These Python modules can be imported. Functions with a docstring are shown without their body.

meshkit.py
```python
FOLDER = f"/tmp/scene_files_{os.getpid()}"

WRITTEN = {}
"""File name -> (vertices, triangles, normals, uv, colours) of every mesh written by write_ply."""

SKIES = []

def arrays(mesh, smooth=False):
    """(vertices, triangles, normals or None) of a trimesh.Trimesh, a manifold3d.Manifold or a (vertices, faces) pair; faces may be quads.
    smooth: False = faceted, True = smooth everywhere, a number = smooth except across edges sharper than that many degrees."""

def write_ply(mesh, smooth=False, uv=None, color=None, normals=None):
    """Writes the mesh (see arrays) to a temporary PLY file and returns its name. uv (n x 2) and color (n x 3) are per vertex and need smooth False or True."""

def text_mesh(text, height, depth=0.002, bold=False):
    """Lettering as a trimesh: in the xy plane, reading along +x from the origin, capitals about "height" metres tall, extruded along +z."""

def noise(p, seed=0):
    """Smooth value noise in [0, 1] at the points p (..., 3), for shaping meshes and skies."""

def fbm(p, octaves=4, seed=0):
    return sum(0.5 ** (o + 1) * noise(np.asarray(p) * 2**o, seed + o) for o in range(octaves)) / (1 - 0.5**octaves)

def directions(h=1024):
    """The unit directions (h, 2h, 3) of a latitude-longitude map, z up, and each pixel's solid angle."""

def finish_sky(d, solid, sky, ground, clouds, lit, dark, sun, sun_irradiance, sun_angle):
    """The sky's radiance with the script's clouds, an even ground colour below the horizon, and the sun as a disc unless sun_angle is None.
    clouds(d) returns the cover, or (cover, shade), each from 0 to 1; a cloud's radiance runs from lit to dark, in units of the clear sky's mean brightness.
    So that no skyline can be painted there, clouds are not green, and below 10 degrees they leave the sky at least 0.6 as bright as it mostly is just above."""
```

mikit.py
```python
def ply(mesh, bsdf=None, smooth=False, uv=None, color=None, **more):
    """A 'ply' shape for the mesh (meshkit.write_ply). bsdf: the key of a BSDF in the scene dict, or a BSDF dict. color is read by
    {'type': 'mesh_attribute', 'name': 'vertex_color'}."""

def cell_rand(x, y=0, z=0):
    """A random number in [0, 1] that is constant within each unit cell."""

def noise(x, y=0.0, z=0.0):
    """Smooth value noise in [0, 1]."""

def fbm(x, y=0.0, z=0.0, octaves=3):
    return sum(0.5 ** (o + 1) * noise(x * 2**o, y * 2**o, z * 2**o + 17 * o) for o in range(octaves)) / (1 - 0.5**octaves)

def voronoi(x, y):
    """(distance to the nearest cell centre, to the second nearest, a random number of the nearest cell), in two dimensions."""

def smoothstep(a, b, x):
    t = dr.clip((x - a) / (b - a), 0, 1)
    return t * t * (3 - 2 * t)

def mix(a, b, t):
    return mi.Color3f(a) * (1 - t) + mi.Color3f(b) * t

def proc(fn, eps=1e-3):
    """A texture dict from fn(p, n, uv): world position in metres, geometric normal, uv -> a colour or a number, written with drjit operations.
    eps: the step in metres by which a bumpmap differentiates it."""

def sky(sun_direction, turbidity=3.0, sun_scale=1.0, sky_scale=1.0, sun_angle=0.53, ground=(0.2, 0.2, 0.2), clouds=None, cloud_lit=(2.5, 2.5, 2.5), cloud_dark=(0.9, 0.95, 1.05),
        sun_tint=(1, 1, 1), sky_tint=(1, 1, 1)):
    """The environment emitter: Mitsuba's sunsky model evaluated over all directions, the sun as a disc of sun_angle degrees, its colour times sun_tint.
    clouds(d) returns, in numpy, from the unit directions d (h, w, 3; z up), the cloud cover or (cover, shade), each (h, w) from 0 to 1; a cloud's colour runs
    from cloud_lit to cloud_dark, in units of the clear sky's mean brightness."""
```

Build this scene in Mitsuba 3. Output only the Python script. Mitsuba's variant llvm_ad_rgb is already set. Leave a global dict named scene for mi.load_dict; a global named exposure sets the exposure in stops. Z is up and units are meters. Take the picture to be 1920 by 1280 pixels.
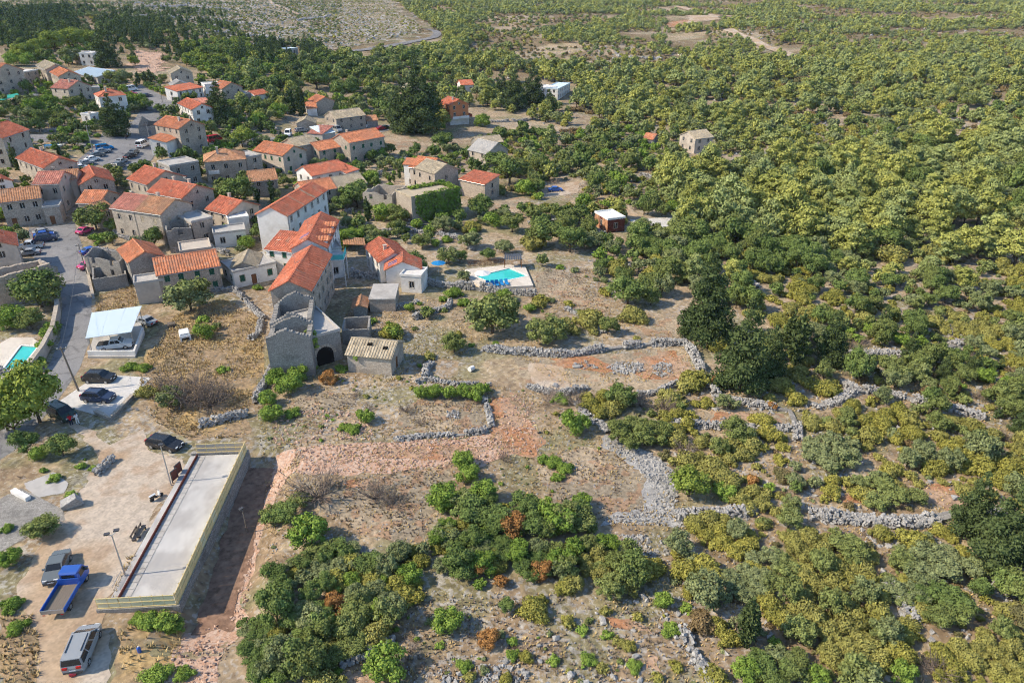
import math, numpy as np, trimesh, mitsuba as mi, mikit, drjit as dr
import shapely
from shapely.geometry import Polygon, LineString, box as sbox
from scipy.interpolate import RBFInterpolator, RectBivariateSpline
from scipy.spatial import cKDTree
import meshkit
from mikit import proc, noise, fbm, voronoi, cell_rand, smoothstep, mix

# ------------------------------------------------------------------ camera, sky, exposure
scene, labels = {}, {}
exposure = 2.05
T4 = mi.ScalarTransform4f
FOC, PITCH, CAM_H = 1321.0, math.radians(27.0), 53.0
CT, ST = math.cos(PITCH), math.sin(PITCH)
scene['camera'] = {'type': 'perspective', 'fov': math.degrees(2 * math.atan(960 / FOC)), 'fov_axis': 'x', 'near_clip': 1.0, 'far_clip': 6000.0,
                   'to_world': T4().look_at(origin=[0, 0, CAM_H], target=[0, CT, CAM_H - ST], up=[0, 0, 1])}
SUN = (-0.745, -0.125, 0.655)
scene['sky'] = mikit.sky(SUN, turbidity=3, sky_scale=1.65, sun_tint=(.95, 1.0, 1.08), ground=(0.2, 0.17, 0.13))
RNG = np.random.default_rng(11)

# ------------------------------------------------------------------ naming
def numbered(name):
    if name not in scene and name not in labels:
        return name
    k = 1
    while f'{name}_{k:03d}' in scene or f'{name}_{k:03d}' in labels:
        k += 1
    return f'{name}_{k:03d}'

def thing(name, label, cat, group=None, kind=None):
    key = numbered(name)
    labels[key] = {'label': label, 'category': cat}
    if group: labels[key]['group'] = group
    if kind: labels[key]['kind'] = kind
    return key

def part(parent, name, mesh, bsdf, smooth=False, label=None, kind=None, to_world=None, **kw):
    key = numbered(f'{parent}__{name}')
    scene[key] = mikit.ply(mesh, bsdf, smooth=smooth, **kw)
    if to_world is not None: scene[key]['to_world'] = to_world
    if label or kind:
        labels[key] = {k: v for k, v in (('label', label), ('kind', kind)) if v}
    return key

def single(name, mesh, bsdf, label, cat, group=None, kind=None, smooth=False):
    key = numbered(name)
    scene[key] = mikit.ply(mesh, bsdf, smooth=smooth)
    labels[key] = {'label': label}
    if kind != 'structure': labels[key]['category'] = cat
    if group: labels[key]['group'] = group
    if kind: labels[key]['kind'] = kind
    return key

# ------------------------------------------------------------------ the lie of the land
def flat(px, py, z=0.0):
    u, v = (np.asarray(px, float) - 960) / FOC, (np.asarray(py, float) - 640) / FOC
    dy, dz = CT - v * ST, -ST - v * CT
    t = (z - CAM_H) / dz
    return np.stack([u * t, dy * t], -1)

def to_px(x, y, z):
    dz = z - CAM_H
    Z, D = y * CT - dz * ST, -y * ST - dz * CT
    Z = np.maximum(Z, 1.0)
    return 960 + FOC * x / Z, 640 + FOC * D / Z, FOC / Z

CP = [(-200, 640, 0), (0, 900, 0), (0, 1250, 0), (500, 1250, 0), (960, 1280, 0), (1500, 1280, 0), (2100, 1200, 0), (1920, 900, 0), (0, 640, 0), (300, 700, 0), (600, 700, 0), (1000, 700, 0), (1400, 750, 0),
      (2100, 640, 0), (1600, 600, 0), (1200, 560, 0), (800, 540, 0), (500, 560, 0), (100, 450, 1), (250, 420, 1.5), (400, 430, 1), (560, 430, 0.5), (800, 400, 0), (1050, 370, 0), (1400, 400, 0),
      (1800, 400, 0), (2200, 400, 1), (-300, 400, 5), (-100, 300, 10), (20, 300, 8.5), (200, 290, 8), (340, 290, 5.5), (450, 300, 3), (600, 290, 2), (720, 270, 1), (900, 270, 0), (1150, 250, 0.5), (1500, 250, 1),
      (1900, 250, 1), (-200, 180, 15), (30, 180, 13.5), (150, 190, 13), (265, 178, 13.5), (350, 185, 12), (470, 190, 9), (600, 200, 6), (700, 170, 6), (860, 220, 1), (1050, 170, 3), (1400, 160, 4), (1900, 150, 5),
      (-200, 100, 23), (0, 110, 20), (150, 110, 18.5), (300, 115, 17.5), (450, 120, 16), (540, 98, 15), (640, 105, 14), (760, 110, 11), (900, 120, 8), (100, 60, 25), (300, 60, 23.5), (450, 50, 22.5),
      (600, 55, 18.5), (700, 30, 21.5), (830, 68, 14), (900, 70, 12), (1000, 60, 13), (1300, 60, 13), (1600, 60, 13.5), (1900, 60, 14), (-200, 10, 33), (100, 0, 34), (300, 0, 33), (500, 0, 31), (700, 0, 27),
      (850, 10, 26), (1000, 0, 28), (1300, 0, 29), (1600, 0, 30), (1900, 0, 31), (2200, 10, 30)]
cp = np.array(CP, float)
cpw = flat(cp[:, 0], cp[:, 1], cp[:, 2])
far = np.array([(x, y) for x in np.linspace(-2200, 2200, 9) for y in (1900, 2600)])
near = np.array([(x, y) for x in np.linspace(-300, 300, 7) for y in (-150, -40, 15)])
rbf = RBFInterpolator(np.vstack([cpw, far, near]), np.concatenate([cp[:, 2], np.full(len(far), 30.0), np.zeros(len(near))]), kernel='linear', smoothing=2.0)
gx, gy = np.linspace(-2300, 2300, 231), np.linspace(-160, 2600, 139)
GX, GY = np.meshgrid(gx, gy, indexing='ij')
gz = rbf(np.stack([GX.ravel(), GY.ravel()], 1)).reshape(GX.shape)
from scipy.ndimage import gaussian_filter
gz = gaussian_filter(gz, 0.7)
SPL = RectBivariateSpline(gx, gy, gz, kx=3, ky=3)
DENTS = []   # (polygon, depth, softness)

def H0(x, y):
    return SPL.ev(np.clip(x, -2299, 2299), np.clip(y, -159, 2599))

def H(x, y):
    x, y = np.asarray(x, float), np.asarray(y, float)
    sh = x.shape
    x, y = x.ravel(), y.ravel()
    p = np.stack([x, y, np.zeros_like(x)], -1)
    z = H0(x, y) + 0.55 * (meshkit.noise(p / 11.0, 5) - 0.5) * np.clip((y - 40) / 60, 0.3, 1) + np.clip((y - 320) / 200, 0, 1) * 5.0 * (meshkit.noise(p / 70.0, 9) - 0.5)
    for poly, d, soft in DENTS:
        b = poly.bounds
        m = (x > b[0] - soft) & (x < b[2] + soft) & (y > b[1] - soft) & (y < b[3] + soft)
        if m.any():
            dist = shapely.distance(poly, shapely.points(x[m], y[m]))
            w = np.clip(1 - dist / soft, 0, 1)
            z[m] = z[m] * (1 - w * (d[1] if isinstance(d, tuple) else 0)) + (d[0] if isinstance(d, tuple) else d) * w * w * (3 - 2 * w)
    return z.reshape(sh)

def ground(px, py, up=0.0):
    """Points (n, 3) of the ground (raised by up) that are seen at these places of the photograph."""
    px, py = np.atleast_1d(np.asarray(px, float)), np.atleast_1d(np.asarray(py, float))
    lo, hi = np.full(px.shape, -20.0), np.full(px.shape, 51.0)
    z = np.zeros(px.shape)
    zs = np.linspace(48, -4, 53)
    prev, found = None, np.zeros(px.shape, bool)
    for zz in zs:                                   # the first height at which the ray is under the ground
        w = flat(px, np.maximum(py, -20), zz)
        under = (H(w[:, 0], w[:, 1]) + up > zz) & ~found
        lo[under], hi[under] = zz, zz + 1.0
        found |= under
    for _ in range(18):
        m = (lo + hi) / 2
        w = flat(px, np.maximum(py, -20), m)
        u = H(w[:, 0], w[:, 1]) + up > m
        lo, hi = np.where(u, m, lo), np.where(u, hi, m)
    w = flat(px, np.maximum(py, -20), hi)
    return np.concatenate([w, hi[:, None]], 1)

def W(pts, up=0.0):
    a = np.array(pts, float)
    return ground(a[:, 0], a[:, 1], up)

def WP(pts):
    return Polygon(W(pts)[:, :2]).buffer(0)

COURT_Z = 0.25
court_poly = WP([(344, 846), (460, 846), (350, 1160), (192, 1164)])
trench_poly = WP([(466, 862), (512, 861), (428, 1165), (354, 1176)])
trench_sheet = WP([(459, 858), (513, 861), (428, 1165), (352, 1172)])
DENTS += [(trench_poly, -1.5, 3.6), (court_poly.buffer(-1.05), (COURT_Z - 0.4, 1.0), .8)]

# ------------------------------------------------------------------ mesh helpers
def cat(ms):
    return trimesh.util.concatenate([m for m in ms if m is not None])

def bx(x0, x1, y0, y1, z0, z1):
    m = trimesh.creation.box(extents=[x1 - x0, y1 - y0, z1 - z0])
    m.apply_translation([(x0 + x1) / 2, (y0 + y1) / 2, (z0 + z1) / 2])
    return m

def tube(p0, p1, r, n=8, r1=None):
    p0, p1 = np.array(p0, float), np.array(p1, float)
    r1 = r if r1 is None else r1
    d = p1 - p0
    L = np.linalg.norm(d)
    d /= L
    a = np.cross(d, [0, 0, 1] if abs(d[2]) < .9 else [1, 0, 0]); a /= np.linalg.norm(a)
    b = np.cross(d, a)
    t = np.arange(n) * 2 * np.pi / n
    ring = np.cos(t)[:, None] * a + np.sin(t)[:, None] * b
    v = np.vstack([p0 + ring * r, p1 + ring * r1, [p0], [p1]])
    i = np.arange(n); j = (i + 1) % n
    f = np.vstack([np.stack([i, j, j + n], 1), np.stack([i, j + n, i + n], 1), np.stack([j, i, i * 0 + 2 * n], 1), np.stack([i + n, j + n, i * 0 + 2 * n + 1], 1)])
    return trimesh.Trimesh(v, f[:, ::-1], process=False)

def prism(poly, h):
    poly = poly if isinstance(poly, Polygon) else Polygon(poly)
    return trimesh.creation.extrude_polygon(poly, h, engine='earcut')

def place(m, org, ang):
    """Local x, y, z -> world, turned by ang about z."""
    m = m.copy()
    c, s = math.cos(ang), math.sin(ang)
    M = np.eye(4); M[:2, :2] = [[c, -s], [s, c]]; M[:3, 3] = org
    m.apply_transform(M)
    return m

def soft_poly(poly, amp, step=.7, seed=0):
    amp = amp * 1.7
    """A polygon with a natural, uneven edge."""
    poly = poly.buffer(0)
    if poly.geom_type != 'Polygon': poly = max(poly.geoms, key=lambda g: g.area)
    r = shapely.segmentize(poly.exterior, step)
    c = np.array(r.coords)[:-1]
    p = np.stack([c[:, 0], c[:, 1], 0 * c[:, 0]], 1)
    dx = meshkit.fbm(p / 1.9, 4, seed) - .5
    dy = meshkit.fbm(p / 1.9 + 31.7, 4, seed + 4) - .5
    q = Polygon(c + amp * 2 * np.stack([dx, dy], 1)).buffer(0)
    return q if q.geom_type == 'Polygon' else max(q.geoms, key=lambda g: g.area)

def drape(poly, lift=0.06, step=1.5):
    """A sheet that follows the ground inside a polygon."""
    if poly.geom_type != 'Polygon': poly = max(poly.geoms, key=lambda g: g.area)
    ring = shapely.segmentize(poly.exterior, step)
    b = poly.bounds
    X, Y = np.meshgrid(np.arange(b[0], b[2], step), np.arange(b[1], b[3], step))
    X, Y = X.ravel() + 0.013, Y.ravel() + 0.017
    ins = shapely.contains_xy(poly.buffer(-step * 0.45), X, Y)
    pts = np.vstack([np.array(ring.coords)[:-1], np.stack([X[ins], Y[ins]], 1)])
    from scipy.spatial import Delaunay
    tri = Delaunay(pts).simplices
    cen = pts[tri].mean(1)
    tri = tri[shapely.contains_xy(poly, cen[:, 0], cen[:, 1])]
    a, bb, c = pts[tri[:, 0]], pts[tri[:, 1]], pts[tri[:, 2]]
    cr = (bb[:, 0] - a[:, 0]) * (c[:, 1] - a[:, 1]) - (bb[:, 1] - a[:, 1]) * (c[:, 0] - a[:, 0])
    tri = tri[np.abs(cr) > 1e-6]; cr = cr[np.abs(cr) > 1e-6]
    tri[cr < 0] = tri[cr < 0][:, ::-1]
    z = H(pts[:, 0], pts[:, 1]) + (lift * .4 if lift < .25 else lift) + 0.0003 * np.maximum(pts[:, 1] - 90, 0)
    return trimesh.Trimesh(np.column_stack([pts, z]), tri, process=False)

def strip(pts, width, seg=2.0):
    l = LineString(W(pts)[:, :2])
    c = np.array(shapely.segmentize(l, 6).coords)
    for _ in range(3):
        c[1:-1] = (c[:-2] + 2 * c[1:-1] + c[2:]) / 4
    return LineString(c).buffer(width / 2, cap_style=2)

# ------------------------------------------------------------------ materials
def diffuse(name, fn, two=False):
    b = {'type': 'diffuse', 'reflectance': proc(fn) if callable(fn) else {'type': 'rgb', 'value': list(fn)}}
    scene[name] = {'type': 'twosided', 'b': b}

def plastic(name, rgb, rough=0.35, metal=0.0, coat=0.0):
    scene[name] = {'type': 'twosided', 'b': {'type': 'principled', 'base_color': {'type': 'rgb', 'value': list(rgb)}, 'roughness': rough, 'metallic': metal, 'clearcoat': coat, 'specular': 0.5}}

def C(*v): return mi.Color3f(*v)

def m_ground(p, n, uv):
    big, mid, fine = fbm(p.x * .035, p.y * .035, 0., 3), fbm(p.x * .3, p.y * .3, 3., 5), fbm(p.x * 2.1, p.y * 2.1, 7., 4)
    c = mix(C(.335, .26, .175), C(.27, .20, .13), smoothstep(.35, .65, big))
    c = mix(c, C(.375, .295, .195), smoothstep(.5, .7, mid))
    c = mix(c, C(.19, .185, .10), .7 * smoothstep(.5, .68, fbm(p.x * .16 + 40, p.y * .16, 1., 3)))
    rock = .65 * smoothstep(.54, .64, fbm(p.x * 2.2, p.y * 2.2, 11., 4)) * smoothstep(.4, .6, fbm(p.x * .06, p.y * .06, 5., 2))
    c = mix(c, C(.36, .345, .32), rock)
    farm = smoothstep(260, 480, p.y)
    c = mix(c, mix(C(.17, .115, .075), C(.19, .16, .085), mid), farm * .85 * smoothstep(.36, .5, big))
    peb = smoothstep(.72, .85, noise(p.x * 4.3, p.y * 4.3, 2.))
    c = mix(c, C(.45, .43, .40), .4 * peb)
    return c * (.42 + 1.16 * fine)
diffuse('ground_cover', m_ground)

def m_asphalt(p, n, uv):
    a = fbm(p.x * .3, p.y * .3, 2., 3); f = noise(p.x * 6, p.y * 6)
    crack = smoothstep(.05, .0, dr.abs(fbm(p.x * .25 + 9, p.y * .25, 4., 4) - .5))
    return mix(C(.205, .205, .21), C(.28, .278, .28), a) * (.88 + .24 * f) * (1 - .3 * crack)
diffuse('asphalt', m_asphalt)

def m_gravel(p, n, uv):
    a = fbm(p.x * .18, p.y * .18, 2., 3); f = noise(p.x * 5, p.y * 5); g = noise(p.x * 1.7, p.y * 1.7, 4.)
    c = mix(C(.41, .31, .215), C(.47, .40, .325), smoothstep(.38, .62, a))
    c = mix(c, C(.34, .235, .155), .6 * smoothstep(.55, .75, fbm(p.x * .4 + 8, p.y * .4, 1., 3)))
    return c * (.75 + .3 * f + .2 * g)
diffuse('pale_gravel', m_gravel)

def m_redsoil(p, n, uv):
    a = fbm(p.x * .3, p.y * .3, 2., 3); f = fbm(p.x * 3, p.y * 3, 1., 3)
    c = mix(C(.37, .19, .105), C(.38, .265, .185), smoothstep(.35, .65, a))
    return c * (.5 + f)
diffuse('red_soil', m_redsoil)

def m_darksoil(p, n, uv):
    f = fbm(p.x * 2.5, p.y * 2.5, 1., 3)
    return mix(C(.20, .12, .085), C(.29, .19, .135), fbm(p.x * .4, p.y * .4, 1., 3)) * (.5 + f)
diffuse('dark_soil', m_darksoil)

def m_straw(p, n, uv):
    a = fbm(p.x * .25, p.y * .25, 2., 3); f = fbm(p.x * 3, p.y * 3, 1., 3); g = noise(p.x * .7, p.y * .7, 9.)
    c = mix(C(.30, .22, .14), C(.40, .285, .14), smoothstep(.42, .66, a))
    c = mix(c, C(.21, .17, .115), .7 * smoothstep(.55, .75, g))
    return c * (.5 + f)
diffuse('straw_soil', m_straw)

def m_field(p, n, uv):
    a = fbm(p.x * .2, p.y * .2, 6., 3); f = fbm(p.x * 3.3, p.y * 3.3, 1., 3); g = fbm(p.x * .8, p.y * .8, 9., 2)
    c = mix(C(.275, .23, .17), C(.385, .31, .22), smoothstep(.35, .65, a))
    c = mix(c, C(.33, .19, .115), .55 * smoothstep(.55, .7, g))
    return c * (.5 + f)
diffuse('dry_field', m_field)

def m_hill(p, n, uv):
    a = fbm(p.x * .05, p.y * .05, 6., 3); g = fbm(p.x * .22, p.y * .22, 9., 4); f = fbm(p.x * .9, p.y * .9, 1., 3)
    c = mix(C(.24, .20, .145), C(.33, .27, .20), smoothstep(.35, .65, a))
    c = mix(c, C(.165, .17, .095), .8 * smoothstep(.48, .6, g))
    c = mix(c, C(.38, .37, .35), .8 * smoothstep(.58, .68, fbm(p.x * .35, p.y * .12, 4., 4)))
    return c * (.55 + .9 * f)
diffuse('hill_soil', m_hill)

def m_rubble(p, n, uv):
    r = cell_rand(dr.floor(p.x * 3.1), dr.floor(p.y * 3.1), dr.floor(p.z * 3.1))
    return mix(C(.44, .27, .185), C(.52, .40, .325), r) * (.8 + .4 * noise(p.x * 8, p.y * 8, p.z * 8))
diffuse('pink_stone', m_rubble)

def m_lime(p, n, uv):
    r = fbm(p.x * .9, p.y * .9, p.z * .9, 3); f = noise(p.x * 7, p.y * 7, p.z * 7)
    return mix(C(.29, .285, .275), C(.50, .49, .475), r) * (.6 + .55 * f)
diffuse('limestone', m_lime)

def masonry(base, alt, mort, hgt=.26, wid=.42, stain=.5):
    def fn(p, n, uv):
        hl = dr.sqrt(n.x * n.x + n.y * n.y) + 1e-4
        s = (-n.y * p.x + n.x * p.y) / hl
        s = dr.select(dr.abs(n.z) > .8, p.x, s); t = dr.select(dr.abs(n.z) > .8, p.y, p.z)
        t = t / hgt + .35 * noise(s * .5, t)
        row = dr.floor(t)
        q = s / wid * (.75 + .5 * cell_rand(row, 5)) + cell_rand(row, 1) * 7
        r = cell_rand(dr.floor(q), row, 3)
        fx, fz = q - dr.floor(q), t - row
        j = smoothstep(.0, .13, dr.minimum(dr.minimum(fx, 1 - fx) * 1.4, dr.minimum(fz, 1 - fz)))
        c = mix(C(*mort), mix(C(*base), C(*alt), r), j)
        st = fbm(s * .35, t * .12, 3., 3)
        return c * (1 - stain * smoothstep(.5, .78, st)) * (.85 + .3 * noise(s * 6, t * 2))
    return fn
diffuse('grey_stone', masonry((.37, .315, .26), (.48, .42, .355), (.29, .25, .21), stain=.2))
diffuse('old_stone', masonry((.255, .245, .23), (.365, .35, .325), (.19, .18, .165), .2, .34, .25))
diffuse('pale_stone', masonry((.40, .35, .29), (.50, .45, .385), (.33, .285, .235), .24, .4, .2))

def plaster(rgb, dirt):
    def fn(p, n, uv):
        a = fbm(p.x * .5 + p.y * .3, p.y * .4, p.z * .35, 4)
        return mix(C(*rgb), C(*dirt), .55 * smoothstep(.45, .72, a)) * (.93 + .14 * noise(p.x * 3, p.y * 3, p.z * 3))
    return fn
diffuse('white_plaster', plaster((.70, .69, .67), (.52, .49, .45)))
diffuse('beige_plaster', plaster((.50, .44, .375), (.33, .29, .25)))
diffuse('pale_concrete', plaster((.56, .55, .53), (.44, .425, .40)))
diffuse('concrete', plaster((.44, .425, .405), (.30, .285, .265)))

def m_court(p, n, uv):
    a = fbm(p.x * .5, p.y * .35, 1., 4); w = fbm(p.x * 1.2, p.y * .5, 6., 3)
    return mix(C(.48, .475, .465), C(.39, .38, .37), smoothstep(.4, .66, a)) * (.86 + .28 * w)
diffuse('court_concrete', m_court)

def tiles(base, alt, old):
    def fn(p, n, uv):
        hl = dr.sqrt(n.x * n.x + n.y * n.y) + 1e-4
        s, d = (-n.y * p.x + n.x * p.y) / hl, p.z / dr.maximum(hl, .15)
        r = cell_rand(dr.floor(s / .25), dr.floor(d / .38), 3)
        big = fbm(p.x * .35, p.y * .35, p.z * .35, 3)
        c = mix(C(*base), C(*alt), r)
        fz = d / .38 - dr.floor(d / .38)
        c = c * (.72 + .5 * cell_rand(dr.floor(s / .5), dr.floor(d / .76), 8))
        c = mix(c, C(.33, .28, .22), 0.35 * smoothstep(.6, .72, fbm(p.x * .9 + 3, p.y * .9, p.z * .9, 3)))
        return mix(c, C(*old), .6 * smoothstep(.48, .68, big)) * (.84 + .22 * smoothstep(0., .25, fz)) * (.85 + .3 * noise(s * 2, d * 2))
    return fn
diffuse('orange_tile', tiles((.50, .185, .095), (.58, .26, .15), (.41, .19, .12)))
diffuse('red_tile', tiles((.47, .145, .085), (.54, .20, .125), (.38, .15, .10)))
diffuse('pink_tile', tiles((.45, .175, .135), (.51, .24, .18), (.38, .18, .14)))
diffuse('brown_tile', tiles((.38, .185, .105), (.47, .27, .16), (.30, .19, .13)))
diffuse('beige_tile', tiles((.38, .31, .215), (.46, .40, .30), (.30, .27, .215)))

def leaf(name, lo, hi, tip=None):
    def fn(p, n, uv):
        a, b = fbm(p.x * .11, p.y * .11, 2., 2), fbm(p.x * .75, p.y * .75, p.z * .75, 3)
        f = noise(p.x * 3.1, p.y * 3.1, p.z * 3.1)
        c = mix(C(*lo), C(*hi), dr.clip(.2 * f + 1.25 * (.5 * a + .5 * b) - .15, 0, 1))
        if tip: c = mix(c, C(*tip) * (.7 + .6 * b), .85 * smoothstep(.46, .6, fbm(p.x * .14 + 7, p.y * .14, p.z * .1, 2)))
        return c * (.7 + .6 * f)
    diffuse(name, fn)
leaf('pine_leaf', (.15, .185, .05), (.44, .445, .125), (.27, .32, .13))
leaf('cypress_leaf', (.038, .065, .028), (.115, .15, .058))
leaf('bright_leaf', (.09, .16, .03), (.27, .37, .075))
leaf('dark_leaf', (.055, .095, .03), (.20, .265, .08), (.17, .20, .065))
leaf('olive_leaf', (.10, .135, .055), (.265, .295, .14), (.20, .235, .075))
leaf('juniper_leaf', (.12, .135, .035), (.40, .37, .09), (.29, .28, .09))
leaf('lime_leaf', (.13, .185, .035), (.31, .36, .08))
leaf('autumn_leaf', (.22, .11, .045), (.44, .235, .085))
leaf('heath_leaf', (.12, .10, .055), (.27, .19, .095), (.165, .165, .075))
leaf('dry_twig', (.16, .125, .105), (.29, .235, .19))
leaf('straw', (.36, .265, .135), (.55, .43, .22))
diffuse('bark', (.11, .085, .065))
diffuse('grey_bark', (.23, .20, .175))

diffuse('orange_wall', plaster((.58, .22, .10), (.46, .18, .09)))
plastic('dark_glass', (.02, .024, .03), .12)
plastic('pane_glass', (.035, .04, .05), .15)
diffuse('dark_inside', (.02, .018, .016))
diffuse('green_shutter', (.035, .10, .07))
diffuse('white_paint', (.72, .72, .70))
diffuse('brown_wood', (.20, .10, .055))
diffuse('red_wood', (.15, .06, .048))
diffuse('grey_wood', (.21, .18, .15))
plastic('rubber', (.025, .025, .027), .7)
plastic('steel', (.42, .43, .44), .4, .7)
plastic('dark_metal', (.06, .06, .065), .45)
plastic('white_metal', (.50, .59, .64), .5)
plastic('yellow_panel', (.68, .55, .28), .45)
plastic('pale_panel', (.64, .60, .40), .45)
plastic('grey_panel', (.36, .33, .28), .5)
plastic('yellow_frame', (.58, .46, .22), .5)
plastic('solar_glass', (.04, .09, .24), .15)
diffuse('blue_cloth', (.03, .22, .50))
diffuse('red_cloth', (.5, .03, .04))
diffuse('white_cloth', (.72, .71, .69))
diffuse('navy_cloth', (.035, .04, .07))
diffuse('skin', (.42, .25, .175))
diffuse('hair', (.05, .03, .02))
plastic('green_net', (.02, .30, .22), .6)
plastic('lamp_glass', (.6, .62, .62), .2)
plastic('tail_light', (.42, .02, .02), .25)
for nm, rgb in dict(black=(.012, .013, .016), silver=(.26, .28, .30), white=(.72, .73, .73), blue=(.02, .09, .38), navy=(.02, .035, .08), green=(.018, .045, .035), red=(.38, .02, .03), pink=(.52, .07, .20), grey=(.11, .13, .14), pale=(.52, .55, .57)).items():
    plastic('white_paint_gloss' if nm == 'white' else nm + '_paint', rgb, .3, .0, .8)
scene['pool_water'] = {'type': 'principled', 'base_color': proc(lambda p, n, uv: mix(C(.02, .40, .38), C(.05, .53, .50), fbm(p.x * .5, p.y * .5, 1., 3))), 'roughness': .06, 'specular': .5}
diffuse('pool_tile', (.10, .50, .52))
diffuse('deck_stone', plaster((.62, .57, .50), (.50, .44, .37)))

# ------------------------------------------------------------------ ground, roads, yards: one sheet and what lies on it
def axis(a, b, d0, k):
    out = [0.0]
    while out[-1] < b: out.append(out[-1] + max(d0, k * (out[-1] - 60)))
    pos = np.array(out)
    if a >= 0: return pos
    neg = [0.0]
    while neg[-1] < -a: neg.append(neg[-1] + max(d0, k * (neg[-1] - 60)))
    return np.concatenate([-np.array(neg)[:0:-1], pos])
ax, ay = axis(-2200, 2200, .8, .014), axis(0, 2500, .8, .011)
ay = np.concatenate([np.arange(-140, 0, 10.0), ay])
AX, AY = np.meshgrid(ax, ay, indexing='ij')
AZ = H(AX, AY)
idx = np.arange(AX.size).reshape(AX.shape)
q = np.stack([idx[:-1, :-1], idx[1:, :-1], idx[1:, 1:], idx[:-1, 1:]], -1).reshape(-1, 4)
gm = trimesh.Trimesh(np.stack([AX.ravel(), AY.ravel(), AZ.ravel()], 1), np.vstack([q[:, [0, 1, 2]], q[:, [0, 2, 3]]]), process=False)
single('ground', gm, 'ground_cover', 'stony dry hillside ground with scrub and reddish soil', 'ground', kind='structure', smooth=True)

BLOCK = []          # polygons where no wild plant grows
def sheet(name, poly, bsdf, label, lift=.06, amp=0.0, step=1.5, block=True, seed=0):
    if amp: poly = soft_poly(poly, amp, seed=seed)
    if poly.geom_type != 'Polygon': poly = max(poly.geoms, key=lambda g: g.area)
    k = single(name, drape(poly, lift, step), bsdf, label, name, kind='structure', smooth=True)
    if block: BLOCK.append(poly)
    return poly

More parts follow.
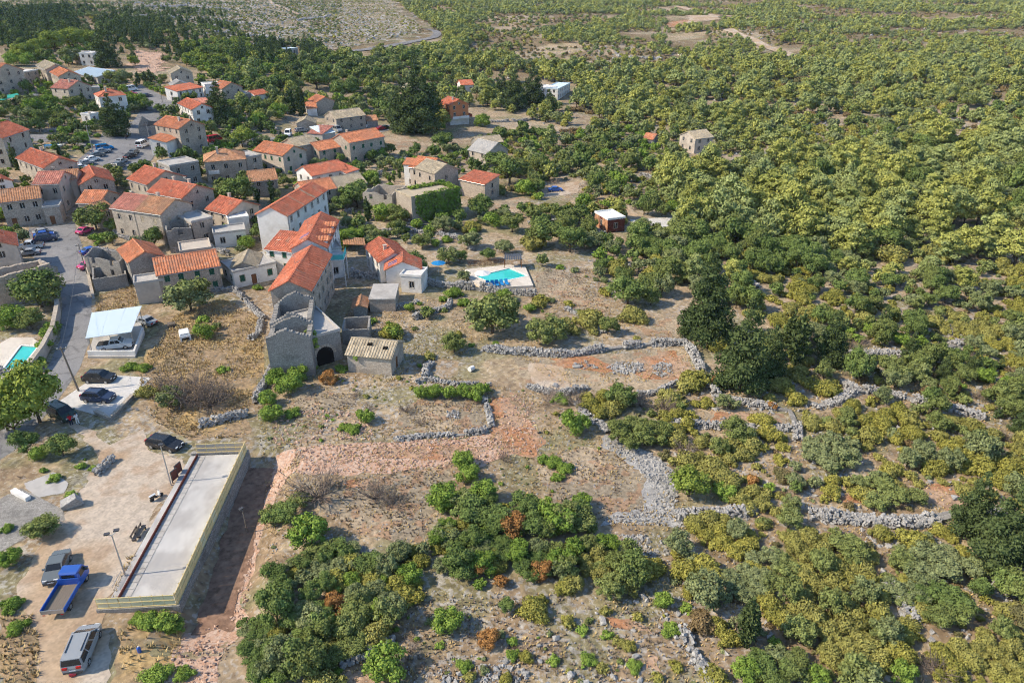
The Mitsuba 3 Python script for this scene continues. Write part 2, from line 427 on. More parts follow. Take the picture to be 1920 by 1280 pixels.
main_road = [(20, 850), (68, 790), (112, 715), (138, 640), (146, 570), (140, 500), (128, 455), (118, 425)]
sheet('road', WP([(0, 795), (40, 765), (85, 700), (112, 640), (117, 570), (108, 500), (98, 445), (92, 425), (140, 420), (152, 455), (162, 500), (172, 560), (168, 640), (150, 690), (105, 755), (40, 835), (0, 862), (-60, 900), (-60, 830)]), 'asphalt', 'narrow grey asphalt road running up between the stone walls', .07)
sheet('road', WP([(55, 428), (95, 425), (108, 500), (75, 495), (50, 470)]), 'asphalt', 'asphalt parking bay beside the road by the parked cars', .10)
sheet('road', WP([(52, 252), (120, 254), (186, 262), (200, 240), (250, 228), (262, 210), (248, 170), (262, 160), (300, 178), (336, 192), (318, 210), (296, 228), (292, 262), (300, 275), (285, 300), (262, 320), (215, 320), (180, 308), (150, 320), (146, 300), (178, 275), (120, 268), (52, 266)]), 'asphalt', 'village square and the road through it, pale worn asphalt', .12)
sheet('road', WP([(440, 262), (520, 258), (600, 256), (700, 240), (742, 233), (745, 242), (700, 252), (610, 266), (520, 270), (440, 272)]), 'asphalt', 'upper village road with a white minibus on it', .12)
for pts, wd, lb in [([(600, 101), (660, 97), (700, 92), (740, 86), (780, 78), (812, 72), (822, 65), (815, 58), (800, 56)], 6.5, 'road bending round the foot of the bare hillside'),
                    ([(1255, 13), (1310, 24), (1350, 30), (1400, 38), (1470, 47)], 11.0, 'far gravel road crossing the valley'),
                    ([(1365, 55), (1378, 64), (1420, 82), (1460, 97), (1495, 108)], 10.0, 'far gravel road coming down towards the pine wood'),
                    ([(490, -5), (520, 12), (560, 28)], 4.0, 'track high on the bare hillside'), ([(1000, 3), (1100, 3), (1200, 5)], 5.0, 'far track near the top of the valley')]:
    sheet('road', strip(pts, wd), 'asphalt' if 'bending' in lb else 'pale_gravel', lb, .36, step=2.5)
sheet('quarry', WP([(1285, 30), (1345, 30), (1350, 38), (1290, 44)]), 'pale_gravel', 'pale bare quarry floor beside the far road', .3, 3, 3)
sheet('quarry', WP([(1245, 44), (1290, 38), (1290, 50), (1248, 53)]), 'red_soil', 'pinkish spoil heap beside the far quarry', .3, 3, 3)
sheet('quarry', WP([(255, 95), (300, 100), (305, 130), (270, 138), (245, 125)]), 'pink_stone', 'pink excavated building pit above the village', .2, 5, 2)
pass
#DENTS.append((WP([(262, 100), (295, 103), (300, 125), (272, 132)]), -1.5, 9))
sheet('bare_slope', WP([(-60, -25), (690, -25), (760, 20), (806, 52), (796, 66), (740, 80), (660, 90), (600, 90), (500, 90), (380, 62), (200, 34), (-60, 24)]), 'hill_soil', 'bare brown hillside with scattered shrubs', .1, 16, 4, block=False)
yard = sheet('gravel_yard', WP([(125, 790), (165, 800), (205, 835), (262, 805), (280, 845), (345, 862), (352, 880), (330, 910), (250, 1050), (205, 1120), (190, 1180), (215, 1190), (205, 1290), (70, 1295), (70, 1200), (35, 1100), (80, 1010), (125, 960), (165, 900), (190, 870), (165, 830)]), 'pale_gravel', 'pale gravel yard and track with parked vehicles', .07, .5)
pad = sheet('parking_pad', WP([(183, 702), (284, 708), (252, 742), (208, 786), (104, 757)]), 'pale_concrete', 'pale concrete parking pad with two black cars', .10)
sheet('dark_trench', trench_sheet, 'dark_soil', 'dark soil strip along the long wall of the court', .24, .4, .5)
sheet('rubble_track', WP([(520, 860), (560, 838), (700, 830), (860, 822), (905, 815), (960, 815), (985, 845), (905, 872), (850, 868), (740, 885), (640, 890), (545, 892), (505, 955), (470, 1080), (455, 1180), (400, 1290), (310, 1290), (345, 1190), (430, 1165), (470, 1030)]), 'pink_stone', 'pink rubble track cut through the terraces', .07, .7)
sheet('red_soil', WP([(690, 842), (840, 834), (905, 838), (900, 856), (840, 862), (700, 858)]), 'red_soil', 'orange soil patch on the rubble track', .11, .6)
sheet('red_soil', WP([(920, 745), (952, 745), (1000, 790), (1015, 830), (1000, 855), (930, 840), (915, 800)]), 'red_soil', 'orange bare soil by the end of the rubble track', .08, .8)
sheet('red_soil', WP([(1040, 672), (1110, 668), (1150, 690), (1135, 700), (1060, 690)]), 'red_soil', 'orange soil at the edge of the walled plot', .09, .7)
sheet('red_soil', WP([(1190, 672), (1260, 655), (1295, 690), (1290, 710), (1210, 712), (1195, 700)]), 'red_soil', 'reddish soil in the corner of the walled plot', .09, .7)
for i, pts in enumerate([[(1720, 905), (1760, 905), (1840, 945), (1790, 955), (1735, 940)], [(1560, 915), (1600, 925), (1620, 945), (1580, 940)], [(1205, 1222), (1235, 1230), (1262, 1262), (1215, 1260)], [(1150, 1155), (1185, 1160), (1205, 1185), (1160, 1175)],
                         [(640, 905), (690, 900), (690, 920), (645, 918)], [(1350, 775), (1400, 772), (1400, 800), (1340, 800)], [(690, 1265), (560, 1290), (720, 1300)]]):
    sheet('red_soil', WP(pts), 'red_soil', ['red soil clearing in the scrub at the right', 'small red soil clearing left of the larger one', 'red earth path at the bottom of the picture', 'red earth patch among the white boulders', 'small orange soil patch below the rubble track', 'orange soil in the walled plot under the big conifers', 'red soil at the bottom edge'][i], .09, 1.0)
sheet('dry_field', WP([(560, 905), (640, 900), (720, 893), (838, 872), (838, 905), (822, 960), (790, 1015), (690, 1010), (640, 985), (580, 930)]), 'dry_field', 'dry grass field below the rubble track', .06, .6)
sheet('dry_field', WP([(1010, 870), (1090, 838), (1150, 850), (1225, 905), (1225, 965), (1150, 985), (1090, 955), (1030, 930)]), 'dry_field', 'dry mound beside the grey scree', .06, .9)
sheet('dry_field', WP([(800, 740), (910, 750), (918, 800), (860, 812), (790, 810), (745, 800), (750, 770)]), 'dry_field', 'small walled dry plot above the rubble track', .06, .6)
sheet('dry_field', WP([(560, 735), (670, 740), (665, 765), (570, 770), (540, 760)]), 'dry_field', 'dry terrace below the gable ruin', .06, .8)
sheet('dry_field', WP([(1005, 510), (1085, 510), (1110, 540), (1150, 590), (1130, 600), (1060, 570), (1005, 555)]), 'dry_field', 'dry field beside the pool terrace', .06, .8)
sheet('dry_field', WP([(1200, 590), (1265, 600), (1285, 632), (1200, 632), (1190, 610)]), 'dry_field', 'small dry field beside the great conifers', .06, .8)
sheet('dry_field', WP([(1320, 765), (1470, 775), (1480, 800), (1320, 798)]), 'dry_field', 'dry walled plot under the great conifers', .06, .5)
sheet('dry_field', WP([(960, 670), (1160, 662), (1285, 650), (1305, 700), (1240, 725), (1080, 740), (985, 728)]), 'dry_field', 'walled dry plot with heaps of stones', .06, .6)
sheet('dry_field', WP([(715, 255), (745, 250), (800, 270), (800, 285), (730, 290)]), 'dry_field', 'dry clearing right of the long row house', .08, .8)
sheet('dry_field', WP([(900, 372), (980, 370), (1010, 388), (960, 400), (905, 395)]), 'dry_field', 'dry clearing behind the ivy tower', .08, .8)
sheet('straw_field', WP([(330, 590), (420, 560), (480, 590), (495, 620), (490, 690), (470, 760), (465, 800), (455, 822), (350, 822), (290, 790), (270, 740), (255, 690), (300, 640)]), 'straw_soil', 'straw yellow slope left of the gable ruin', .06, .8)
sheet('straw_field', WP([(180, 555), (250, 535), (258, 570), (250, 578), (180, 590)]), 'straw_soil', 'straw yellow grass behind the carport', .06, .6)
sheet('straw_field', WP([(225, 1175), (340, 1165), (345, 1200), (320, 1290), (210, 1290), (225, 1230)]), 'straw_soil', 'straw yellow grass in front of the court', .06, .6)
sheet('straw_field', WP([(0, 1150), (60, 1150), (80, 1220), (70, 1290), (0, 1290)]), 'straw_soil', 'straw yellow grass at the bottom left corner', .06, .6)
for i, pts in enumerate([[(1180, 412), (1260, 408), (1268, 420), (1230, 432), (1190, 430)], [(1136, 370), (1150, 372), (1205, 408), (1180, 412)], [(1015, 352), (1085, 340), (1085, 362), (1020, 370)], [(995, 680), (1060, 686), (1068, 728), (1020, 730), (995, 715)]]):
    sheet('gravel_clearing', WP(pts), 'pale_concrete' if i == 0 else 'pale_gravel', ['pale gravel clearing right of the timber cabin', 'gravel path leading to the timber cabin', 'gravel clearing with a blue car', 'pale sandy pad in the walled plot'][i], .10, .4)
for i, pts in enumerate([[(1410, 192), (1460, 200), (1450, 206), (1425, 204)], [(1030, 190), (1050, 192), (1045, 212), (1030, 212)], [(1062, 245), (1078, 258), (1045, 285), (1030, 283)], [(1195, 350), (1240, 355), (1235, 372), (1200, 368)]]):
    sheet('gravel_clearing', WP(pts), 'dry_field', ['pale bare patch at the edge of the pine wood', 'sandy forecourt of the modern white house', 'bare path above the village', 'small dry field above the timber cabin'][i], .15, .8)
sheet('stone_terrace', WP([(-20, 945), (40, 915), (118, 955), (122, 975), (90, 985), (0, 1035), (-30, 1035)]), 'old_stone', 'grey paved terrace at the left edge', .12)
sheet('stone_terrace', WP([(45, 905), (100, 885), (130, 905), (120, 925), (60, 935)]), 'concrete', 'concrete patch above the paved terrace', .10, .3)

# ------------------------------------------------------------------ loose stones
BOX = np.array([[x, y, z] for x in (-1, 1) for y in (-1, 1) for z in (-1, 1)], float)
BOXF = np.array([[0, 1, 3], [0, 3, 2], [4, 6, 7], [4, 7, 5], [0, 4, 5], [0, 5, 1], [2, 3, 7], [2, 7, 6], [0, 2, 6], [0, 6, 4], [1, 5, 7], [1, 7, 3]])
OCT = np.array([[1, 0, 0], [-1, 0, 0], [0, 1, 0], [0, -1, 0], [0, 0, 1], [0, 0, -1.0]])
OCTF = np.array([[0, 2, 4], [2, 1, 4], [1, 3, 4], [3, 0, 4], [2, 0, 5], [1, 2, 5], [3, 1, 5], [0, 3, 5]])

def rots(n, rng):
    q4 = rng.normal(size=(n, 4)); q4 /= np.linalg.norm(q4, axis=1, keepdims=True)
    w, x, y, z = q4.T
    return np.stack([np.stack([1 - 2 * (y * y + z * z), 2 * (x * y - z * w), 2 * (x * z + y * w)], -1), np.stack([2 * (x * y + z * w), 1 - 2 * (x * x + z * z), 2 * (y * z - x * w)], -1),
                     np.stack([2 * (x * z - y * w), 2 * (y * z + x * w), 1 - 2 * (x * x + y * y)], -1)], 1)

def stones(pos, size, rng, base=BOX, faces=BOXF, jit=.28, flatten=.75):
    n = len(pos)
    v = base[None] * (1 + jit * rng.uniform(-1, 1, (n, len(base), 3))) * rng.uniform(.6, 1.2, (n, 1, 3)) * np.array([1, 1, flatten])
    v = np.einsum('nij,nkj->nki', rots(n, rng), v) * (np.asarray(size).reshape(-1, 1, 1) * .5) + pos[:, None]
    f = faces[None] + (np.arange(n) * len(base))[:, None, None]
    return trimesh.Trimesh(v.reshape(-1, 3), f.reshape(-1, 3), process=False)

def scatter_in(poly, n, rng):
    b = poly.bounds
    out = np.zeros((0, 2))
    for _ in range(40):
        p = np.stack([rng.uniform(b[0], b[2], n), rng.uniform(b[1], b[3], n)], 1)
        out = np.vstack([out, p[shapely.contains_xy(poly, p[:, 0], p[:, 1])]])
        if len(out) >= n: break
    return out[:n]

def rubble(name, polys, dens, s0, s1, bsdf, label, up=.0, base=OCT, faces=OCTF):
    pos = []
    for i, pl in enumerate(polys):
        n = int(pl.area * dens)
        p = scatter_in(pl, n, RNG)
        p = p[meshkit.noise(np.column_stack([p / 2.2, 0 * p[:, 0]]), 3) > RNG.uniform(-.2, .75, len(p))]
        pos.append(np.column_stack([p, H(p[:, 0], p[:, 1]) + up]))
    pos = np.vstack(pos)
    s = s0 + (s1 - s0) * RNG.random(len(pos)) ** 3
    return single(name, stones(pos, s, RNG, base, faces), bsdf, label, 'rubble', kind='stuff')

rubble('rubble', [WP([(520, 860), (560, 838), (700, 830), (905, 815), (985, 845), (905, 872), (740, 885), (545, 892), (505, 955), (470, 1080), (455, 1180), (400, 1290), (310, 1290), (345, 1190), (430, 1165), (470, 1030)])], 14, .12, .6, 'pink_stone', 'pink broken stones strewn over the rubble track', .06)
rubble('rubble', [WP([(510, 790), (560, 770), (660, 770), (700, 800), (700, 825), (600, 825), (515, 842)]), WP([(940, 738), (995, 735), (1010, 850), (930, 850)])], 10, .15, .7, 'pink_stone', 'pale pink stones of the cleared terraces', .03)
sheet('scree_bed', WP([(1140, 815), (1165, 818), (1245, 865), (1270, 905), (1270, 955), (1330, 965), (1410, 960), (1400, 990), (1300, 985), (1180, 985), (1130, 985), (1150, 965), (1215, 955), (1220, 910), (1190, 870), (1135, 838)]), 'limestone', 'bed of the broad grey scree', .08, 1.0)
rubble('scree', [WP([(1140, 815), (1165, 818), (1245, 865), (1270, 905), (1270, 955), (1330, 965), (1410, 960), (1400, 990), (1300, 985), (1180, 985), (1130, 985), (1150, 965), (1215, 955), (1220, 910), (1190, 870), (1135, 838)]),
                 WP([(1150, 1000), (1270, 1005), (1275, 1035), (1220, 1050), (1200, 1040)])], 19, .2, .7, 'limestone', 'grey scree of loose limestone along the old boundary', .05)
rubble('scree', [WP([(1590, 720), (1625, 725), (1600, 755), (1535, 770), (1545, 750)]), WP([(1740, 650), (1790, 635), (1815, 650), (1780, 668)]), WP([(1470, 705), (1520, 700), (1515, 720), (1480, 728)]), WP([(1775, 845), (1820, 845), (1845, 872), (1785, 870)]),
                 WP([(1520, 950), (1560, 955), (1540, 975), (1515, 970)]), WP([(1620, 1000), (1690, 1000), (1680, 1030), (1640, 1025)]), WP([(1855, 1090), (1925, 1115), (1925, 1160), (1880, 1150)]), WP([(1500, 1268), (1630, 1268), (1630, 1290), (1480, 1290)]),
                 WP([(1100, 488), (1220, 492), (1200, 505), (1140, 502)]), WP([(600, 1005), (720, 1035), (715, 1050), (620, 1025)]), WP([(630, 1235), (690, 1215), (740, 1195), (740, 1215), (680, 1240)]), WP([(820, 1260), (960, 1235), (1010, 1290), (830, 1290)])], 15, .2, .75, 'limestone', 'grey loose limestone heaps among the scrub', .05)
rubble('ground_stones', [WP([(480, 690), (760, 690), (1000, 735), (1140, 810), (1260, 920), (1200, 1000), (1090, 970), (900, 900), (790, 1040), (600, 1040), (500, 1060)]), WP([(700, 1090), (960, 1120), (1250, 1120), (1340, 1290), (560, 1290), (700, 1240)]), WP([(960, 665), (1285, 650), (1305, 700), (1080, 740)]),
                         WP([(640, 590), (800, 560), (1000, 575), (1060, 640), (900, 660), (780, 690)]), WP([(1000, 500), (1100, 500), (1290, 640), (1100, 640)]), WP([(230, 700), (480, 650), (480, 820), (300, 820)])], 3.5, .06, .4, 'limestone', 'scattered limestone pieces on the dry ground', .02)
rubble('ground_stones', [WP([(1300, 700), (1920, 600), (1920, 1280), (1330, 1280), (1150, 1100)])], 1.4, .12, 1.0, 'limestone', 'limestone pieces between the bushes on the right', .05)
rubble('pit_rubble', [WP([(250, 95), (305, 98), (310, 132), (265, 140), (240, 125)])], .6, .4, 1.6, 'pink_stone', 'pink spoil and broken rock in the building pit', .1)
rubble('hill_rocks', [WP([(200, 5), (640, 5), (790, 60), (640, 95), (420, 80), (250, 50)])], .06, 1.0, 4.0, 'limestone', 'limestone outcrops on the bare hillside', .1)
rubble('hill_rocks', [WP([(1300, 276), (1500, 225), (1960, 190), (1960, 235), (1600, 300), (1420, 330), (1230, 335)])], .06, .8, 3.2, 'limestone', 'pale rocks of the open scrub above the pine wood', .2)
rubble('hill_rocks', [WP([(1000, 230), (1300, 200), (1920, 180), (1920, 480), (1500, 470), (1250, 300)]), WP([(900, 100), (1920, 20), (1920, 180), (900, 200)])], .012, .8, 3.4, 'limestone', 'pale outcrops in the pine wood', .25)

rubble('stone_heap', [WP([(1138, 690), (1160, 678), (1205, 682), (1212, 696), (1170, 704)]), WP([(1222, 686), (1240, 680), (1258, 684), (1262, 700), (1240, 708), (1222, 700)]), WP([(1070, 684), (1100, 678), (1120, 690), (1100, 694)]), WP([(838, 772), (858, 772), (862, 786), (842, 788)])], 26, .2, .7, 'limestone', 'heaps of pale field stones in the walled plots', .15)

def boulder(px, py, wpx, label):
    p = W([(px, py)])[0]
    s = wpx / to_px(*p)[2]
    pts_ = RNG.normal(size=(16, 3)); pts_ /= np.linalg.norm(pts_, axis=1, keepdims=True)
    pts_ *= RNG.uniform(.7, 1.1, (16, 1))
    m = trimesh.convex.convex_hull(pts_ * np.array([.55, .42, .34]) * s)
    m = place(m, p + [0, 0, .1 * s], RNG.uniform(0, 6))
    single('boulder', m, 'limestone', label, 'boulder', 'white limestone boulders among the low shrubs' if 'low shrubs' in label else None)
for b in [(1130, 1165, 22), (1192, 1128, 12), (1198, 1162, 14), (1188, 1182, 12), (1042, 1196, 18), (1010, 1212, 15), (1190, 1230, 20), (1176, 1248, 14), (1118, 1150, 10), (1012, 1240, 14), (1070, 1268, 24), (1100, 1282, 26), (1150, 1270, 18), (985, 1262, 20), (1025, 1288, 22), (1200, 1275, 16), (1160, 1282, 14), (930, 1270, 15), (955, 1180, 12), (1390, 1240, 10)]:
    boulder(*b, 'white limestone boulder among the low shrubs at the bottom')
for i, b in enumerate([(1168, 694, 13), (1150, 700, 10), (1236, 692, 14), (1245, 702, 10), (1080, 688, 18), (1040, 724, 18), (1338, 975 - 60, 10), (1420, 925, 16), (840, 780, 12), (850, 772, 10), (1790, 935, 20), (1815, 1000, 12), (1342, 768, 16), (1110, 806, 10)]):
    boulder(*b, ['pale rock on the stone heap in the middle of the walled plot', 'small rock left of the middle stone heap in the walled plot', 'pale rock on the stone heap at the right of the walled plot', 'small rock at the foot of the right stone heap', 'rock beside the orange soil in the walled plot', 'dark cut stone block on the sandy pad', 'small rock on the scree', 'upright slab of rock at the end of the scree', 'rock in the ring of stones of the small walled plot', 'second rock in the ring of stones of the small walled plot',
                     'white rock in the red clearing at the right', 'rock below the red clearing at the right', 'rock at the corner of the plot under the great conifers', 'grey block beside the round bush by the boundary wall'][i])

def stone_wall(name, pts, width, hgt, label, size=.42, group=None, bsdf='limestone', core=True):
    """A dry stone wall: a rough core and every stone of its faces and top."""
    w = W(pts)[:, :2]
    line = LineString(w)
    L = line.length
    if size < 1: width, hgt, size = width * .68, hgt * .78, size * .64
    n = int(L * (width + 2 * hgt) / (size * size) * .95)
    t = RNG.uniform(0, L, n)
    if size < 1: t = t[meshkit.noise(np.column_stack([t / 2.1, 0 * t, 0 * t + len(pts)]), 77) > .2]
    n = len(t)
    P = np.array([line.interpolate(x).coords[0] for x in t])
    Q = np.array([line.interpolate(min(x + .3, L)).coords[0] for x in t]) - np.array([line.interpolate(max(x - .3, 0)).coords[0] for x in t])
    Q /= np.linalg.norm(Q, axis=1, keepdims=True) + 1e-9
    N = np.stack([-Q[:, 1], Q[:, 0]], 1)
    hh = hgt * (.45 + .85 * meshkit.noise(np.column_stack([t / 2.5, 0 * t, 0 * t]), int(L * 10)))
    u = RNG.uniform(0, width + 2 * hgt, n)
    side = np.where(u < hgt, -1, np.where(u > hgt + width, 1, 0))
    zz = np.where(side < 0, u, np.where(side > 0, u - hgt - width, hgt)) / hgt * hh
    off = np.where(side == 0, (u - hgt - width / 2), side * (width / 2 + .15 * (1 - zz / hgt)))
    xy = P + N * off[:, None]
    pos = np.column_stack([xy, H(xy[:, 0], xy[:, 1]) + np.maximum(zz, .05)])
    key = thing(name, label, 'stone wall', group)
    part(key, 'stones', stones(pos, size * (.7 + .8 * RNG.random(n)), RNG), bsdf, kind='stuff')
    if core:
        c = shapely.segmentize(line, 1.5)
        cc = np.array(c.coords)
        d = np.gradient(cc, axis=0); d /= np.linalg.norm(d, axis=1, keepdims=True) + 1e-9
        nn = np.stack([-d[:, 1], d[:, 0]], 1) * (width / 2 - .08)
        zb = H(cc[:, 0], cc[:, 1])
        v = np.vstack([np.column_stack([cc - nn, zb - .4]), np.column_stack([cc + nn, zb - .4]), np.column_stack([cc + nn, zb + hgt * .42]), np.column_stack([cc - nn, zb + hgt * .42])])
        m = len(cc); i = np.arange(m - 1)
        f = []
        for a, b in ((0, 1), (1, 2), (2, 3), (3, 0)):
            f += [np.stack([a * m + i, a * m + i + 1, b * m + i + 1], 1), np.stack([a * m + i, b * m + i + 1, b * m + i], 1)]
        part(key, 'core', trimesh.Trimesh(v, np.vstack(f), process=False), 'old_stone')
    BLOCK.append(line.buffer(1.7 if np.mean([q_[0] for q_ in pts]) > 1180 and size < 1 else width * .3))
    return key

for pts, w, h, lb in [
    ([(905, 655), (930, 660), (985, 664), (1050, 668), (1090, 664), (1150, 655), (1220, 647), (1285, 645), (1302, 668), (1316, 700)], 1.3, 1.2, 'long grey stone wall along the back of the walled plot'),
    ([(1318, 705), (1345, 745), (1400, 758), (1480, 772), (1493, 800), (1496, 828)], 1.2, 1.0, 'curved grey stone wall below the great conifers'),
    ([(1240, 798), (1320, 800), (1400, 803), (1480, 806)], 1.2, .9, 'straight stone wall closing the plot below the great conifers'),
    ([(780, 720), (800, 712), (860, 722), (920, 722)], .6, .6, 'low stone wall behind the ivy hedge'),
    ([(797, 710), (800, 690), (810, 680)], 1.0, 1.0, 'short stone wall stub right of the tiled cottage'),
    ([(908, 745), (915, 770), (922, 800), (905, 812), (870, 815)], .6, .75, 'stone wall at the right end of the small dry plot'),
    ([(740, 826), (800, 818), (870, 816)], .9, .5, 'broken stone wall below the small dry plot'),
    ([(990, 725), (1020, 736), (1060, 740), (1100, 728)], .9, .9, 'stone wall in front of the sandy pad'),
    ([(1195, 745), (1235, 735), (1275, 718)], .9, .9, 'stone wall remnant at the lower edge of the walled plot'),
    ([(1082, 755), (1098, 780), (1130, 800), (1140, 812)], 1.2, .8, 'boundary wall above the grey scree'),
    ([(1280, 1180), (1292, 1205), (1300, 1230), (1325, 1265), (1345, 1290)], 1.0, .9, 'stone wall running down to the bottom edge'),
    ([(1590, 666), (1650, 664), (1700, 668), (1740, 666), (1770, 655), (1800, 645)], 1.6, .9, 'stone wall on the slope right of the great conifers'),
    ([(1590, 738), (1640, 733), (1700, 748), (1780, 768), (1845, 785)], 1.6, .9, 'stone wall below the wall on the right slope'),
    ([(1580, 715), (1600, 735), (1570, 755), (1525, 765)], 1.6, .9, 'stone wall branching down from the right slope wall'),
    ([(1515, 968), (1600, 976), (1700, 985), (1790, 966), (1830, 966), (1890, 972)], 1.9, 1.0, 'long broad stone wall across the lower right scrub'),
    ([(1265, 970), (1330, 965), (1400, 962), (1420, 945)], 1.5, .9, 'stone wall continuing the scree to the right'),
    ([(1660, 1100), (1690, 1130), (1720, 1170)], 1.2, .9, 'stone wall half hidden in the bottom right thicket'),
    ([(800, 535), (850, 540), (930, 548), (1004, 556)], .8, 1.7, 'stone retaining wall of the pool terrace'),
    ([(470, 640), (486, 625), (490, 600)], .9, 1.0, 'curved dry wall on the straw slope'),
    ([(480, 758), (490, 730), (505, 708), (512, 690)], .9, 1.2, 'ivy covered wall below the gable ruin'),
    ([(375, 800), (420, 790), (465, 778)], 1.0, 1.1, 'dry wall on the straw slope above the court'),
    ([(640, 1275 - 30), (700, 1222), (740, 1205)], 1.0, .8, 'stone bank below the dark thicket at the bottom'),
    ([(180, 892), (205, 868), (214, 862)], .8, 1.0, 'short thick wall at the edge of the gravel yard'),
    ([(690, 385), (740, 395), (775, 415)], .7, 1.6, 'garden wall left of the ivy tower'),
    ([(690, 440), (760, 432), (800, 440)], .6, 1.2, 'garden wall below the ivy tower'),
    ([(660, 520), (700, 522), (735, 522)], .7, 2.0, 'garden wall in front of the small red roofed house'),
    ([(690, 573), (745, 578), (785, 568)], .8, 1.6, 'rough wall below the flat concrete roof'),
    ([(775, 600), (800, 590), (838, 580), (845, 570)], .8, 1.3, 'wall of the small ruin yard under the pool terrace'),
    ([(0, 690), (10, 715)], .8, 1.0, 'wall stub by the turquoise pool'),
    ([(445, 195 + 70), (480, 270), (560, 268)], .7, 1.5, 'wall along the upper village road'),
    ([(55, 247), (120, 248), (180, 255)], .6, 1.3, 'wall along the road into the square'),
    ([(395, 545), (440, 545), (470, 575), (495, 600)], .6, 1.2, 'pale garden wall running down beside the straw slope'),
    ([(190, 470), (215, 478), (228, 500)], .5, 1.5, 'wall of the small yard with the covered car'),
    ([(990, 440 - 20), (1080, 415), (1130, 440), (1150, 460)], 1.2, .9, 'low wall left of the timber cabin'),
    ([(1290, 480), (1340, 498), (1380, 510), (1420, 540)], 1.2, .8, 'low wall below the pine wood'),
    ([(1060, 580), (1110, 600), (1130, 625)], 1.0, .7, 'low wall between the dry fields'),
    ([(920, 230), (980, 228), (1040, 215)], .7, 1.2, 'wall in front of the dark trees by the orange house')]:
    stone_wall('stone_wall', pts, w, h, lb, .4 if W([pts[0]])[0][1] < 130 else .6)

# terrace lines of the hillside
for i, pts in enumerate([[(270, 15), (350, 12), (430, 20)], [(380, 40), (450, 44), (520, 50)], [(0, 20), (60, 14), (120, 10)], [(400, 62), (470, 68), (530, 74)], [(210, 40), (270, 32), (330, 36)], [(560, 40), (620, 30)], [(1540, 118), (1600, 122)], [(1160, 108), (1240, 112)], [(1600, 190), (1660, 195)], [(1870, 265), (1920, 272)], [(1660, 245), (1700, 250)]]):
    stone_wall('terrace_wall', pts, 1.6, 1.0, 'old dry stone terrace wall on the far slope', 1.3, 'terrace walls of the far slopes', core=False)
# garden and yard walls of the village
for pts, lb in [([(215, 440), (250, 452), (270, 470)], 'yard wall below the big double house'), ([(300, 345), (345, 350)], 'yard wall behind the red roofed house with dormer'), ([(120, 300), (150, 325)], 'garden wall at the left of the car park'), ([(380, 440), (400, 470), (430, 480)], 'yard wall right of the big double house'),
                ([(55, 232), (110, 240)], 'garden wall above the road into the square'), ([(70, 200), (125, 205), (160, 215)], 'terrace wall of the gardens above the square'), ([(60, 180), (115, 186)], 'upper terrace wall of the gardens above the square'), ([(265, 205), (300, 210), (318, 225)], 'pale wall along the road bend above the square'),
                ([(520, 245), (480, 235), (455, 225)], 'wall of the gardens below the cypress'), ([(520, 190), (560, 200)], 'terrace wall beside the slim cypress'), ([(700, 330), (735, 325)], 'garden wall right of the white house with red roof'), ([(640, 400), (690, 395)], 'garden wall behind the middle big white house'),
                ([(700, 300), (760, 300), (765, 315)], 'yard wall below the dry clearing'), ([(820, 440), (870, 452), (885, 470)], 'terrace wall in the gardens behind the pool'), ([(760, 420), (810, 425)], 'terrace wall in front of the ivy tower'), ([(990, 300), (1050, 310), (1100, 300)], 'old field wall behind the gravel clearing'),
                ([(1090, 250), (1130, 262), (1190, 262)], 'old field wall left of the tiny hut'), ([(1200, 330), (1260, 345), (1290, 335)], 'old field wall at the small dry field'), ([(340, 270), (330, 290), (345, 300)], 'yard wall of the tall stone house on the square'), ([(430, 330), (465, 345)], 'yard wall beside the weathered red roof')]:
    stone_wall('stone_wall', pts, .6, 1.3, lb, .6)
def solid_wall(pts, width, hgt, bsdf, label):
    ln = LineString(W(pts)[:, :2])
    seg = np.array(shapely.segmentize(ln, 2.0).coords); z = H(seg[:, 0], seg[:, 1])
    d = np.gradient(seg, axis=0); d /= np.linalg.norm(d, axis=1, keepdims=True); n_ = np.stack([-d[:, 1], d[:, 0]], 1) * width / 2
    v = np.vstack([np.column_stack([seg - n_, z - .6]), np.column_stack([seg + n_, z - .6]), np.column_stack([seg + n_, z + hgt]), np.column_stack([seg - n_, z + hgt])]); m = len(seg); i = np.arange(m - 1); f = []
    for a_, b_ in ((0, 1), (1, 2), (2, 3), (3, 0)): f += [np.stack([a_ * m + i, a_ * m + i + 1, b_ * m + i + 1], 1), np.stack([a_ * m + i, b_ * m + i + 1, b_ * m + i], 1)]
    f += [np.array([[0, m, 2 * m], [0, 2 * m, 3 * m], [m - 1, 3 * m - 1, 2 * m - 1], [m - 1, 4 * m - 1, 3 * m - 1]])]
    k = thing('boundary_wall', label, 'wall'); part(k, 'wall', trimesh.Trimesh(v, np.vstack(f), process=False), bsdf)
    n2 = n_ * 1.35; v2 = np.vstack([np.column_stack([seg - n2, z + hgt + .004]), np.column_stack([seg + n2, z + hgt + .004]), np.column_stack([seg + n2, z + hgt + .1]), np.column_stack([seg - n2, z + hgt + .1])])
    part(k, 'coping', trimesh.Trimesh(v2, np.vstack(f), process=False), 'pale_stone'); BLOCK.append(ln.buffer(.8))
solid_wall([(62, 700), (85, 668), (104, 630), (112, 588), (108, 562)], .5, 1.9, 'beige_plaster', 'pale rendered wall along the road beside the pool')
solid_wall([(176, 560), (168, 525), (160, 490)], .4, .7, 'concrete', 'low concrete wall at the edge of the road by the roofless enclosure')
solid_wall([(250, 745), (208, 788), (180, 775)], .4, .5, 'old_stone', 'low stone wall under the edge of the parking pad')

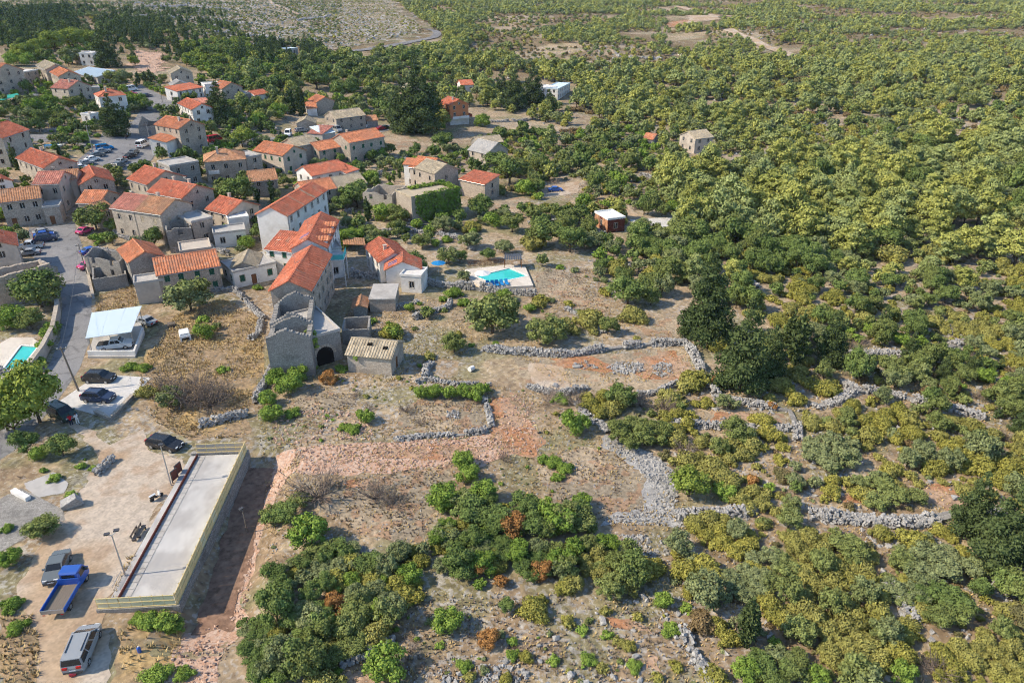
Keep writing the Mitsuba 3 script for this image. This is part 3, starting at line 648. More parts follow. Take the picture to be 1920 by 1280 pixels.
# ------------------------------------------------------------------ houses
def ribs_slope(p0, ex, ed, nrm, L, D, pitch=.5, r=None, th=.14):
    r = r or (.05 if pitch < .7 else .11)
    """One roof slope: a slab with the rows of cover tiles running down it."""
    ms = []
    v = np.array([p0, p0 + ex * L, p0 + ex * L + ed * D, p0 + ed * D])
    lo = v - nrm * th
    vv = np.vstack([v, lo])
    f = [[0, 1, 2], [0, 2, 3], [4, 6, 5], [4, 7, 6], [0, 4, 5], [0, 5, 1], [1, 5, 6], [1, 6, 2], [2, 6, 7], [2, 7, 3], [3, 7, 4], [3, 4, 0]]
    ms.append((vv, np.array(f)))
    n = max(2, int(L / pitch))
    a = (np.arange(n) + .5) * L / n
    w = L / n * .3
    prof = [(-w, 0), (-w * .6, r * 1.6), (w * .6, r * 1.6), (w, 0)]
    V, F = [], []
    for k, s in enumerate(a):
        for d in (0.0, D):
            for (o, h) in prof: V.append(p0 + ex * (s + o) + nrm * (h + .002) + ed * d)
        b = k * 8
        for j in range(3): F += [[b + j, b + j + 1, b + 5 + j], [b + j, b + 5 + j, b + 4 + j]]
        F += [[b, b + 1, b + 2], [b, b + 2, b + 3], [b + 4, b + 6, b + 5], [b + 4, b + 7, b + 6]]
    ms.append((np.array(V), np.array(F)))
    out = trimesh.util.concatenate([trimesh.Trimesh(v, f, process=False) for v, f in ms])
    if np.dot(np.cross(ex, ed), nrm) < 0: out.invert()
    return out

def vec(*a): return np.array(a, float)

def face_panel(pts, holes, thick):
    """pts: outline in (s, z); holes: list of (s0, s1, z0, z1). Panel in the xz plane, its outer face at y = 0, going to y = thick."""
    poly = Polygon(pts).buffer(0)
    for a, b, c, d in holes: poly = poly.difference(sbox(a, c, b, d))
    if poly.geom_type != 'Polygon': poly = max(poly.geoms, key=lambda g: g.area)
    m = prism(poly, thick)
    v = np.array(m.vertices)
    m.vertices = np.stack([v[:, 0], v[:, 2], v[:, 1]], 1)
    m.invert()
    return m

LAND = []     # (name, xyz) of things that labels can point to
HOUSES = []

def house(A, B, depth, eave, kind, roof, wall, label, cat_='house', name='house', win='dark', pitch=.46, chimney=0, front=None, right=None, left=None, door=None, over=.28, th=.32, rk=None, ribs=.46, shut_front=False, base=1.5, seed=None, land=None, extra=None, frame='pale_stone', ppitch=None, wsize=(.9, 1.25)):
    """A house from its near eave A-B (places in the photograph at eave height), going back by depth."""
    a, b = W([A], eave)[0], W([B], eave)[0]
    z0 = min(float(H(*(a[:2]))), float(H(*(b[:2]))))
    a, b = flat(*A, z0 + eave), flat(*B, z0 + eave)
    d = b - a
    L, ang = float(np.hypot(*d)), math.atan2(d[1], d[0])
    D = depth
    org = vec(a[0], a[1], z0)
    key = thing(name, label, cat_)
    P = lambda m: place(m, org, ang)
    HOUSES.append((key, label, L, D, eave))
    fp = Polygon([tuple(a), tuple(b), tuple(b + D * vec(-math.sin(ang), math.cos(ang))), tuple(a + D * vec(-math.sin(ang), math.cos(ang)))])
    BLOCK.append(fp.buffer(1.0))
    if land: LAND.append((land, np.array([*fp.centroid.coords[0], z0])))
    rng = np.random.default_rng(seed if seed is not None else len(HOUSES))
    rise = (D if kind == 'g' else L) / 2 * pitch if kind in 'gGh' else 0
    def rows(n, length, cols=None):
        nf = max(1, int(round(eave / 2.9)))
        hole = []
        if n is None: n = max(1, int(length / 3.1))
        if n == 0: return []
        for fl in range(nf):
            for i in range(n):
                s = length * (i + .5) / n + rng.uniform(-.25, .25)
                zb = fl * eave / nf + 1.0 + rng.uniform(0, .15)
                if zb + wsize[1] > eave - .2: zb = eave - .25 - wsize[1]
                if hole and s - wsize[0] / 2 - hole[-1][1] < .3 and hole[-1][2] == zb: continue
                hole.append((s - wsize[0] / 2, s + wsize[0] / 2, zb, zb + wsize[1]))
        return hole
    walls = []
    fh, rh, lh = rows(front, L), rows(right, D), rows(left, D)
    bh = []
    def doorhole(hs, length, at):
        c = length * at
        hs = [h for h in hs if h[1] < c - .65 or h[0] > c + .65 or h[2] > 2.3]
        return hs + [(c - .5, c + .5, 0.05, 2.1)]
    if door and door[0] == 'f': fh = doorhole(fh, L, door[1])
    if door and door[0] == 'r': rh = doorhole(rh, D, door[1])
    if door and door[0] == 'l': lh = doorhole(lh, D, door[1])
    jag = lambda pts: pts
    ruin = kind in 'rR'
    def top(length, gable):
        if ruin:
            n = max(8, int(length / .38))
            s = np.linspace(length, 0, n + 1)
            hgt = eave * (1 - .16 * meshkit.fbm(np.column_stack([s / 2.2, s * 0 + rng.uniform(0, 50), s * 0]), 3))
            if gable: hgt = hgt + np.maximum(0, 1 - np.abs(s - length / 2) / (length / 2)) * length / 2 * pitch * .95
            hgt = np.round(hgt / .09) * .09
            pts = []
            for i in range(n):
                pts += [(s[i], hgt[i]), (s[i + 1] + .02, hgt[i])]
            return [(0, -base), (length, -base)] + pts
        if gable: return [(0, -base), (length, -base), (length, eave), (length / 2, eave + length / 2 * pitch), (0, eave)]
        return [(0, -base), (length, -base), (length, eave), (0, eave)]
    gF, gS = kind in 'GR', kind == 'g'
    srise = D * (ppitch or .22)
    if kind == 'G' or kind == 'R':
        if rise > 0 and eave > 4.5 and front is None and not ruin: fh.append((L / 2 - .35, L / 2 + .35, eave + .1, eave + .9))
    if kind == 'g' and eave > 4.5 and right is None: rh.append((D / 2 - .35, D / 2 + .35, eave + .1, eave + .9))
    F = face_panel(top(L, gF), fh, th)
    Bk = face_panel(top(L, gF) if kind != 's' else [(0, -base), (L, -base), (L, eave + srise), (0, eave + srise)], bh, th)
    if kind == 's': F = face_panel([(0, -base), (L, -base), (L, eave), (0, eave)], fh, th)
    Bk.apply_transform(trimesh.transformations.rotation_matrix(math.pi, [0, 0, 1])); Bk.apply_translation([L, D, 0])
    Dl = D - 2 * th
    def side(hs, mirror):
        hs2 = [(x0 - th, x1 - th, c, e) for x0, x1, c, e in hs if x0 > th + .1 and x1 < D - th - .1]
        if ruin: pts = top(Dl, False)
        elif gS: pts = [(0, -base), (Dl, -base), (Dl, eave + th * pitch), (Dl / 2, eave + D / 2 * pitch), (0, eave + th * pitch)]
        elif kind == 's':
            k = srise / D
            e0, e1 = (eave + k * th, eave + k * (D - th))
            pts = [(0, -base), (Dl, -base), (Dl, e1), (0, e0)]
        else: pts = [(0, -base), (Dl, -base), (Dl, eave), (0, eave)]
        return pts, hs2
    pr, hr = side(rh, False)
    Rr = face_panel(pr, hr, th); Rr.apply_transform(trimesh.transformations.rotation_matrix(math.pi / 2, [0, 0, 1])); Rr.apply_translation([L, th, 0])
    pl, hl = side(lh, True)
    pl2 = [(Dl - s, z) for s, z in pl][::-1]
    hl2 = [(Dl - s1, Dl - s0, z0_, z1_) for s0, s1, z0_, z1_ in hl]
    Lf = face_panel(pl2, hl2, th); Lf.apply_transform(trimesh.transformations.rotation_matrix(-math.pi / 2, [0, 0, 1])); Lf.apply_translation([0, D - th, 0])
    part(key, 'wall', P(cat([F, Bk, Rr, Lf])), wall)
    # windows and doors in their openings
    def fit(hs, toworld):
        for (s0, s1, z0_, z1_) in hs:
            isdoor = z0_ < .2
            if isdoor:
                m = bx(s0, s1, .12, .18, z0_, z1_)
                part(key, 'door', P(toworld(m)), 'brown_wood' if not ruin else 'dark_inside')
                continue
            if ruin: continue
            w = .11
            fr = cat([bx(s0 - w, s0, -.035, .05, z0_ - w, z1_ + w), bx(s1, s1 + w, -.035, .05, z0_ - w, z1_ + w), bx(s0, s1, -.035, .05, z1_, z1_ + w), bx(s0 - .04, s1 + .04, -.06, .05, z0_ - w, z0_)])
            k = part(key, 'window', P(toworld(fr)), frame)
            if win == 'shutter':
                sl = [bx(s0, (s0 + s1) / 2 - .015, .03, .07, z0_, z1_), bx((s0 + s1) / 2 + .015, s1, .03, .07, z0_, z1_)]
                part(k, 'shutter', P(toworld(cat(sl))), 'green_shutter')
            elif win == 'yellow':
                part(k, 'shutter', P(toworld(cat([bx(s0, (s0 + s1) / 2 - .015, .03, .07, z0_, z1_), bx((s0 + s1) / 2 + .015, s1, .03, .07, z0_, z1_)]))), 'beige_tile')
            else:
                c = (s0 + s1) / 2
                part(k, 'pane', P(toworld(bx(s0, s1, .16, .18, z0_, z1_))), 'dark_glass')
                part(k, 'sash', P(toworld(cat([bx(c - .03, c + .03, .12, .158, z0_, z1_), bx(s0, c - .03, .12, .158, z1_ - .06, z1_), bx(c + .03, s1, .12, .158, z1_ - .06, z1_)]))), 'white_paint' if win == 'dark' else 'brown_wood')
    fit(fh, lambda m: m)
    def tr(m): m.apply_transform(trimesh.transformations.rotation_matrix(math.pi / 2, [0, 0, 1])); m.apply_translation([L, th, 0]); return m
    def tl(m): m.apply_transform(trimesh.transformations.rotation_matrix(-math.pi / 2, [0, 0, 1])); m.apply_translation([0, D - th, 0]); return m
    fit(hr, tr); fit(hl2, tl)
    # roof
    o = over
    rk = None
    if kind in 'gG':
        if kind == 'g':
            run, ex, e0 = D / 2, vec(1, 0, 0), L + 2 * o
            n1, n2 = vec(0, -pitch, 1), vec(0, pitch, 1)
            s1 = (vec(-o, -o, eave - o * pitch), vec(0, 1, pitch)); s2 = (vec(-o, D + o, eave - o * pitch), vec(0, -1, pitch))
            rid = (vec(-o, D / 2, eave + run * pitch), vec(L + o, D / 2, eave + run * pitch))
        else:
            run, ex, e0 = L / 2, vec(0, 1, 0), D + 2 * o
            n1, n2 = vec(-pitch, 0, 1), vec(pitch, 0, 1)
            s1 = (vec(-o, -o, eave - o * pitch), vec(1, 0, pitch)); s2 = (vec(L + o, -o, eave - o * pitch), vec(-1, 0, pitch))
            rid = (vec(L / 2, -o, eave + run * pitch), vec(L / 2, D + o, eave + run * pitch))
        ms = []
        for (p0, ed), nn in ((s1, n1), (s2, n2)):
            nn = nn / np.linalg.norm(nn); k = np.linalg.norm(ed)
            ms.append(ribs_slope(p0 + nn * .15, ex, ed / k, nn, e0, (run + o) * k - .01, ribs))
        ms.append(tube(rid[0] + vec(0, 0, .15), rid[1] + vec(0, 0, .15), .15, 7))
        rk = part(key, 'roof', P(cat(ms)), roof)
    elif kind == 'h':
        ph = rise if rise else 1.5
        ph = min(L, D) / 2 * pitch
        i = min(L, D) / 2 * .98
        v = np.array([[-o, -o, eave], [L + o, -o, eave], [L + o, D + o, eave], [-o, D + o, eave], [i if L > D else L / 2, D / 2 if L > D else i, eave + ph], [L - i if L > D else L / 2 + .01, D / 2 if L > D else D - i, eave + ph]], float)
        f = [[0, 1, 5], [0, 5, 4], [1, 2, 5], [2, 3, 4], [2, 4, 5], [3, 0, 4]] if L > D else [[0, 1, 4], [1, 2, 5], [1, 5, 4], [2, 3, 5], [3, 0, 4], [3, 4, 5]]
        f2 = [[0, 2, 1], [0, 3, 2]]
        hip = trimesh.Trimesh(v, np.array(f + f2), process=False)
        caps = [tube(v[a_] + vec(0, 0, .03), v[b_] + vec(0, 0, .03), .1, 6) for a_, b_ in ((4, 5), (0, 4), (3, 4) if L > D else (1, 4), (1, 5) if L > D else (3, 5), (2, 5))]
        rk = part(key, 'roof', P(cat([hip] + caps)), roof)
    elif kind == 's':
        k = srise / D
        nn = vec(0, -k, 1); nn /= np.linalg.norm(nn); ed = vec(0, 1, k); kk = np.linalg.norm(ed)
        rk = part(key, 'roof', P(ribs_slope(vec(-o, -o, eave - o * k) + nn * .15, vec(1, 0, 0), ed / kk, nn, L + 2 * o, (D + 2 * o) * kk, ribs)), roof)
    elif kind == 'f':
        ms = [bx(-.12, L + .12, -.12, D + .12, eave, eave + .16)]
        if depth > 3 and eave > 2.8:
            e = eave + .16
            ms += [bx(-.12, L + .12, -.12, .1, e, e + .3), bx(-.12, L + .12, D - .1, D + .12, e, e + .3), bx(-.12, .1, .1, D - .1, e, e + .3), bx(L - .1, L + .12, .1, D - .1, e, e + .3)]
        rk = part(key, 'roof', P(cat(ms)), roof)
    if chimney and rk:
        for c in range(chimney):
            cx, cy = (L * (.25 + .45 * c), D * .62) if kind == 'g' else (L * .35, D * (.3 + .4 * c))
            zr = eave + rise * .55
            cm = [bx(cx - .28, cx + .28, cy - .28, cy + .28, zr, eave + rise + .7), bx(cx - .38, cx + .38, cy - .38, cy + .38, eave + rise + .7, eave + rise + .82)]
            part(rk, 'chimney', P(cat(cm)), 'beige_plaster')
    # gutters, a downpipe and an aerial
    if not ruin and rk and eave > 3.5 and kind in 'gGs':
        if kind == 'g': gl = [tube((-o, -o - .07, eave - o * pitch - .02), (L + o, -o - .07, eave - o * pitch - .02), .07, 6), tube((L - .15, -.08, eave - o * pitch - .1), (L - .15, -.08, .1), .045, 6)]
        elif kind == 'G': gl = [tube((L + o + .07, -o, eave - o * pitch - .02), (L + o + .07, D + o, eave - o * pitch - .02), .07, 6), tube((L + .08, .3, eave - .1), (L + .08, .3, .1), .045, 6)]
        else: gl = [tube((-o, -o - .07, eave - .08), (L + o, -o - .07, eave - .08), .07, 6)]
        part(rk, 'gutter', P(cat(gl)), 'steel')
        if rng.random() < .55:
            ax_, ay_ = L * rng.uniform(.2, .8), D * rng.uniform(.3, .7)
            zt = eave + rise + 1.3
            part(rk, 'aerial', P(cat([tube((ax_, ay_, eave), (ax_, ay_, zt), .03, 5), tube((ax_ - .5, ay_, zt - .1), (ax_ + .5, ay_, zt - .1), .02, 4), tube((ax_ - .35, ay_, zt - .4), (ax_ + .35, ay_, zt - .4), .02, 4)])), 'steel')
    return dict(key=key, P=P, L=L, D=D, eave=eave, org=org, ang=ang, rise=rise, roof=rk, z0=z0)

G, O, S = 'grey_stone', 'old_stone', 'pale_stone'
h = house
# far left, from the top of the village down
h((107, 99), (147, 100), 8, 4.5, 'f', 'concrete', 'beige_plaster', 'grey flat roofed house beside the lime green trees above the village', win='dark')
h((148, 101), (173, 101), 9, 5.5, 'f', 'white_plaster', 'white_plaster', 'modern white box house next to a tall dark conifer above the village')
h((-14, 137), (43, 131), 11, 8, 'G', 'orange_tile', 'pale_stone', 'tall pale gabled house at the left edge above the road')
h((46, 136), (71, 132), 7, 5, 'f', 'white_plaster', G, 'small white flat roofed block next to the tall pale gabled house')
h((68, 122), (86, 131), 7.5, 6, 'g', 'beige_tile', S, 'beige roofed half of the long house at the top of the village', right=0)
h((86, 131), (110, 144), 7.5, 6, 'g', 'orange_tile', S, 'orange roofed half of the long house at the top of the village')
h((127, 167), (171, 161), 9, 5.5, 'G', 'pink_tile', S, 'stone house with pink red roof and small gable window', chimney=1)
h((172, 166), (187, 165), 6, 4, 'f', 'concrete', G, 'small flat roofed annex of the pink roofed gable house')
h((132, 138), (182, 145), 8, 3, 's', 'white_metal', 'concrete', 'shed with pale sheet metal roof behind the pink roofed gable house', ribs=1.2)
h((185, 182), (236, 178), 9, 6, 'h', 'red_tile', 'white_plaster', 'white house with red hipped roof half hidden by a cedar', chimney=1)
h((168, 216), (184, 213), 4, 3, 'f', 'white_plaster', 'white_plaster', 'small white hut with slender chimney beside the cedar', 'hut', 'hut', chimney=1)
h((320, 139), (360, 137), 13, 6.5, 'G', 'beige_tile', 'pale_stone', 'beige roofed stone house under the excavated pit')
h((322, 161), (354, 159), 8, 4.5, 'G', 'concrete', G, 'grey gable roofed outbuilding below the excavated pit', win='dark')
h((332, 172), (380, 164), 6, 4.5, 's', 'red_tile', 'white_plaster', 'white house with low red lean to roof beside the bend of the road')
h((384, 160), (414, 158), 7, 6, 'f', 'white_plaster', 'white_plaster', 'white flat roofed cube beside the dark cedar')
h((416, 167), (454, 163), 9, 6, 'G', 'orange_tile', G, 'grey gabled house with orange roof behind the dark cedar')
h((455, 178), (479, 174), 6, 4, 'f', 'concrete', O, 'low grey stone block behind the dark cedar')
h((334, 194), (360, 206), 7, 5.5, 'g', 'red_tile', 'white_plaster', 'white house with red roof at the bend of the street above the square')
h((361, 196), (394, 193), 5, 5, 's', 'pink_tile', 'beige_plaster', 'long shed with magenta red roof above the square')
h((335, 242), (383, 234), 13, 8, 'G', 'orange_tile', G, 'tall grey stone house with orange roof standing on the square', chimney=1, land='the tall stone house on the square')
h((311, 267), (333, 258), 5, 4.5, 's', 'orange_tile', 'white_plaster', 'small porch with orange lean to roof against the tall stone house', front=0)
h((295, 235), (312, 224), 6, 4, 'R', 'concrete', O, 'small roofless stone ruin beside the tall stone house on the square', 'ruin', 'ruined_house')
h((4, 259), (53, 243), 10, 8, 'g', 'red_tile', S, 'three storey pale stone house with red roof at the left edge', win='brown', chimney=1, front=2)
h((31, 296), (82, 315), 8, 6, 'g', 'red_tile', S, 'long stone house with bright red roof left of the car park', chimney=1)
h((62, 345), (109, 344), 8, 7, 'g', 'pink_tile', 'beige_plaster', 'beige house with pink roof below the car park', front=2)
h((112, 338), (143, 336), 7, 6, 'g', 'brown_tile', 'beige_plaster', 'beige house with small tiled roof attached to the pink roofed house')
h((-14, 345), (22, 339), 9, 6, 'G', 'red_tile', 'white_plaster', 'white gabled house with red roof cut by the left edge')
h((0, 380), (76, 371), 8, 6, 'g', 'brown_tile', G, 'long low stone house with brown roof and small shop front at the left', front=3, door=('f', .2), land='the brown roofed house at the left')
h((80, 391), (111, 388), 5, 4, 'f', 'concrete', G, 'flat roofed stone annex of the brown roofed house', door=('f', .4), front=1)
h((149, 347), (213, 339), 13, 5.5, 'G', 'red_tile', G, 'grey stone gabled house with faded red roof below the car park')
h((240, 335), (276, 346), 10, 6.5, 'g', 'red_tile', S, 'stone house with red roof left of the flat grey stone building', chimney=1)
h((276, 338), (330, 330), 10, 6.5, 'f', 'concrete', O, 'flat grey stone building behind the red roofed stone house')
h((318, 313), (372, 304), 8, 6, 'f', 'concrete', O, 'flat grey roofed stone building on the near side of the square')
bh_ = h((383, 304), (460, 298), 10, 6.5, 'h', 'brown_tile', G, 'grey stone house with brown hipped roof and small white balcony', chimney=1)
h((461, 297), (490, 292), 8, 5.5, 'f', 'concrete', 'pale_stone', 'flat roofed stone annex beside the brown hipped roof')
h((145, 380), (186, 381), 8, 4.5, 'g', 'orange_tile', G, 'low stone house with bright orange roof behind the big round tree', land='the orange roofed house behind the road tree')
h((192, 396), (213, 390), 6, 4.5, 'g', 'brown_tile', G, 'tiny brown roofed house between the orange and the pink roof')
h((208, 389), (251, 395), 9, 7, 'g', 'pink_tile', S, 'pink roofed half of the big double house above the road', front=2, right=0)
h((251, 395), (301, 402), 9, 7, 'g', 'brown_tile', S, 'brown roofed half of the big double house above the road', win='yellow', front=2, chimney=1, land='the big double house')
h((310, 430), (358, 424), 7, 5.5, 'R', 'concrete', O, 'roofless stained shell against the big double house', 'ruin', 'ruined_house', pitch=.05)
h((359, 418), (398, 409), 7, 5.5, 'f', 'concrete', G, 'flat roofed stone cube right of the big double house', front=1)
h((277, 360), (341, 372), 9, 7, 'g', 'red_tile', G, 'red roofed stone house behind the big double house', chimney=2)
h((386, 392), (426, 402), 9, 4.5, 'g', 'red_tile', 'beige_plaster', 'beige house with red roof left of the tall white houses', chimney=1)
h((428, 413), (466, 408), 6, 4, 'f', 'white_plaster', 'white_plaster', 'upper white terrace block left of the tall white houses')
h((400, 440), (460, 433), 5, 3.2, 'f', 'concrete', 'white_plaster', 'lower white block in front of the white terrace block')
h((222, 488), (256, 474), 9, 4.5, 'R', 'concrete', O, 'roofless stone ruin with stepped gables above the orange gable house', 'ruin', 'ruined_house', land='the roofless ruin by the road')
h((241, 492), (306, 479), 9, 5.2, 'G', 'orange_tile', O, 'dark stone house with bright orange gable roof above the small ruins', door=('f', .45), front=0, land='the orange gable house')
h((295, 516), (411, 498), 8, 5.2, 'g', 'orange_tile', G, 'long low stone house with bright orange roof and green shutters', win='shutter', front=4, land='the long orange roofed house')
h((338, 474), (396, 466), 6, 4, 'f', 'beige_plaster', 'beige_plaster', 'beige flat roofed block behind the long orange roof', front=0)
h((252, 534), (306, 526), 4, 4, 'f', 'concrete', 'beige_plaster', 'plastered terrace block in front of the orange gable house', front=0, right=0)
h((172, 522), (236, 512), 7, 2.8, 'r', 'concrete', O, 'low roofless stone enclosure beside the road', 'ruin', 'ruined_house', front=0, left=0, right=0, land='the roofless enclosure by the road')
h((-32, 470), (31, 460), 9, 6, 'G', 'red_tile', 'beige_plaster', 'pale plastered house with dark red roof at the left edge')
h((-20, 520), (93, 492), 5, 6, 'r', 'concrete', G, 'tall stone shell of a ruin at the left edge above the round tree', 'ruin', 'ruined_house', front=0, right=0, left=0, th=.7, land='the tall stone shell at the left')
# centre
h((433, 503), (481, 500), 7, 3.4, 'G', 'beige_tile', O, 'small dark stone shed with beige roof beside the lane')
h((437, 512), (517, 494), 7, 3.2, 'f', 'concrete', 'white_plaster', 'low white house with grey roof and green door beside the lane', win='shutter', door=('f', .45), front=3)
hb1 = h((481, 402), (538, 405), 21, 8.5, 'G', 'red_tile', 'white_plaster', 'tall white house with ribbed red roof, farthest of the three big ones', ribs=.9, land='the farthest big white house', front=0, right=6, pitch=.5)
hb2 = h((546, 466), (612, 464), 17, 8.5, 'G', 'red_tile', 'white_plaster', 'tall white house with roof window and three small gables, middle of the three big ones', ribs=.9, land='the middle big white house', front=0, right=5, pitch=.52)
hb3 = h((507, 545), (582, 544), 17, 7.5, 'G', 'red_tile', G, 'stone and white house with ribbed red roof, nearest of the three big ones', ribs=.9, land='the nearest big red roofed house', front=0, right=5, pitch=.52)
h((498, 467), (546, 472), 6, 5, 's', 'red_tile', 'white_plaster', 'white side wing with low red roof left of the middle big house', win='shutter', front=2, ppitch=.3)
h((612, 470), (640, 466), 6, 6, 'f', 'concrete', 'white_plaster', 'white terrace block right of the middle big house')
h((497, 632), (580, 627), 5, 7.0, 'R', 'concrete', O, 'front gable of the tall roofless stone ruin at the village edge', 'ruin', 'ruined_house', front=0, left=0, right=0, pitch=.55, th=.7, land='the tall gable ruin')
h((504, 604), (582, 598), 9, 7.0, 'R', 'concrete', O, 'second roofless bay of the tall stone ruin with a plain gable', 'ruin', 'ruined_house', front=0, left=0, right=0, pitch=.6, th=.7)
arch = h((584, 634), (637, 620), 10, 5.0, 'f', 'concrete', O, 'vaulted stone annex with flat roof and dark arch beside the gable ruin', front=0, right=0, left=0)
h((640, 617), (692, 614), 5, 2.8, 'r', 'concrete', O, 'small roofless stone yard beside the vaulted annex', 'ruin', 'ruined_house', front=0, right=0, left=0)
cot = h((650, 664), (732, 672), 5.6, 3.0, 'g', 'beige_tile', S, 'small stone cottage with worn beige tile roof and an ivy strand', 'cottage', 'cottage', front=0, right=0, door=('r', .45), land='the tiled stone cottage', ribs=.42)
h((692, 562), (740, 561), 7, 2.4, 'f', 'concrete', G, 'low stone store with bare grey concrete roof slab', front=0, right=0)
h((662, 577), (686, 576), 4, 2.0, 'G', 'brown_tile', O, 'tiny stone lean to left of the bare concrete roof', 'hut', 'hut', front=0, right=0, left=0)
hs1 = h((711, 491), (768, 482), 10, 4.5, 'G', 'red_tile', 'white_plaster', 'small white house with red ribbed roof beside the pool garden', ribs=.8, chimney=1, land='the small red roofed house')
hs2 = h((723, 506), (788, 503), 5, 3.8, 'G', 'red_tile', 'white_plaster', 'front wing of the small white house with a solar panel on its red roof', ribs=.8, front=1)
h((789, 520), (801, 505), 4, 3.4, 'f', 'white_plaster', 'white_plaster', 'narrow white roof terrace beside the small red roofed house', front=0)
h((572, 362), (630, 353), 8, 5, 'g', 'orange_tile', G, 'orange roofed half of the long stone house behind the fig tree', front=2, right=0)
h((630, 353), (687, 343), 8, 5, 'g', 'beige_tile', G, 'half collapsed beige roofed half of the long stone house', front=2)
h((585, 330), (650, 317), 8, 6, 'g', 'red_tile', 'white_plaster', 'white house with red roof behind the long stone house')
h((650, 325), (672, 318), 7, 5.5, 's', 'red_tile', 'white_plaster', 'white side wing with dark red roof behind the long stone house')
h((470, 341), (520, 336), 8, 4.5, 'g', 'brown_tile', O, 'low grey building with weathered red roof left of the white houses')
h((530, 292), (573, 282), 13, 6, 'G', 'orange_tile', 'beige_plaster', 'beige gabled house with orange roof at the left end of the row', win='shutter', land='the row house')
h((556, 275), (597, 267), 8, 6, 'g', 'beige_tile', G, 'beige roofed stone house in the row with green shutters', win='shutter', front=2)
h((598, 283), (655, 272), 8, 4.8, 'g', 'orange_tile', G, 'low orange roofed stone house in the middle of the row', win='shutter', front=3)
h((655, 268), (720, 256), 9, 7, 'g', 'orange_tile', G, 'tall orange roofed stone house at the right end of the row', win='shutter', front=4, chimney=1, land='the tall house at the right end of the row')
h((630, 223), (685, 216), 9, 5, 'g', 'beige_tile', G, 'stone house with mixed beige and red roof above the row', front=3)
h((688, 227), (708, 226), 5, 3, 's', 'brown_tile', O, 'small dark shed right of the stone house above the row', 'shed', 'shed', front=0)
h((556, 232), (590, 231), 7, 3.2, 'G', 'beige_tile', G, 'small grey gabled barn with beige roof beside the upper road', front=0)
h((577, 250), (604, 252), 7, 3, 's', 'pink_tile', 'concrete', 'shed with pinkish red roof beside the white minibus', 'shed', 'shed', front=0)
h((604, 252), (628, 248), 7, 3, 's', 'white_metal', 'concrete', 'shed with whitish sheet roof next to the pinkish one', 'shed', 'shed', front=0)
h((594, 192), (626, 189), 9, 5, 'G', 'orange_tile', G, 'grey gabled house with orange roof in the trees above the upper road', front=0)
h((576, 204), (594, 203), 7, 3, 's', 'orange_tile', 'white_plaster', 'white annex with orange lean to roof in the trees above the upper road', front=0)
h((478, 179), (503, 175), 6, 4, 'g', 'red_tile', 'white_plaster', 'white house with red roof among the trees left of the slim cypress')
h((764, 167), (793, 165), 8, 4, 'G', 'beige_tile', G, 'lone grey stone barn with beige roof in the woods', front=0)
oh = h((843, 198), (878, 195), 10, 8, 'G', 'red_tile', 'orange_wall', 'three storey orange house with red roof among dark trees', chimney=1, land='the orange house') if 'orange_wall' in scene else None
h((865, 160), (888, 159), 8, 3.5, 'g', 'red_tile', 'white_plaster', 'white bungalow with faded red roof behind the orange house')
h((897, 270), (943, 266), 7, 3, 'g', 'beige_tile', O, 'low ruin with beige roof behind the stone chapel', front=0, right=0)
ch = h((913, 289), (952, 281), 9, 4.6, 'G', 'concrete', S, 'small stone chapel with open grey roof and pointed gable', 'chapel', 'chapel', front=0, left=2, land='the stone chapel', pitch=.6)
h((768, 313), (803, 318), 9, 6, 'g', 'orange_tile', 'beige_plaster', 'beige house with orange roof left of the round stone tower')
h((804, 312), (818, 305), 8, 6.5, 'G', 'orange_tile', 'white_plaster', 'narrow house with orange gable against the round stone tower')
h((815, 326), (859, 317), 9, 6.5, 'G', 'beige_tile', G, 'stone gabled house with pale roof behind the ivy tower', front=1)
h((862, 336), (909, 346), 6, 4.5, 's', 'red_tile', G, 'stone annex with red roof right of the pale roofed gable house', front=0)
h((734, 362), (762, 345), 8, 6, 'r', 'concrete', S, 'tall roofless pale stone ruin left of the ivy tower', 'ruin', 'ruined_house', front=0, left=2, right=0)
iv = h((771, 372), (860, 356), 8, 6.5, 'f', 'beige_tile', G, 'square stone tower thickly grown with ivy', 'tower', 'ivy_tower', front=0, right=0, left=0, land='the ivy tower')
h((1304, 261), (1337, 257), 8, 5, 'g', 'beige_tile', 'beige_plaster', 'lone house with beige roof at the edge of the pine wood', front=2, land='the lone house by the pine wood')
h((1206, 260), (1224, 262), 6, 2.5, 'g', 'orange_tile', O, 'tiny orange roofed hut left of the lone house by the pine wood', 'hut', 'hut', front=0)
h((1003, 168), (1045, 164), 9, 5, 'f', 'white_plaster', 'white_plaster', 'modern white house with flat roofs behind dark cypresses', land='the modern white house')
h((1046, 168), (1069, 157), 7, 5, 'f', 'white_metal', 'white_plaster', 'right block of the modern white house with a sloping white side')
cab = h((1140, 413), (1172, 409), 6.5, 3.2, 'f', 'white_paint', 'red_wood', 'timber clad cabin with flat white roof', 'cabin', 'cabin', front=1, left=1, right=0, land='the timber cabin')
h((534, 93), (558, 91), 7, 3.2, 'f', 'white_metal', 'concrete', 'small grey flat roofed house far up beside the hillside road', front=2)
h((1075 // 1, -2 + 0), (1080, -2), 5, 3, 'f', 'white_paint', 'white_plaster', 'tiny far white building', front=0) if False else None

# ------------------------------------------------------------------ house details
def on(hh, name, mesh, bsdf, parent=None, **k):
    return part(parent or hh['key'], name, hh['P'](mesh), bsdf, **k)

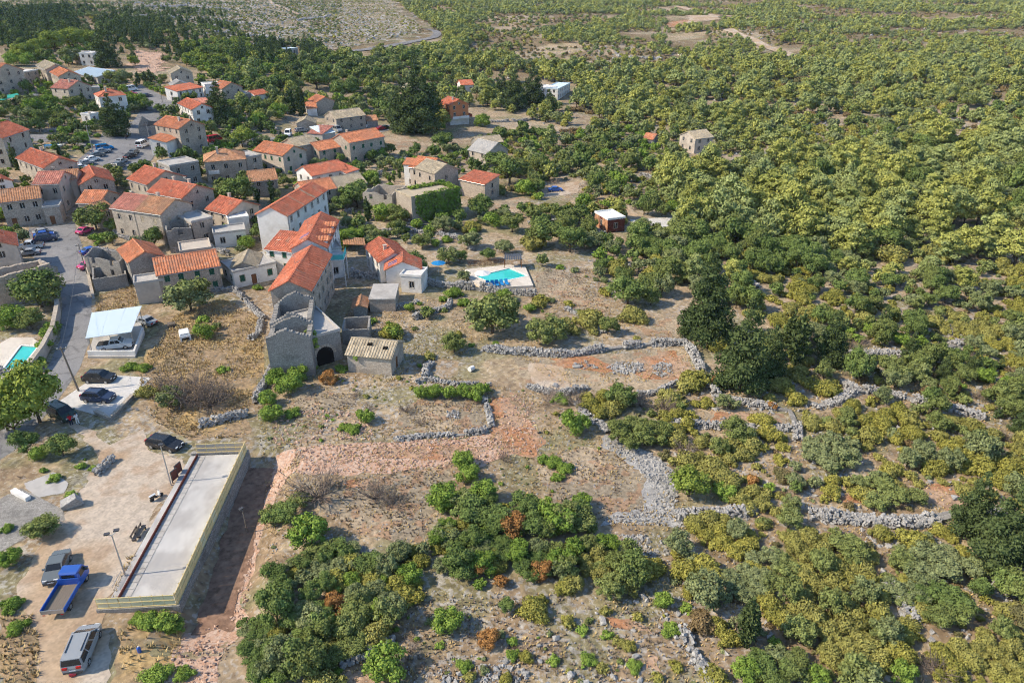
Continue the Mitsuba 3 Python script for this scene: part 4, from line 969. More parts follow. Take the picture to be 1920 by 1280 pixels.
def roof_window(hh, s0, s1, d0, d1, name, bsdf, side=-1):
    """A flat panel on the left (-1) or right slope of a G house, d along the depth, s from the eave up the slope."""
    L, e, k = hh['L'], hh['eave'], hh['rise'] / (hh['L'] / 2)
    f = lambda s: (s if side < 0 else L - s)
    a = [(f(s0), d0), (f(s1), d0), (f(s1), d1), (f(s0), d1)]
    top = np.array([[x, y, e + (x if side < 0 else L - x) * k + .36] for x, y in a]); bot = top - [0, 0, .2]
    m = trimesh.Trimesh(np.vstack([top, bot]), [[0, 1, 2], [0, 2, 3], [4, 6, 5], [4, 7, 6], [0, 4, 5], [0, 5, 1], [1, 5, 6], [1, 6, 2], [2, 6, 7], [2, 7, 3], [3, 7, 4], [3, 4, 0]], process=False)
    fr = part(hh['roof'], name, hh['P'](m), bsdf)
    bars = cat([bx(min(x0, x1) - .04, max(x0, x1) + .04, y0, y1, 0, .05) for x0, x1, y0, y1 in []]) if False else None
    return fr
roof_window(hb2, 1.2, 3.0, 2.0, 4.2, 'solar_panel', 'solar_glass'); roof_window(hs2, .5, 2.2, .4, 2.2, 'solar_panel', 'solar_glass')
roof_window(hb3, 2.2, 2.9, 8.5, 9.3, 'roof_window', 'pane_glass')
# three gabled dormers on the right slope of the middle house, two on the farthest one
def dormer(hh, d, w=2.6):
    L, e, k = hh['L'], hh['eave'], hh['rise'] / (hh['L'] / 2)
    zt = e + hh['rise'] * .86
    xo = L + .25
    xi = L / 2 + .5
    zr = zt
    kk = .42
    body = prism([(d - w / 2 + .15, e - .2), (d + w / 2 - .15, e - .2), (d + w / 2 - .15, zr - w / 2 * kk - .1), (d, zr - .15), (d - w / 2 + .15, zr - w / 2 * kk - .1)], xo - xi - .3)
    v = np.array(body.vertices); body.vertices = np.stack([xi + v[:, 2], v[:, 0], v[:, 1]], 1)
    dk = part(hh['roof'], 'dormer', hh['P'](body), 'white_plaster')
    sl = []
    for sg in (-1, 1):
        ed = vec(0, sg, -kk); n = np.linalg.norm(ed); nn = vec(0, sg * kk, 1) / n
        sl.append(ribs_slope(vec(xi, d, zr) , vec(1, 0, 0), ed / n, nn, xo - xi + .2, w / 2 * n, .5))
    part(hh['roof'], 'dormer_roof', hh['P'](cat(sl)), 'orange_tile')
    part(hh['roof'], 'dormer_window', hh['P'](bx(xo - .3, xo - .26, d - .45, d + .45, e + .3, e + 1.3)), 'dark_glass')
for d in (2.6, 7.0, 11.5): dormer(hb2, d)
# verge kerbs crossing the ribbed roofs
for hh, ds in ((hb1, (8, 14, 18)), (hb3, (9.5,))):
    L, e, k = hh['L'], hh['eave'], hh['rise'] / (hh['L'] / 2)
    for d in ds:
        part(hh['roof'], 'verge', hh['P'](tube((L / 2, d, e + hh['rise'] + .22), (L + .3, d, e + .1), .14, 6)), 'beige_tile')
# terrace with glass railing at the middle house
t = bx(0, 0, 0, 0, 0, 0) if False else None
L = hb2['L']
on(hb2, 'balcony', cat([bx(L + .02, L + 2.8, 1.0, 5.5, 5.4, 5.6), bx(L + 2.6, L + 2.75, 1.1, 1.3, -1, 5.4), bx(L + 2.6, L + 2.75, 5.2, 5.4, -1, 5.4)]), 'white_plaster')
on(hb2, 'railing', cat([bx(L + .1, L + 2.7, 1.05, 1.09, 5.6, 6.6), bx(L + 2.7, L + 2.74, 1.05, 5.45, 5.6, 6.6)]), 'pool_tile')
# dark arch of the vaulted annex, with its ring of stones
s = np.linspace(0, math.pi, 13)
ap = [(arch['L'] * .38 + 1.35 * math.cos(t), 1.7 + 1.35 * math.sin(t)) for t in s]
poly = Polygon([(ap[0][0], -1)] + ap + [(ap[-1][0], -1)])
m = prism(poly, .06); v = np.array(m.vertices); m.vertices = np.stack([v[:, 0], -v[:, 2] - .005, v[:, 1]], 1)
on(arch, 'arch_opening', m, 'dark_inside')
for i in range(12):
    a0, a1 = s[i] + .02, s[i + 1] - .02
    pl = Polygon([(arch['L'] * .38 + r * math.cos(t), 1.7 + r * math.sin(t)) for r, t in ((1.36, a0), (1.36, a1), (1.85, a1), (1.85, a0))])
    m = prism(pl, .12); v = np.array(m.vertices); m.vertices = np.stack([v[:, 0], -v[:, 2] - .003, v[:, 1]], 1)
    on(arch, 'arch_stone', m, 'pale_stone')
# chapel: round arch and bell gable; hole in the cottage roof
ap = [(ch['L'] / 2 + 1.0 * math.cos(t), 1.6 + 1.0 * math.sin(t)) for t in s]
m = prism(Polygon([(ap[0][0], .1)] + ap + [(ap[-1][0], .1)]), .05); v = np.array(m.vertices); m.vertices = np.stack([v[:, 0], -v[:, 2] - .005, v[:, 1]], 1)
on(ch, 'arch', m, 'old_stone')
k = cot['rise'] / (cot['D'] / 2)
for x, d in ((cot['L'] * .45, 1.9), (cot['L'] * .82, 1.5)):
    on(cot, 'roof_hole', bx(x - .35, x + .35, d - .3, d + .3, cot['eave'] + d * k + .1, cot['eave'] + d * k + .34), 'dark_inside', parent=cot['roof'])
# cabin boards
for i in range(13):
    s0 = cab['L'] * i / 13
    if not (cab['L'] / 2 - .9 < s0 < cab['L'] / 2 + .5): on(cab, 'board', bx(s0 + .02, s0 + cab['L'] / 13 - .02, -.035, -.004, .05, 3.15), 'red_wood')
for i in range(26):
    s0 = cab['D'] * i / 26
    if not (cab['D'] / 2 - .75 < s0 < cab['D'] / 2 + .55): on(cab, 'board', bx(-.035, -.004, s0 + .015, s0 + cab['D'] / 26 - .015, .05, 3.15), 'brown_tile')
# balconies of the orange house and of the brown hipped house
on(oh, 'balcony', cat([bx(oh['L'] + .02, oh['L'] + 2.2, 1, 7, 2.6, 2.8), bx(oh['L'] + 2.05, oh['L'] + 2.2, 1, 7, 2.8, 3.7)]), 'red_tile')
on(oh, 'balcony', cat([bx(.5, oh['L'] - .5, -1.6, -.02, 2.7, 2.9), bx(.5, oh['L'] - .5, -1.6, -1.5, 2.9, 3.8)]), 'white_plaster')
on(oh, 'plinth', cat([bx(-.06, oh['L'] + .06, -.06, -.01, -1, 2.5), bx(-.06, -.01, -.0, oh['D'], -1, 2.5)]), 'white_plaster')

on(bh_, 'balcony', cat([bx(.6, 3.4, -1.1, -.02, 3.2, 3.35), bx(.6, 3.4, -1.1, -1.0, 3.36, 4.2), bx(.6, .7, -1.0, -.02, 3.36, 4.2), bx(3.3, 3.4, -1.0, -.02, 3.36, 4.2)]), 'white_plaster')

# ------------------------------------------------------------------ bowling court
c4 = flat(np.array([352, 443, 333, 218.0]), np.array([858, 850, 1127, 1133.0]), COURT_Z)
o = c4[3]; ex = c4[2] - c4[3]; cw = float(np.hypot(*ex)); cang = math.atan2(ex[1], ex[0])
cl = float(np.hypot(*((c4[0] + c4[1]) / 2 - (c4[2] + c4[3]) / 2)))
CPL = lambda m: place(m, vec(o[0], o[1], COURT_Z), cang)
court = thing('bowling_court', 'long concrete bowling court with low yellow fence beside the gravel yard', 'court')
LAND.append(('the bowling court', vec(*((c4[0] + c4[2]) / 2), 0)))
part(court, 'slab', CPL(bx(-.9, cw, -.3, cl + .1, -.6, 0)), 'court_concrete')
nb = 26
for i in range(nb):          # row of paving slabs along the left side
    y0 = cl * i / nb
    part(court, 'paving_slab', CPL(bx(-.02 + .2, .98, y0 + .03, y0 + cl / nb - .03, .004, .045)), 'concrete')
for i in range(12):
    y0 = cl * i / 12
    part(court, 'kerb_board', CPL(bx(-.045, .045, y0 + .015, y0 + cl / 12 - .015, 0.0, .36)), 'red_wood')
part(court, 'retaining_wall', CPL(cat([bx(cw + .0, cw + .42, -.72, cl + .75, -2.2, .16), bx(-1.5, cw, -.72, -.3, -1.2, .16), bx(-.9, cw, cl + .35, cl + .75, -1.0, .16)])), 'old_stone')
def fence_run(p0, p1, h0, hgt, n, mats, name):
    p0, p1 = np.array(p0, float), np.array(p1, float)
    d = p1 - p0; L = np.hypot(*d); a = math.atan2(d[1], d[0])
    Q = lambda m: CPL(place(m, vec(p0[0], p0[1], h0), a))
    for i in range(n):
        s0, s1 = L * i / n, L * (i + 1) / n
        mt = mats[(i * 7 + i * i // 3) % len(mats)]
        for z0, z1 in ((.06, hgt * .5 - .03), (hgt * .5 + .03, hgt - .02)):
            part(court, 'fence_panel', Q(bx(s0 + .05, s1 - .05, -.012, .012, z0, z1)), mt)
        part(court, 'fence_post', Q(bx(s0 - .035, s0 + .035, .014, .085, 0, hgt + .03)), 'yellow_frame')
    part(court, 'fence_rail', Q(cat([bx(-.03, L + .03, -.085, -.014, z, z + .06) for z in (hgt * .5 - .03, hgt - .06, .02)])), 'yellow_frame')
fence_run((cw + .2, -.5), (cw + .2, cl + .55), .16, 1.45, 20, ['yellow_panel', 'yellow_panel', 'pale_panel', 'yellow_panel'], 'right')
fence_run((-1.4, -.52), (cw + .1, -.52), .16, 1.3, 7, ['pale_panel'], 'front')
fence_run((-.2, cl + .55), (cw + .1, cl + .55), .16, 1.3, 5, ['grey_panel', 'grey_panel', 'pale_panel'], 'back')
BLOCK.append(Polygon([tuple(x) for x in np.array(CPL(bx(-2, cw + 1.5, -1.5, cl + 2, 0, 1)).bounds)[[0, 1, 1, 0], [0, 0, 1, 1]].reshape(-1, 1) * 0 + np.array([[0, 0], [1, 0], [1, 1], [0, 1]])]) if False else court_poly.buffer(1.0))

def lamp_post(px, py, hgt, label, heads, ang, mat='steel'):
    p = W([(px, py)])[0]
    k = thing('lamp_post', label, 'lamp post')
    part(k, 'pole', tube(p - [0, 0, .3], p + [0, 0, hgt], .085, 10, .055), mat)
    c, s = math.cos(ang), math.sin(ang)
    for i in range(heads):
        off = (i - (heads - 1) / 2) * .9
        h0 = p + vec(c * off - s * .2, s * off + c * .2, hgt + .05 + .25 * i)
        arm = part(k, 'arm', tube(p + [0, 0, hgt - .05], h0, .035, 6), mat)
        hd = place(bx(-.25, .25, -.17, .17, -.07, .07), h0 + vec(0, 0, .05), ang)
        part(k, 'lamp_head', hd, 'dark_metal')
    return k
lamp_post(321, 909, 5.6, 'steel lamp post with one floodlight at the middle of the court', 1, .3)
lamp_post(236, 1082, 5.5, 'steel lamp post with two floodlights near the front of the court', 2, .3)
lamp_post(464, 998, 3.2, 'short post leaning by the dark soil strip', 1, 1.0, 'grey_wood')

def pole(px, py, hgt, label, r=.13, mat='grey_wood', arms=True, name='utility_pole', top=None):
    p = W([(px, py)])[0]
    t = p + vec(*(top or (0, 0)), hgt)
    k = thing(name, label, 'pole')
    part(k, 'shaft', tube(p - [0, 0, .4], t, r, 9, r * .65), mat)
    if arms:
        part(k, 'crossarm', place(bx(-.7, .7, -.05, .05, -.06, .06), t - [0, 0, .35] + vec(0, .14, 0), .3), 'grey_wood')
        for x in (-.55, 0, .55):
            part(k, 'insulator', place(tube((x, 0, 0.061), (x, 0, .22), .05, 6), t - [0, 0, .35] + vec(0, .14, 0), .3), 'white_paint')
    return t
tp = pole(148, 733, 7.2, 'wooden utility pole with lamp beside the parking pad', .16, top=(-.6, 0))
p2 = pole(175, 287, 8, 'tall pole with street lamp at the corner of the car park', .14, 'steel')
p3 = pole(305, 193, 7, 'slim pole at the bend of the upper road', .1)
p4 = pole(365, 262, 8, 'pole against the tall stone house on the square', .1)
p5 = pole(282, 268, 6, 'thin lamp pole in the square', .08, 'steel', False)
p6 = pole(165, 520, 7, 'dark utility pole at the edge of the road', .11)
p7 = pole(172, 664, 4, 'thin metal post at the corner of the carport', .05, 'steel', False, 'post')

# two upright red notice boards and benches by the court
for i, (px, py) in enumerate([(330, 902), (337, 890)]):
    p = W([(px, py)])[0]
    k = thing('notice_board', ['dark red upright board at the court edge, nearer of two', 'dark red upright board at the court edge, farther of two'][i], 'board')
    part(k, 'panel', place(bx(-.45, .45, -.04, .04, .35, 1.6), p, cang + 1.2), 'red_wood')
    part(k, 'frame', place(cat([bx(-.52, -.451, -.06, .06, -.2, 1.68), bx(.451, .52, -.06, .06, -.2, 1.68), bx(-.451, .451, -.06, .06, 1.605, 1.68)]), p, cang + 1.2), 'dark_metal')
def bench(px, py, label, w=1.8):
    p = W([(px, py)])[0]
    k = thing('bench', label, 'bench')
    for j in range(3): part(k, 'seat_slat', place(bx(-w / 2, w / 2, -.2 + j * .14, -.08 + j * .14, .42, .46), p, cang + 1.57), 'grey_wood')
    for j in range(2): part(k, 'back_slat', place(bx(-w / 2, w / 2, .26, .29, .58 + j * .17, .71 + j * .17), p, cang + 1.57), 'grey_wood')
    for x in (-w / 2 + .2, w / 2 - .2): part(k, 'leg', place(cat([bx(x - .04, x + .04, -.2, .2, -.1, .418), bx(x - .04, x + .04, .2, .258, -.1, .9)]), p, cang + 1.57), 'dark_metal')
bench(258, 1006, 'slatted wooden bench beside the court kerb'); bench(266, 1000, 'second slatted bench right beside the first at the court kerb')
k = thing('bicycle_rack', 'grey metal rack near the front left corner of the court', 'rack')
p = W([(222, 1095)])[0]
part(k, 'rail', place(cat([tube((-1, 0, .75), (1, 0, .75), .025), tube((-1, 0, .12), (1, 0, .12), .025)]), p, cang + 1.57), 'steel')
for x in np.linspace(-1, 1, 9): part(k, 'bar', place(tube((x, 0, -.1), (x, 0, .78), .02, 6), p, cang + 1.57), 'steel')

# ------------------------------------------------------------------ carport
zc = .75
q = np.array([flat(160, 634, 3.2), flat(246, 622, 3.2), flat(267, 577, 3.2), flat(173, 590, 3.2)])
k = thing('carport', 'carport with big pale blue metal roof beside the road', 'carport')
LAND.append(('the carport', vec(*q.mean(0), 0)))
uv_ = q[1] - q[0]; wv = q[3] - q[0]
n = 3
for i in range(n):
    a0, a1 = i / n + .0015, (i + 1) / n - .0015
    pts = np.array([q[0] + uv_ * a0, q[0] + uv_ * a1, q[3] + (q[2] - q[3]) * a1, q[3] + (q[2] - q[3]) * a0])
    top = np.column_stack([pts, [3.2, 3.2, 3.6, 3.6]]); bot = top - [0, 0, .07]
    part(k, 'roof_sheet', trimesh.Trimesh(np.vstack([top, bot]), [[0, 1, 2], [0, 2, 3], [4, 6, 5], [4, 7, 6], [0, 4, 5], [0, 5, 1], [1, 5, 6], [1, 6, 2], [2, 6, 7], [2, 7, 3], [3, 7, 4], [3, 4, 0]], process=False), 'white_metal')
for fx in (.04, .5, .96):
    for fy in (.06, .92):
        p = q[0] + uv_ * fx + (q[3] - q[0] + (q[2] - q[1] - q[3] + q[0]) * fx) * fy
        part(k, 'post', tube((p[0], p[1], -.3), (p[0], p[1], 3.13 + .38 * fy), .07, 8), 'steel')
sl = [tuple(flat(px, py, zc)) for px, py in ((163, 664), (252, 664), (270, 618), (262, 600), (178, 612))]
part(k, 'slab', (lambda m: (m.apply_translation([0, 0, -.9]), m)[1])(prism(Polygon(sl), .9 + zc - .4)), 'concrete')
fr = [tuple(flat(px, py, zc)) for px, py in ((165, 661), (252, 661), (268, 617))]
ln = LineString(fr).buffer(.14, cap_style=2, join_style=2)
part(k, 'parapet', (lambda m: (m.apply_translation([0, 0, zc - .395]), m)[1])(prism(ln, .75)), 'white_plaster')
DECK = zc - .4
BLOCK.append(Polygon(sl).buffer(1.5))

# ------------------------------------------------------------------ vehicles
def side_body(prof, w, inset):
    """A car body from its side outline (x, z); the sides lean in above the belt line."""
    m = prism(Polygon(prof), w)
    m = m.subdivide_to_size(.45)
    v = np.array(m.vertices)
    v = np.stack([v[:, 0], v[:, 2] - w / 2, v[:, 1]], 1)
    zb = inset[0]
    kf = np.clip((v[:, 2] - zb) / inset[1], 0, 1)
    v[:, 1] *= 1 - inset[2] * kf
    lo = np.clip((.45 - v[:, 2]) / .3, 0, 1); v[:, 1] *= 1 - .06 * lo
    xm = (v[:, 0].max() + v[:, 0].min()) / 2; hl = (v[:, 0].max() - v[:, 0].min()) / 2
    e = np.clip((np.abs(v[:, 0] - xm) / hl - .8) / .2, 0, 1); v[:, 1] *= 1 - .14 * e * e
    return trimesh.Trimesh(v, m.faces[:, ::-1], process=False)

def quad3(a, b, c, d, th=.012):
    v = np.array([a, b, c, d], float)
    n = np.cross(v[1] - v[0], v[2] - v[0]); n /= np.linalg.norm(n)
    vv = np.vstack([v + n * th, v - n * .02])
    return trimesh.Trimesh(vv, [[0, 1, 2], [0, 2, 3], [4, 6, 5], [4, 7, 6], [0, 4, 5], [0, 5, 1], [1, 5, 6], [1, 6, 2], [2, 6, 7], [2, 7, 3], [3, 7, 4], [3, 4, 0]], process=False)

def car(px, py, toward, style, paint, label, cat_='car', z=None, group=None, scale=1.0):
    """toward: a place in the photograph that the car's nose points to."""
    p = W([(px, py)])[0] if z is None else np.append(flat(px, py, z), z)
    q_ = W([toward])[0] if z is None else np.append(flat(*toward, z), z)
    ang = math.atan2(q_[1] - p[1], q_[0] - p[0])
    key = thing({'car': 'car', 'van': 'van', 'pickup truck': 'pickup_truck', 'truck': 'flatbed_truck', 'minibus': 'minibus'}[cat_], label, cat_, group)
    S_ = {'hatch': (4.1, 1.72, 1.46, .95, [(.0, .9), (.13, 1.0), (.30, 1.44), (.62, 1.46), (.79, .98), (.97, .78)]), 'suv': (4.5, 1.85, 1.66, 1.05, [(0, .95), (.06, 1.1), (.16, 1.6), (.62, 1.66), (.77, 1.1), (.97, .9)]),
          'wagon': (4.8, 1.82, 1.5, .95, [(0, .85), (.03, .98), (.11, 1.46), (.60, 1.5), (.74, .98), (.97, .78)]), 'sedan': (4.4, 1.7, 1.4, .92, [(0, .86), (.17, .95), (.30, 1.37), (.58, 1.4), (.72, .94), (.98, .76)]),
          'mpv': (4.9, 1.9, 1.82, 1.05, [(0, .9), (.015, 1.1), (.05, 1.76), (.62, 1.82), (.83, 1.1), (.97, .85)]), 'van': (5.2, 1.95, 2.3, 1.25, [(0, .9), (.01, 1.3), (.03, 2.25), (.70, 2.3), (.86, 1.3), (.98, 1.0)]),
          'pickup': (5.2, 1.85, 1.78, 1.1, [(0, 1.0), (.36, 1.03), (.365, 1.1), (.40, 1.72), (.63, 1.78), (.76, 1.12), (.98, .95)])}[style]
    L, wd, hh_, belt, pr = S_
    top = [(x * L - L / 2, z_) for x, z_ in pr]
    prof = [(-L / 2 + .02, .35)] + top + [(L / 2, .62), (L / 2 - .04, .32)]
    PL = lambda m: place(m, p, ang)
    body = part(key, 'body', PL(side_body(prof, wd, (belt, hh_ - belt, .17))), paint, smooth=32)
    iy = lambda z_: wd / 2 * (1 - .17 * np.clip((z_ - belt) / (hh_ - belt), 0, 1))
    i0 = 2 if style in ('hatch', 'sedan') else 1
    r0, r1, r2, r3 = (pr[1], pr[2], pr[3], pr[4]) if style != 'pickup' else (pr[2], pr[3], pr[4], pr[5])
    X = lambda f: f * L - L / 2
    lerp = lambda a, b, t: (X(a[0] + (b[0] - a[0]) * t), a[1] + (b[1] - a[1]) * t)
    for nm, (a, b) in (('windscreen', (r3, r2)), ('rear_window', (r0, r1))):
        (x0, z0_), (x1, z1_) = lerp(a, b, .08), lerp(a, b, .9)
        e0, e1 = iy(z0_) - .12, iy(z1_) - .12
        pts = [(x0, -e0, z0_), (x0, e0, z0_), (x1, e1, z1_), (x1, -e1, z1_)]
        if nm == 'rear_window': pts = pts[::-1]
        part(body, nm, PL(quad3(*pts, th=.02)), 'dark_glass')
    zl, zt = belt + .06, hh_ - .13
    def edge(t0):  # x limits at height z between rear and front pillars
        za = lambda a, b, z_: X(a[0] + (b[0] - a[0]) * np.clip((z_ - a[1]) / (b[1] - a[1]), 0, 1))
        return za(r0, r1, t0) + .12, za(r3, r2, t0) - .12
    for sg in (-1, 1):
        (xa, xb), (xc, xd) = edge(zl), edge(zt)
        nw = 3 if style in ('wagon', 'mpv', 'suv', 'van') else 2
        fr = np.linspace(0, 1, nw + 1)
        for j in range(nw):
            g = .02
            a0, a1 = fr[j] + g, fr[j + 1] - g
            pts = [(xa + (xb - xa) * a0, sg * iy(zl), zl), (xa + (xb - xa) * a1, sg * iy(zl), zl), (xc + (xd - xc) * a1, sg * iy(zt), zt), (xc + (xd - xc) * a0, sg * iy(zt), zt)]
            if sg > 0: pts = pts[::-1]
            part(body, 'side_window', PL(quad3(*pts, th=.02)), 'dark_glass')
        part(body, 'mirror', PL(bx(xb - .28, xb - .1, min(sg * wd / 2, sg * (wd / 2 + .2)), max(sg * wd / 2, sg * (wd / 2 + .2)), belt, belt + .16)), paint)
        for nm, xs, mt in (('headlight', L / 2 - .1, 'lamp_glass'), ('tail_light', -L / 2 + .0, 'tail_light')):
            y0 = sg * wd / 2 * .58
            zz = .68 if nm == 'headlight' else .6 if style in ('hatch', 'sedan', 'pickup') else .85
            part(body, nm, PL(bx(xs - .06, xs + (.06 if nm == 'headlight' else .06), y0 - .19, y0 + .19, zz, zz + (.15 if nm == 'headlight' else .22))), mt)
        for xs in (-L * .3, L * .31):
            w_ = part(key, 'wheel', PL(tube((xs, sg * (wd / 2 - .2), .33), (xs, sg * (wd / 2 + .02), .33), .34, 16)), 'rubber')
            part(w_, 'rim', PL(tube((xs, sg * (wd / 2 + .021), .33), (xs, sg * (wd / 2 + .035), .33), .2, 10)), 'steel')
    for nm, xs in (('number_plate', L / 2 + .005), ('number_plate', -L / 2 - .005)):
        part(body, nm, PL(bx(xs - .02, xs + .02, -.26, .26, .52 if xs > 0 else .6, .63 if xs > 0 else .71)), 'white_paint')
    part(body, 'grille', PL(bx(L / 2 - .05, L / 2 + .012, -.45, .45, .66, .76)), 'rubber')
    part(body, 'bumper', PL(cat([bx(L / 2 - .12, L / 2 + .03, -wd * .42, wd * .42, .3, .48), bx(-L / 2 - .03, -L / 2 + .12, -wd * .42, wd * .42, .34, .52)])), 'dark_metal' if paint not in ('black_paint',) else 'rubber')
    for sg in (-1, 1):
        part(body, 'door_handle', PL(cat([bx(xh - .1, xh + .1, sg * wd / 2 * .985 - .02, sg * wd / 2 * .985 + .02, belt - .12, belt - .07) for xh in (-.5, .45)])), 'steel')
    if style == 'pickup':
        part(body, 'bed_cover', PL(bx(X(.02), X(.355), -wd / 2 + .1, wd / 2 - .1, 1.035, 1.09)), 'rubber')
    if style in ('suv', 'wagon', 'mpv'):
        part(body, 'roof_rail', PL(cat([bx(-L * .3, L * .08, sg * .62 - .02, sg * .62 + .02, hh_ - .02, hh_ + .06) for sg in (-1, 1)])), 'dark_metal')
    BLOCK.append(shapely.Point(p[0], p[1]).buffer(2.6))
    return key
car(311, 838, (350, 846), 'wagon', 'black_paint', 'black estate car parked at the back corner of the court')
car(188, 714, (225, 714), 'suv', 'black_paint', 'black car on the far half of the parking pad')
car(186, 750, (222, 752), 'suv', 'navy_paint', 'dark car on the near half of the parking pad, closer to the yard')
car(118, 781, (152, 797), 'mpv', 'green_paint', 'dark green van under the light green tree with two people at its nose', 'van')
car(158, 1222, (176, 1178), 'mpv', 'silver_paint', 'silver van standing on the gravel track at the bottom left', 'van')
car(110, 1070, (101, 1092), 'sedan', 'grey_paint', 'old dark grey car with pale bonnet beside the blue truck')
car(218, 657, (255, 653), 'pickup', 'white_paint_car', 'white pickup with black bed cover under the carport', 'pickup truck', z=DECK) if False else car(218, 652, (255, 648), 'pickup', 'pale_paint', 'white pickup with black bed cover under the carport', 'pickup truck', z=DECK + .01)
car(274, 607, (255, 602), 'sedan', 'silver_paint', 'silver car with red tail lights behind the carport')
car(344, 630, (342, 640), 'van', 'white_paint_', 'x') if False else car(347, 632, (346, 650), 'pickup', 'white_paint_c', 'x') if False else None
for px, py, tw, st, pt, lb in [(82, 440, (104, 436), 'hatch', 'silver_paint', 'silver car, farthest of three parked nose out beside the road'), (84, 445, (106, 442), 'hatch', 'blue_paint', 'blue car, middle of three parked nose out beside the road'), (87, 452, (109, 449), 'suv', 'navy_paint', 'dark blue car, nearest of three parked nose out beside the road'),
                               (58, 466, (30, 468), 'pickup', 'pale_paint', 'pale pickup behind the tall stone shell at the left'), (55, 478, (30, 480), 'sedan', 'silver_paint', 'silver car beside the pale pickup behind the stone shell'),
                               (171, 475, (190, 470), 'hatch', 'blue_paint', 'blue car beside two red ones across the road from the stone shell'), (182, 482, (205, 475), 'hatch', 'red_paint', 'red car between the blue and the pink covered one'), (186, 492, (210, 484), 'wagon', 'pink_paint', 'magenta pink car in the yard beside the road'),
                               (167, 502, (180, 497), 'hatch', 'pink_paint', 'smaller magenta car nearest the low roofless enclosure'), (160, 437, (168, 433), 'hatch', 'pink_paint', 'pinkish car under the big round tree'),
                               (193, 287, (215, 284), 'sedan', 'silver_paint', 'silver car, farthest in the left row on the square'), (183, 294, (205, 291), 'hatch', 'grey_paint', 'dark grey car in the left row on the square'), (174, 302, (195, 299), 'hatch', 'white_paint', 'white car in the left row on the square'),
                               (162, 309, (185, 306), 'sedan', 'silver_paint', 'silver car in the left row on the square beside the white one'), (152, 318, (175, 315), 'hatch', 'white_paint', 'white car, nearest in the left row on the square'),
                               (197, 281, (220, 279), 'mpv', 'blue_cloth', 'car under a blue cover at the end of the left row on the square'),
                               (268, 276, (285, 268), 'van', 'white_paint', 'white van on the right side of the square'), (252, 289, (264, 283), 'hatch', 'grey_paint', 'grey car behind the white van on the square'), (245, 296, (257, 292), 'sedan', 'black_paint', 'black car on the right side of the square'),
                               (228, 306, (240, 301), 'sedan', 'silver_paint', 'silver car on the near side of the square'), (223, 315, (235, 310), 'suv', 'grey_paint', 'dark grey car on the near side of the square'),
                               (246, 171, (262, 170), 'van', 'white_paint', 'white van beside the house with the red hipped roof'), (275, 182, (291, 180), 'sedan', 'navy_paint', 'dark blue car at the bend of the upper village road'), (262, 184, (250, 182), 'hatch', 'white_paint', 'white car at the bend of the upper village road'), (247, 179, (235, 178), 'hatch', 'red_paint', 'red car half behind the hedge by the upper village road'),
                               (403, 266, (420, 264), 'van', 'red_paint', 'dark red van in the shade beside the tall stone house'), (383, 131, (395, 130), 'hatch', 'red_paint', 'red car among the lime green trees'),
                               (541, 255, (537, 262), 'van', 'white_paint', 'white minibus on the upper village road'), (565, 247, (577, 246), 'wagon', 'silver_paint', 'silver car in front of the grey gabled barn'), (632, 247, (642, 252), 'van', 'silver_paint', 'silver van beside the sheet roofed shed'),
                               (714, 244, (724, 242), 'hatch', 'red_paint', 'red car at the end of the upper village road'), (722, 242, (732, 241), 'hatch', 'green_paint', 'dark green car at the end of the upper village road'), (695, 239, (685, 240), 'van', 'white_paint', 'white car behind the tall house at the right end of the row'),
                               (1041, 359, (1060, 358), 'hatch', 'blue_paint', 'blue car alone on the gravel clearing'), (1318, 183, (1330, 182), 'sedan', 'white_paint', 'white car far off among the pines')]:
    if pt == 'white_paint': pt = 'white_paint_gloss'
    car(px, py, tw, st, pt, lb, 'minibus' if 'minibus' in lb else 'van' if st == 'van' and 'van' in lb else 'car')

# white camper shell dumped beside the pallets
k = thing('camper_shell', 'white camper shell dumped in the grass behind the carport', 'camper')
p = W([(348, 634)])[0]
sh = trimesh.convex.convex_hull(np.array([[x, y, z] for x in (-1.3, 1.3) for y in (-.85, .85) for z in (.0, .9)] + [[x * .8, y * .8, 1.35] for x in (-1.3, 1.3) for y in (-.85, .85)]))
part(k, 'shell', place(sh, p, -1.1), 'white_paint_gloss', smooth=25)
part(k, 'window', place(cat([quad3((1.21, -.6, .95), (1.21, .6, .95), (1.08, .52, 1.28), (1.08, -.52, 1.28)), quad3((1.312, -.6, .15), (1.312, .6, .15), (1.312, .6, .7), (1.312, -.6, .7))]), p, -1.1), 'dark_glass')
k = thing('pallet_stack', 'stack of wooden pallets left of the camper shell', 'pallets')
p = W([(322, 612)])[0]
for j in range(4):
    for i in range(6): part(k, 'plank', place(bx(-.6, .6, -.5 + i * .19, -.37 + i * .19, j * .17 + .1, j * .17 + .13), p, .3 + j * .05), 'grey_wood')

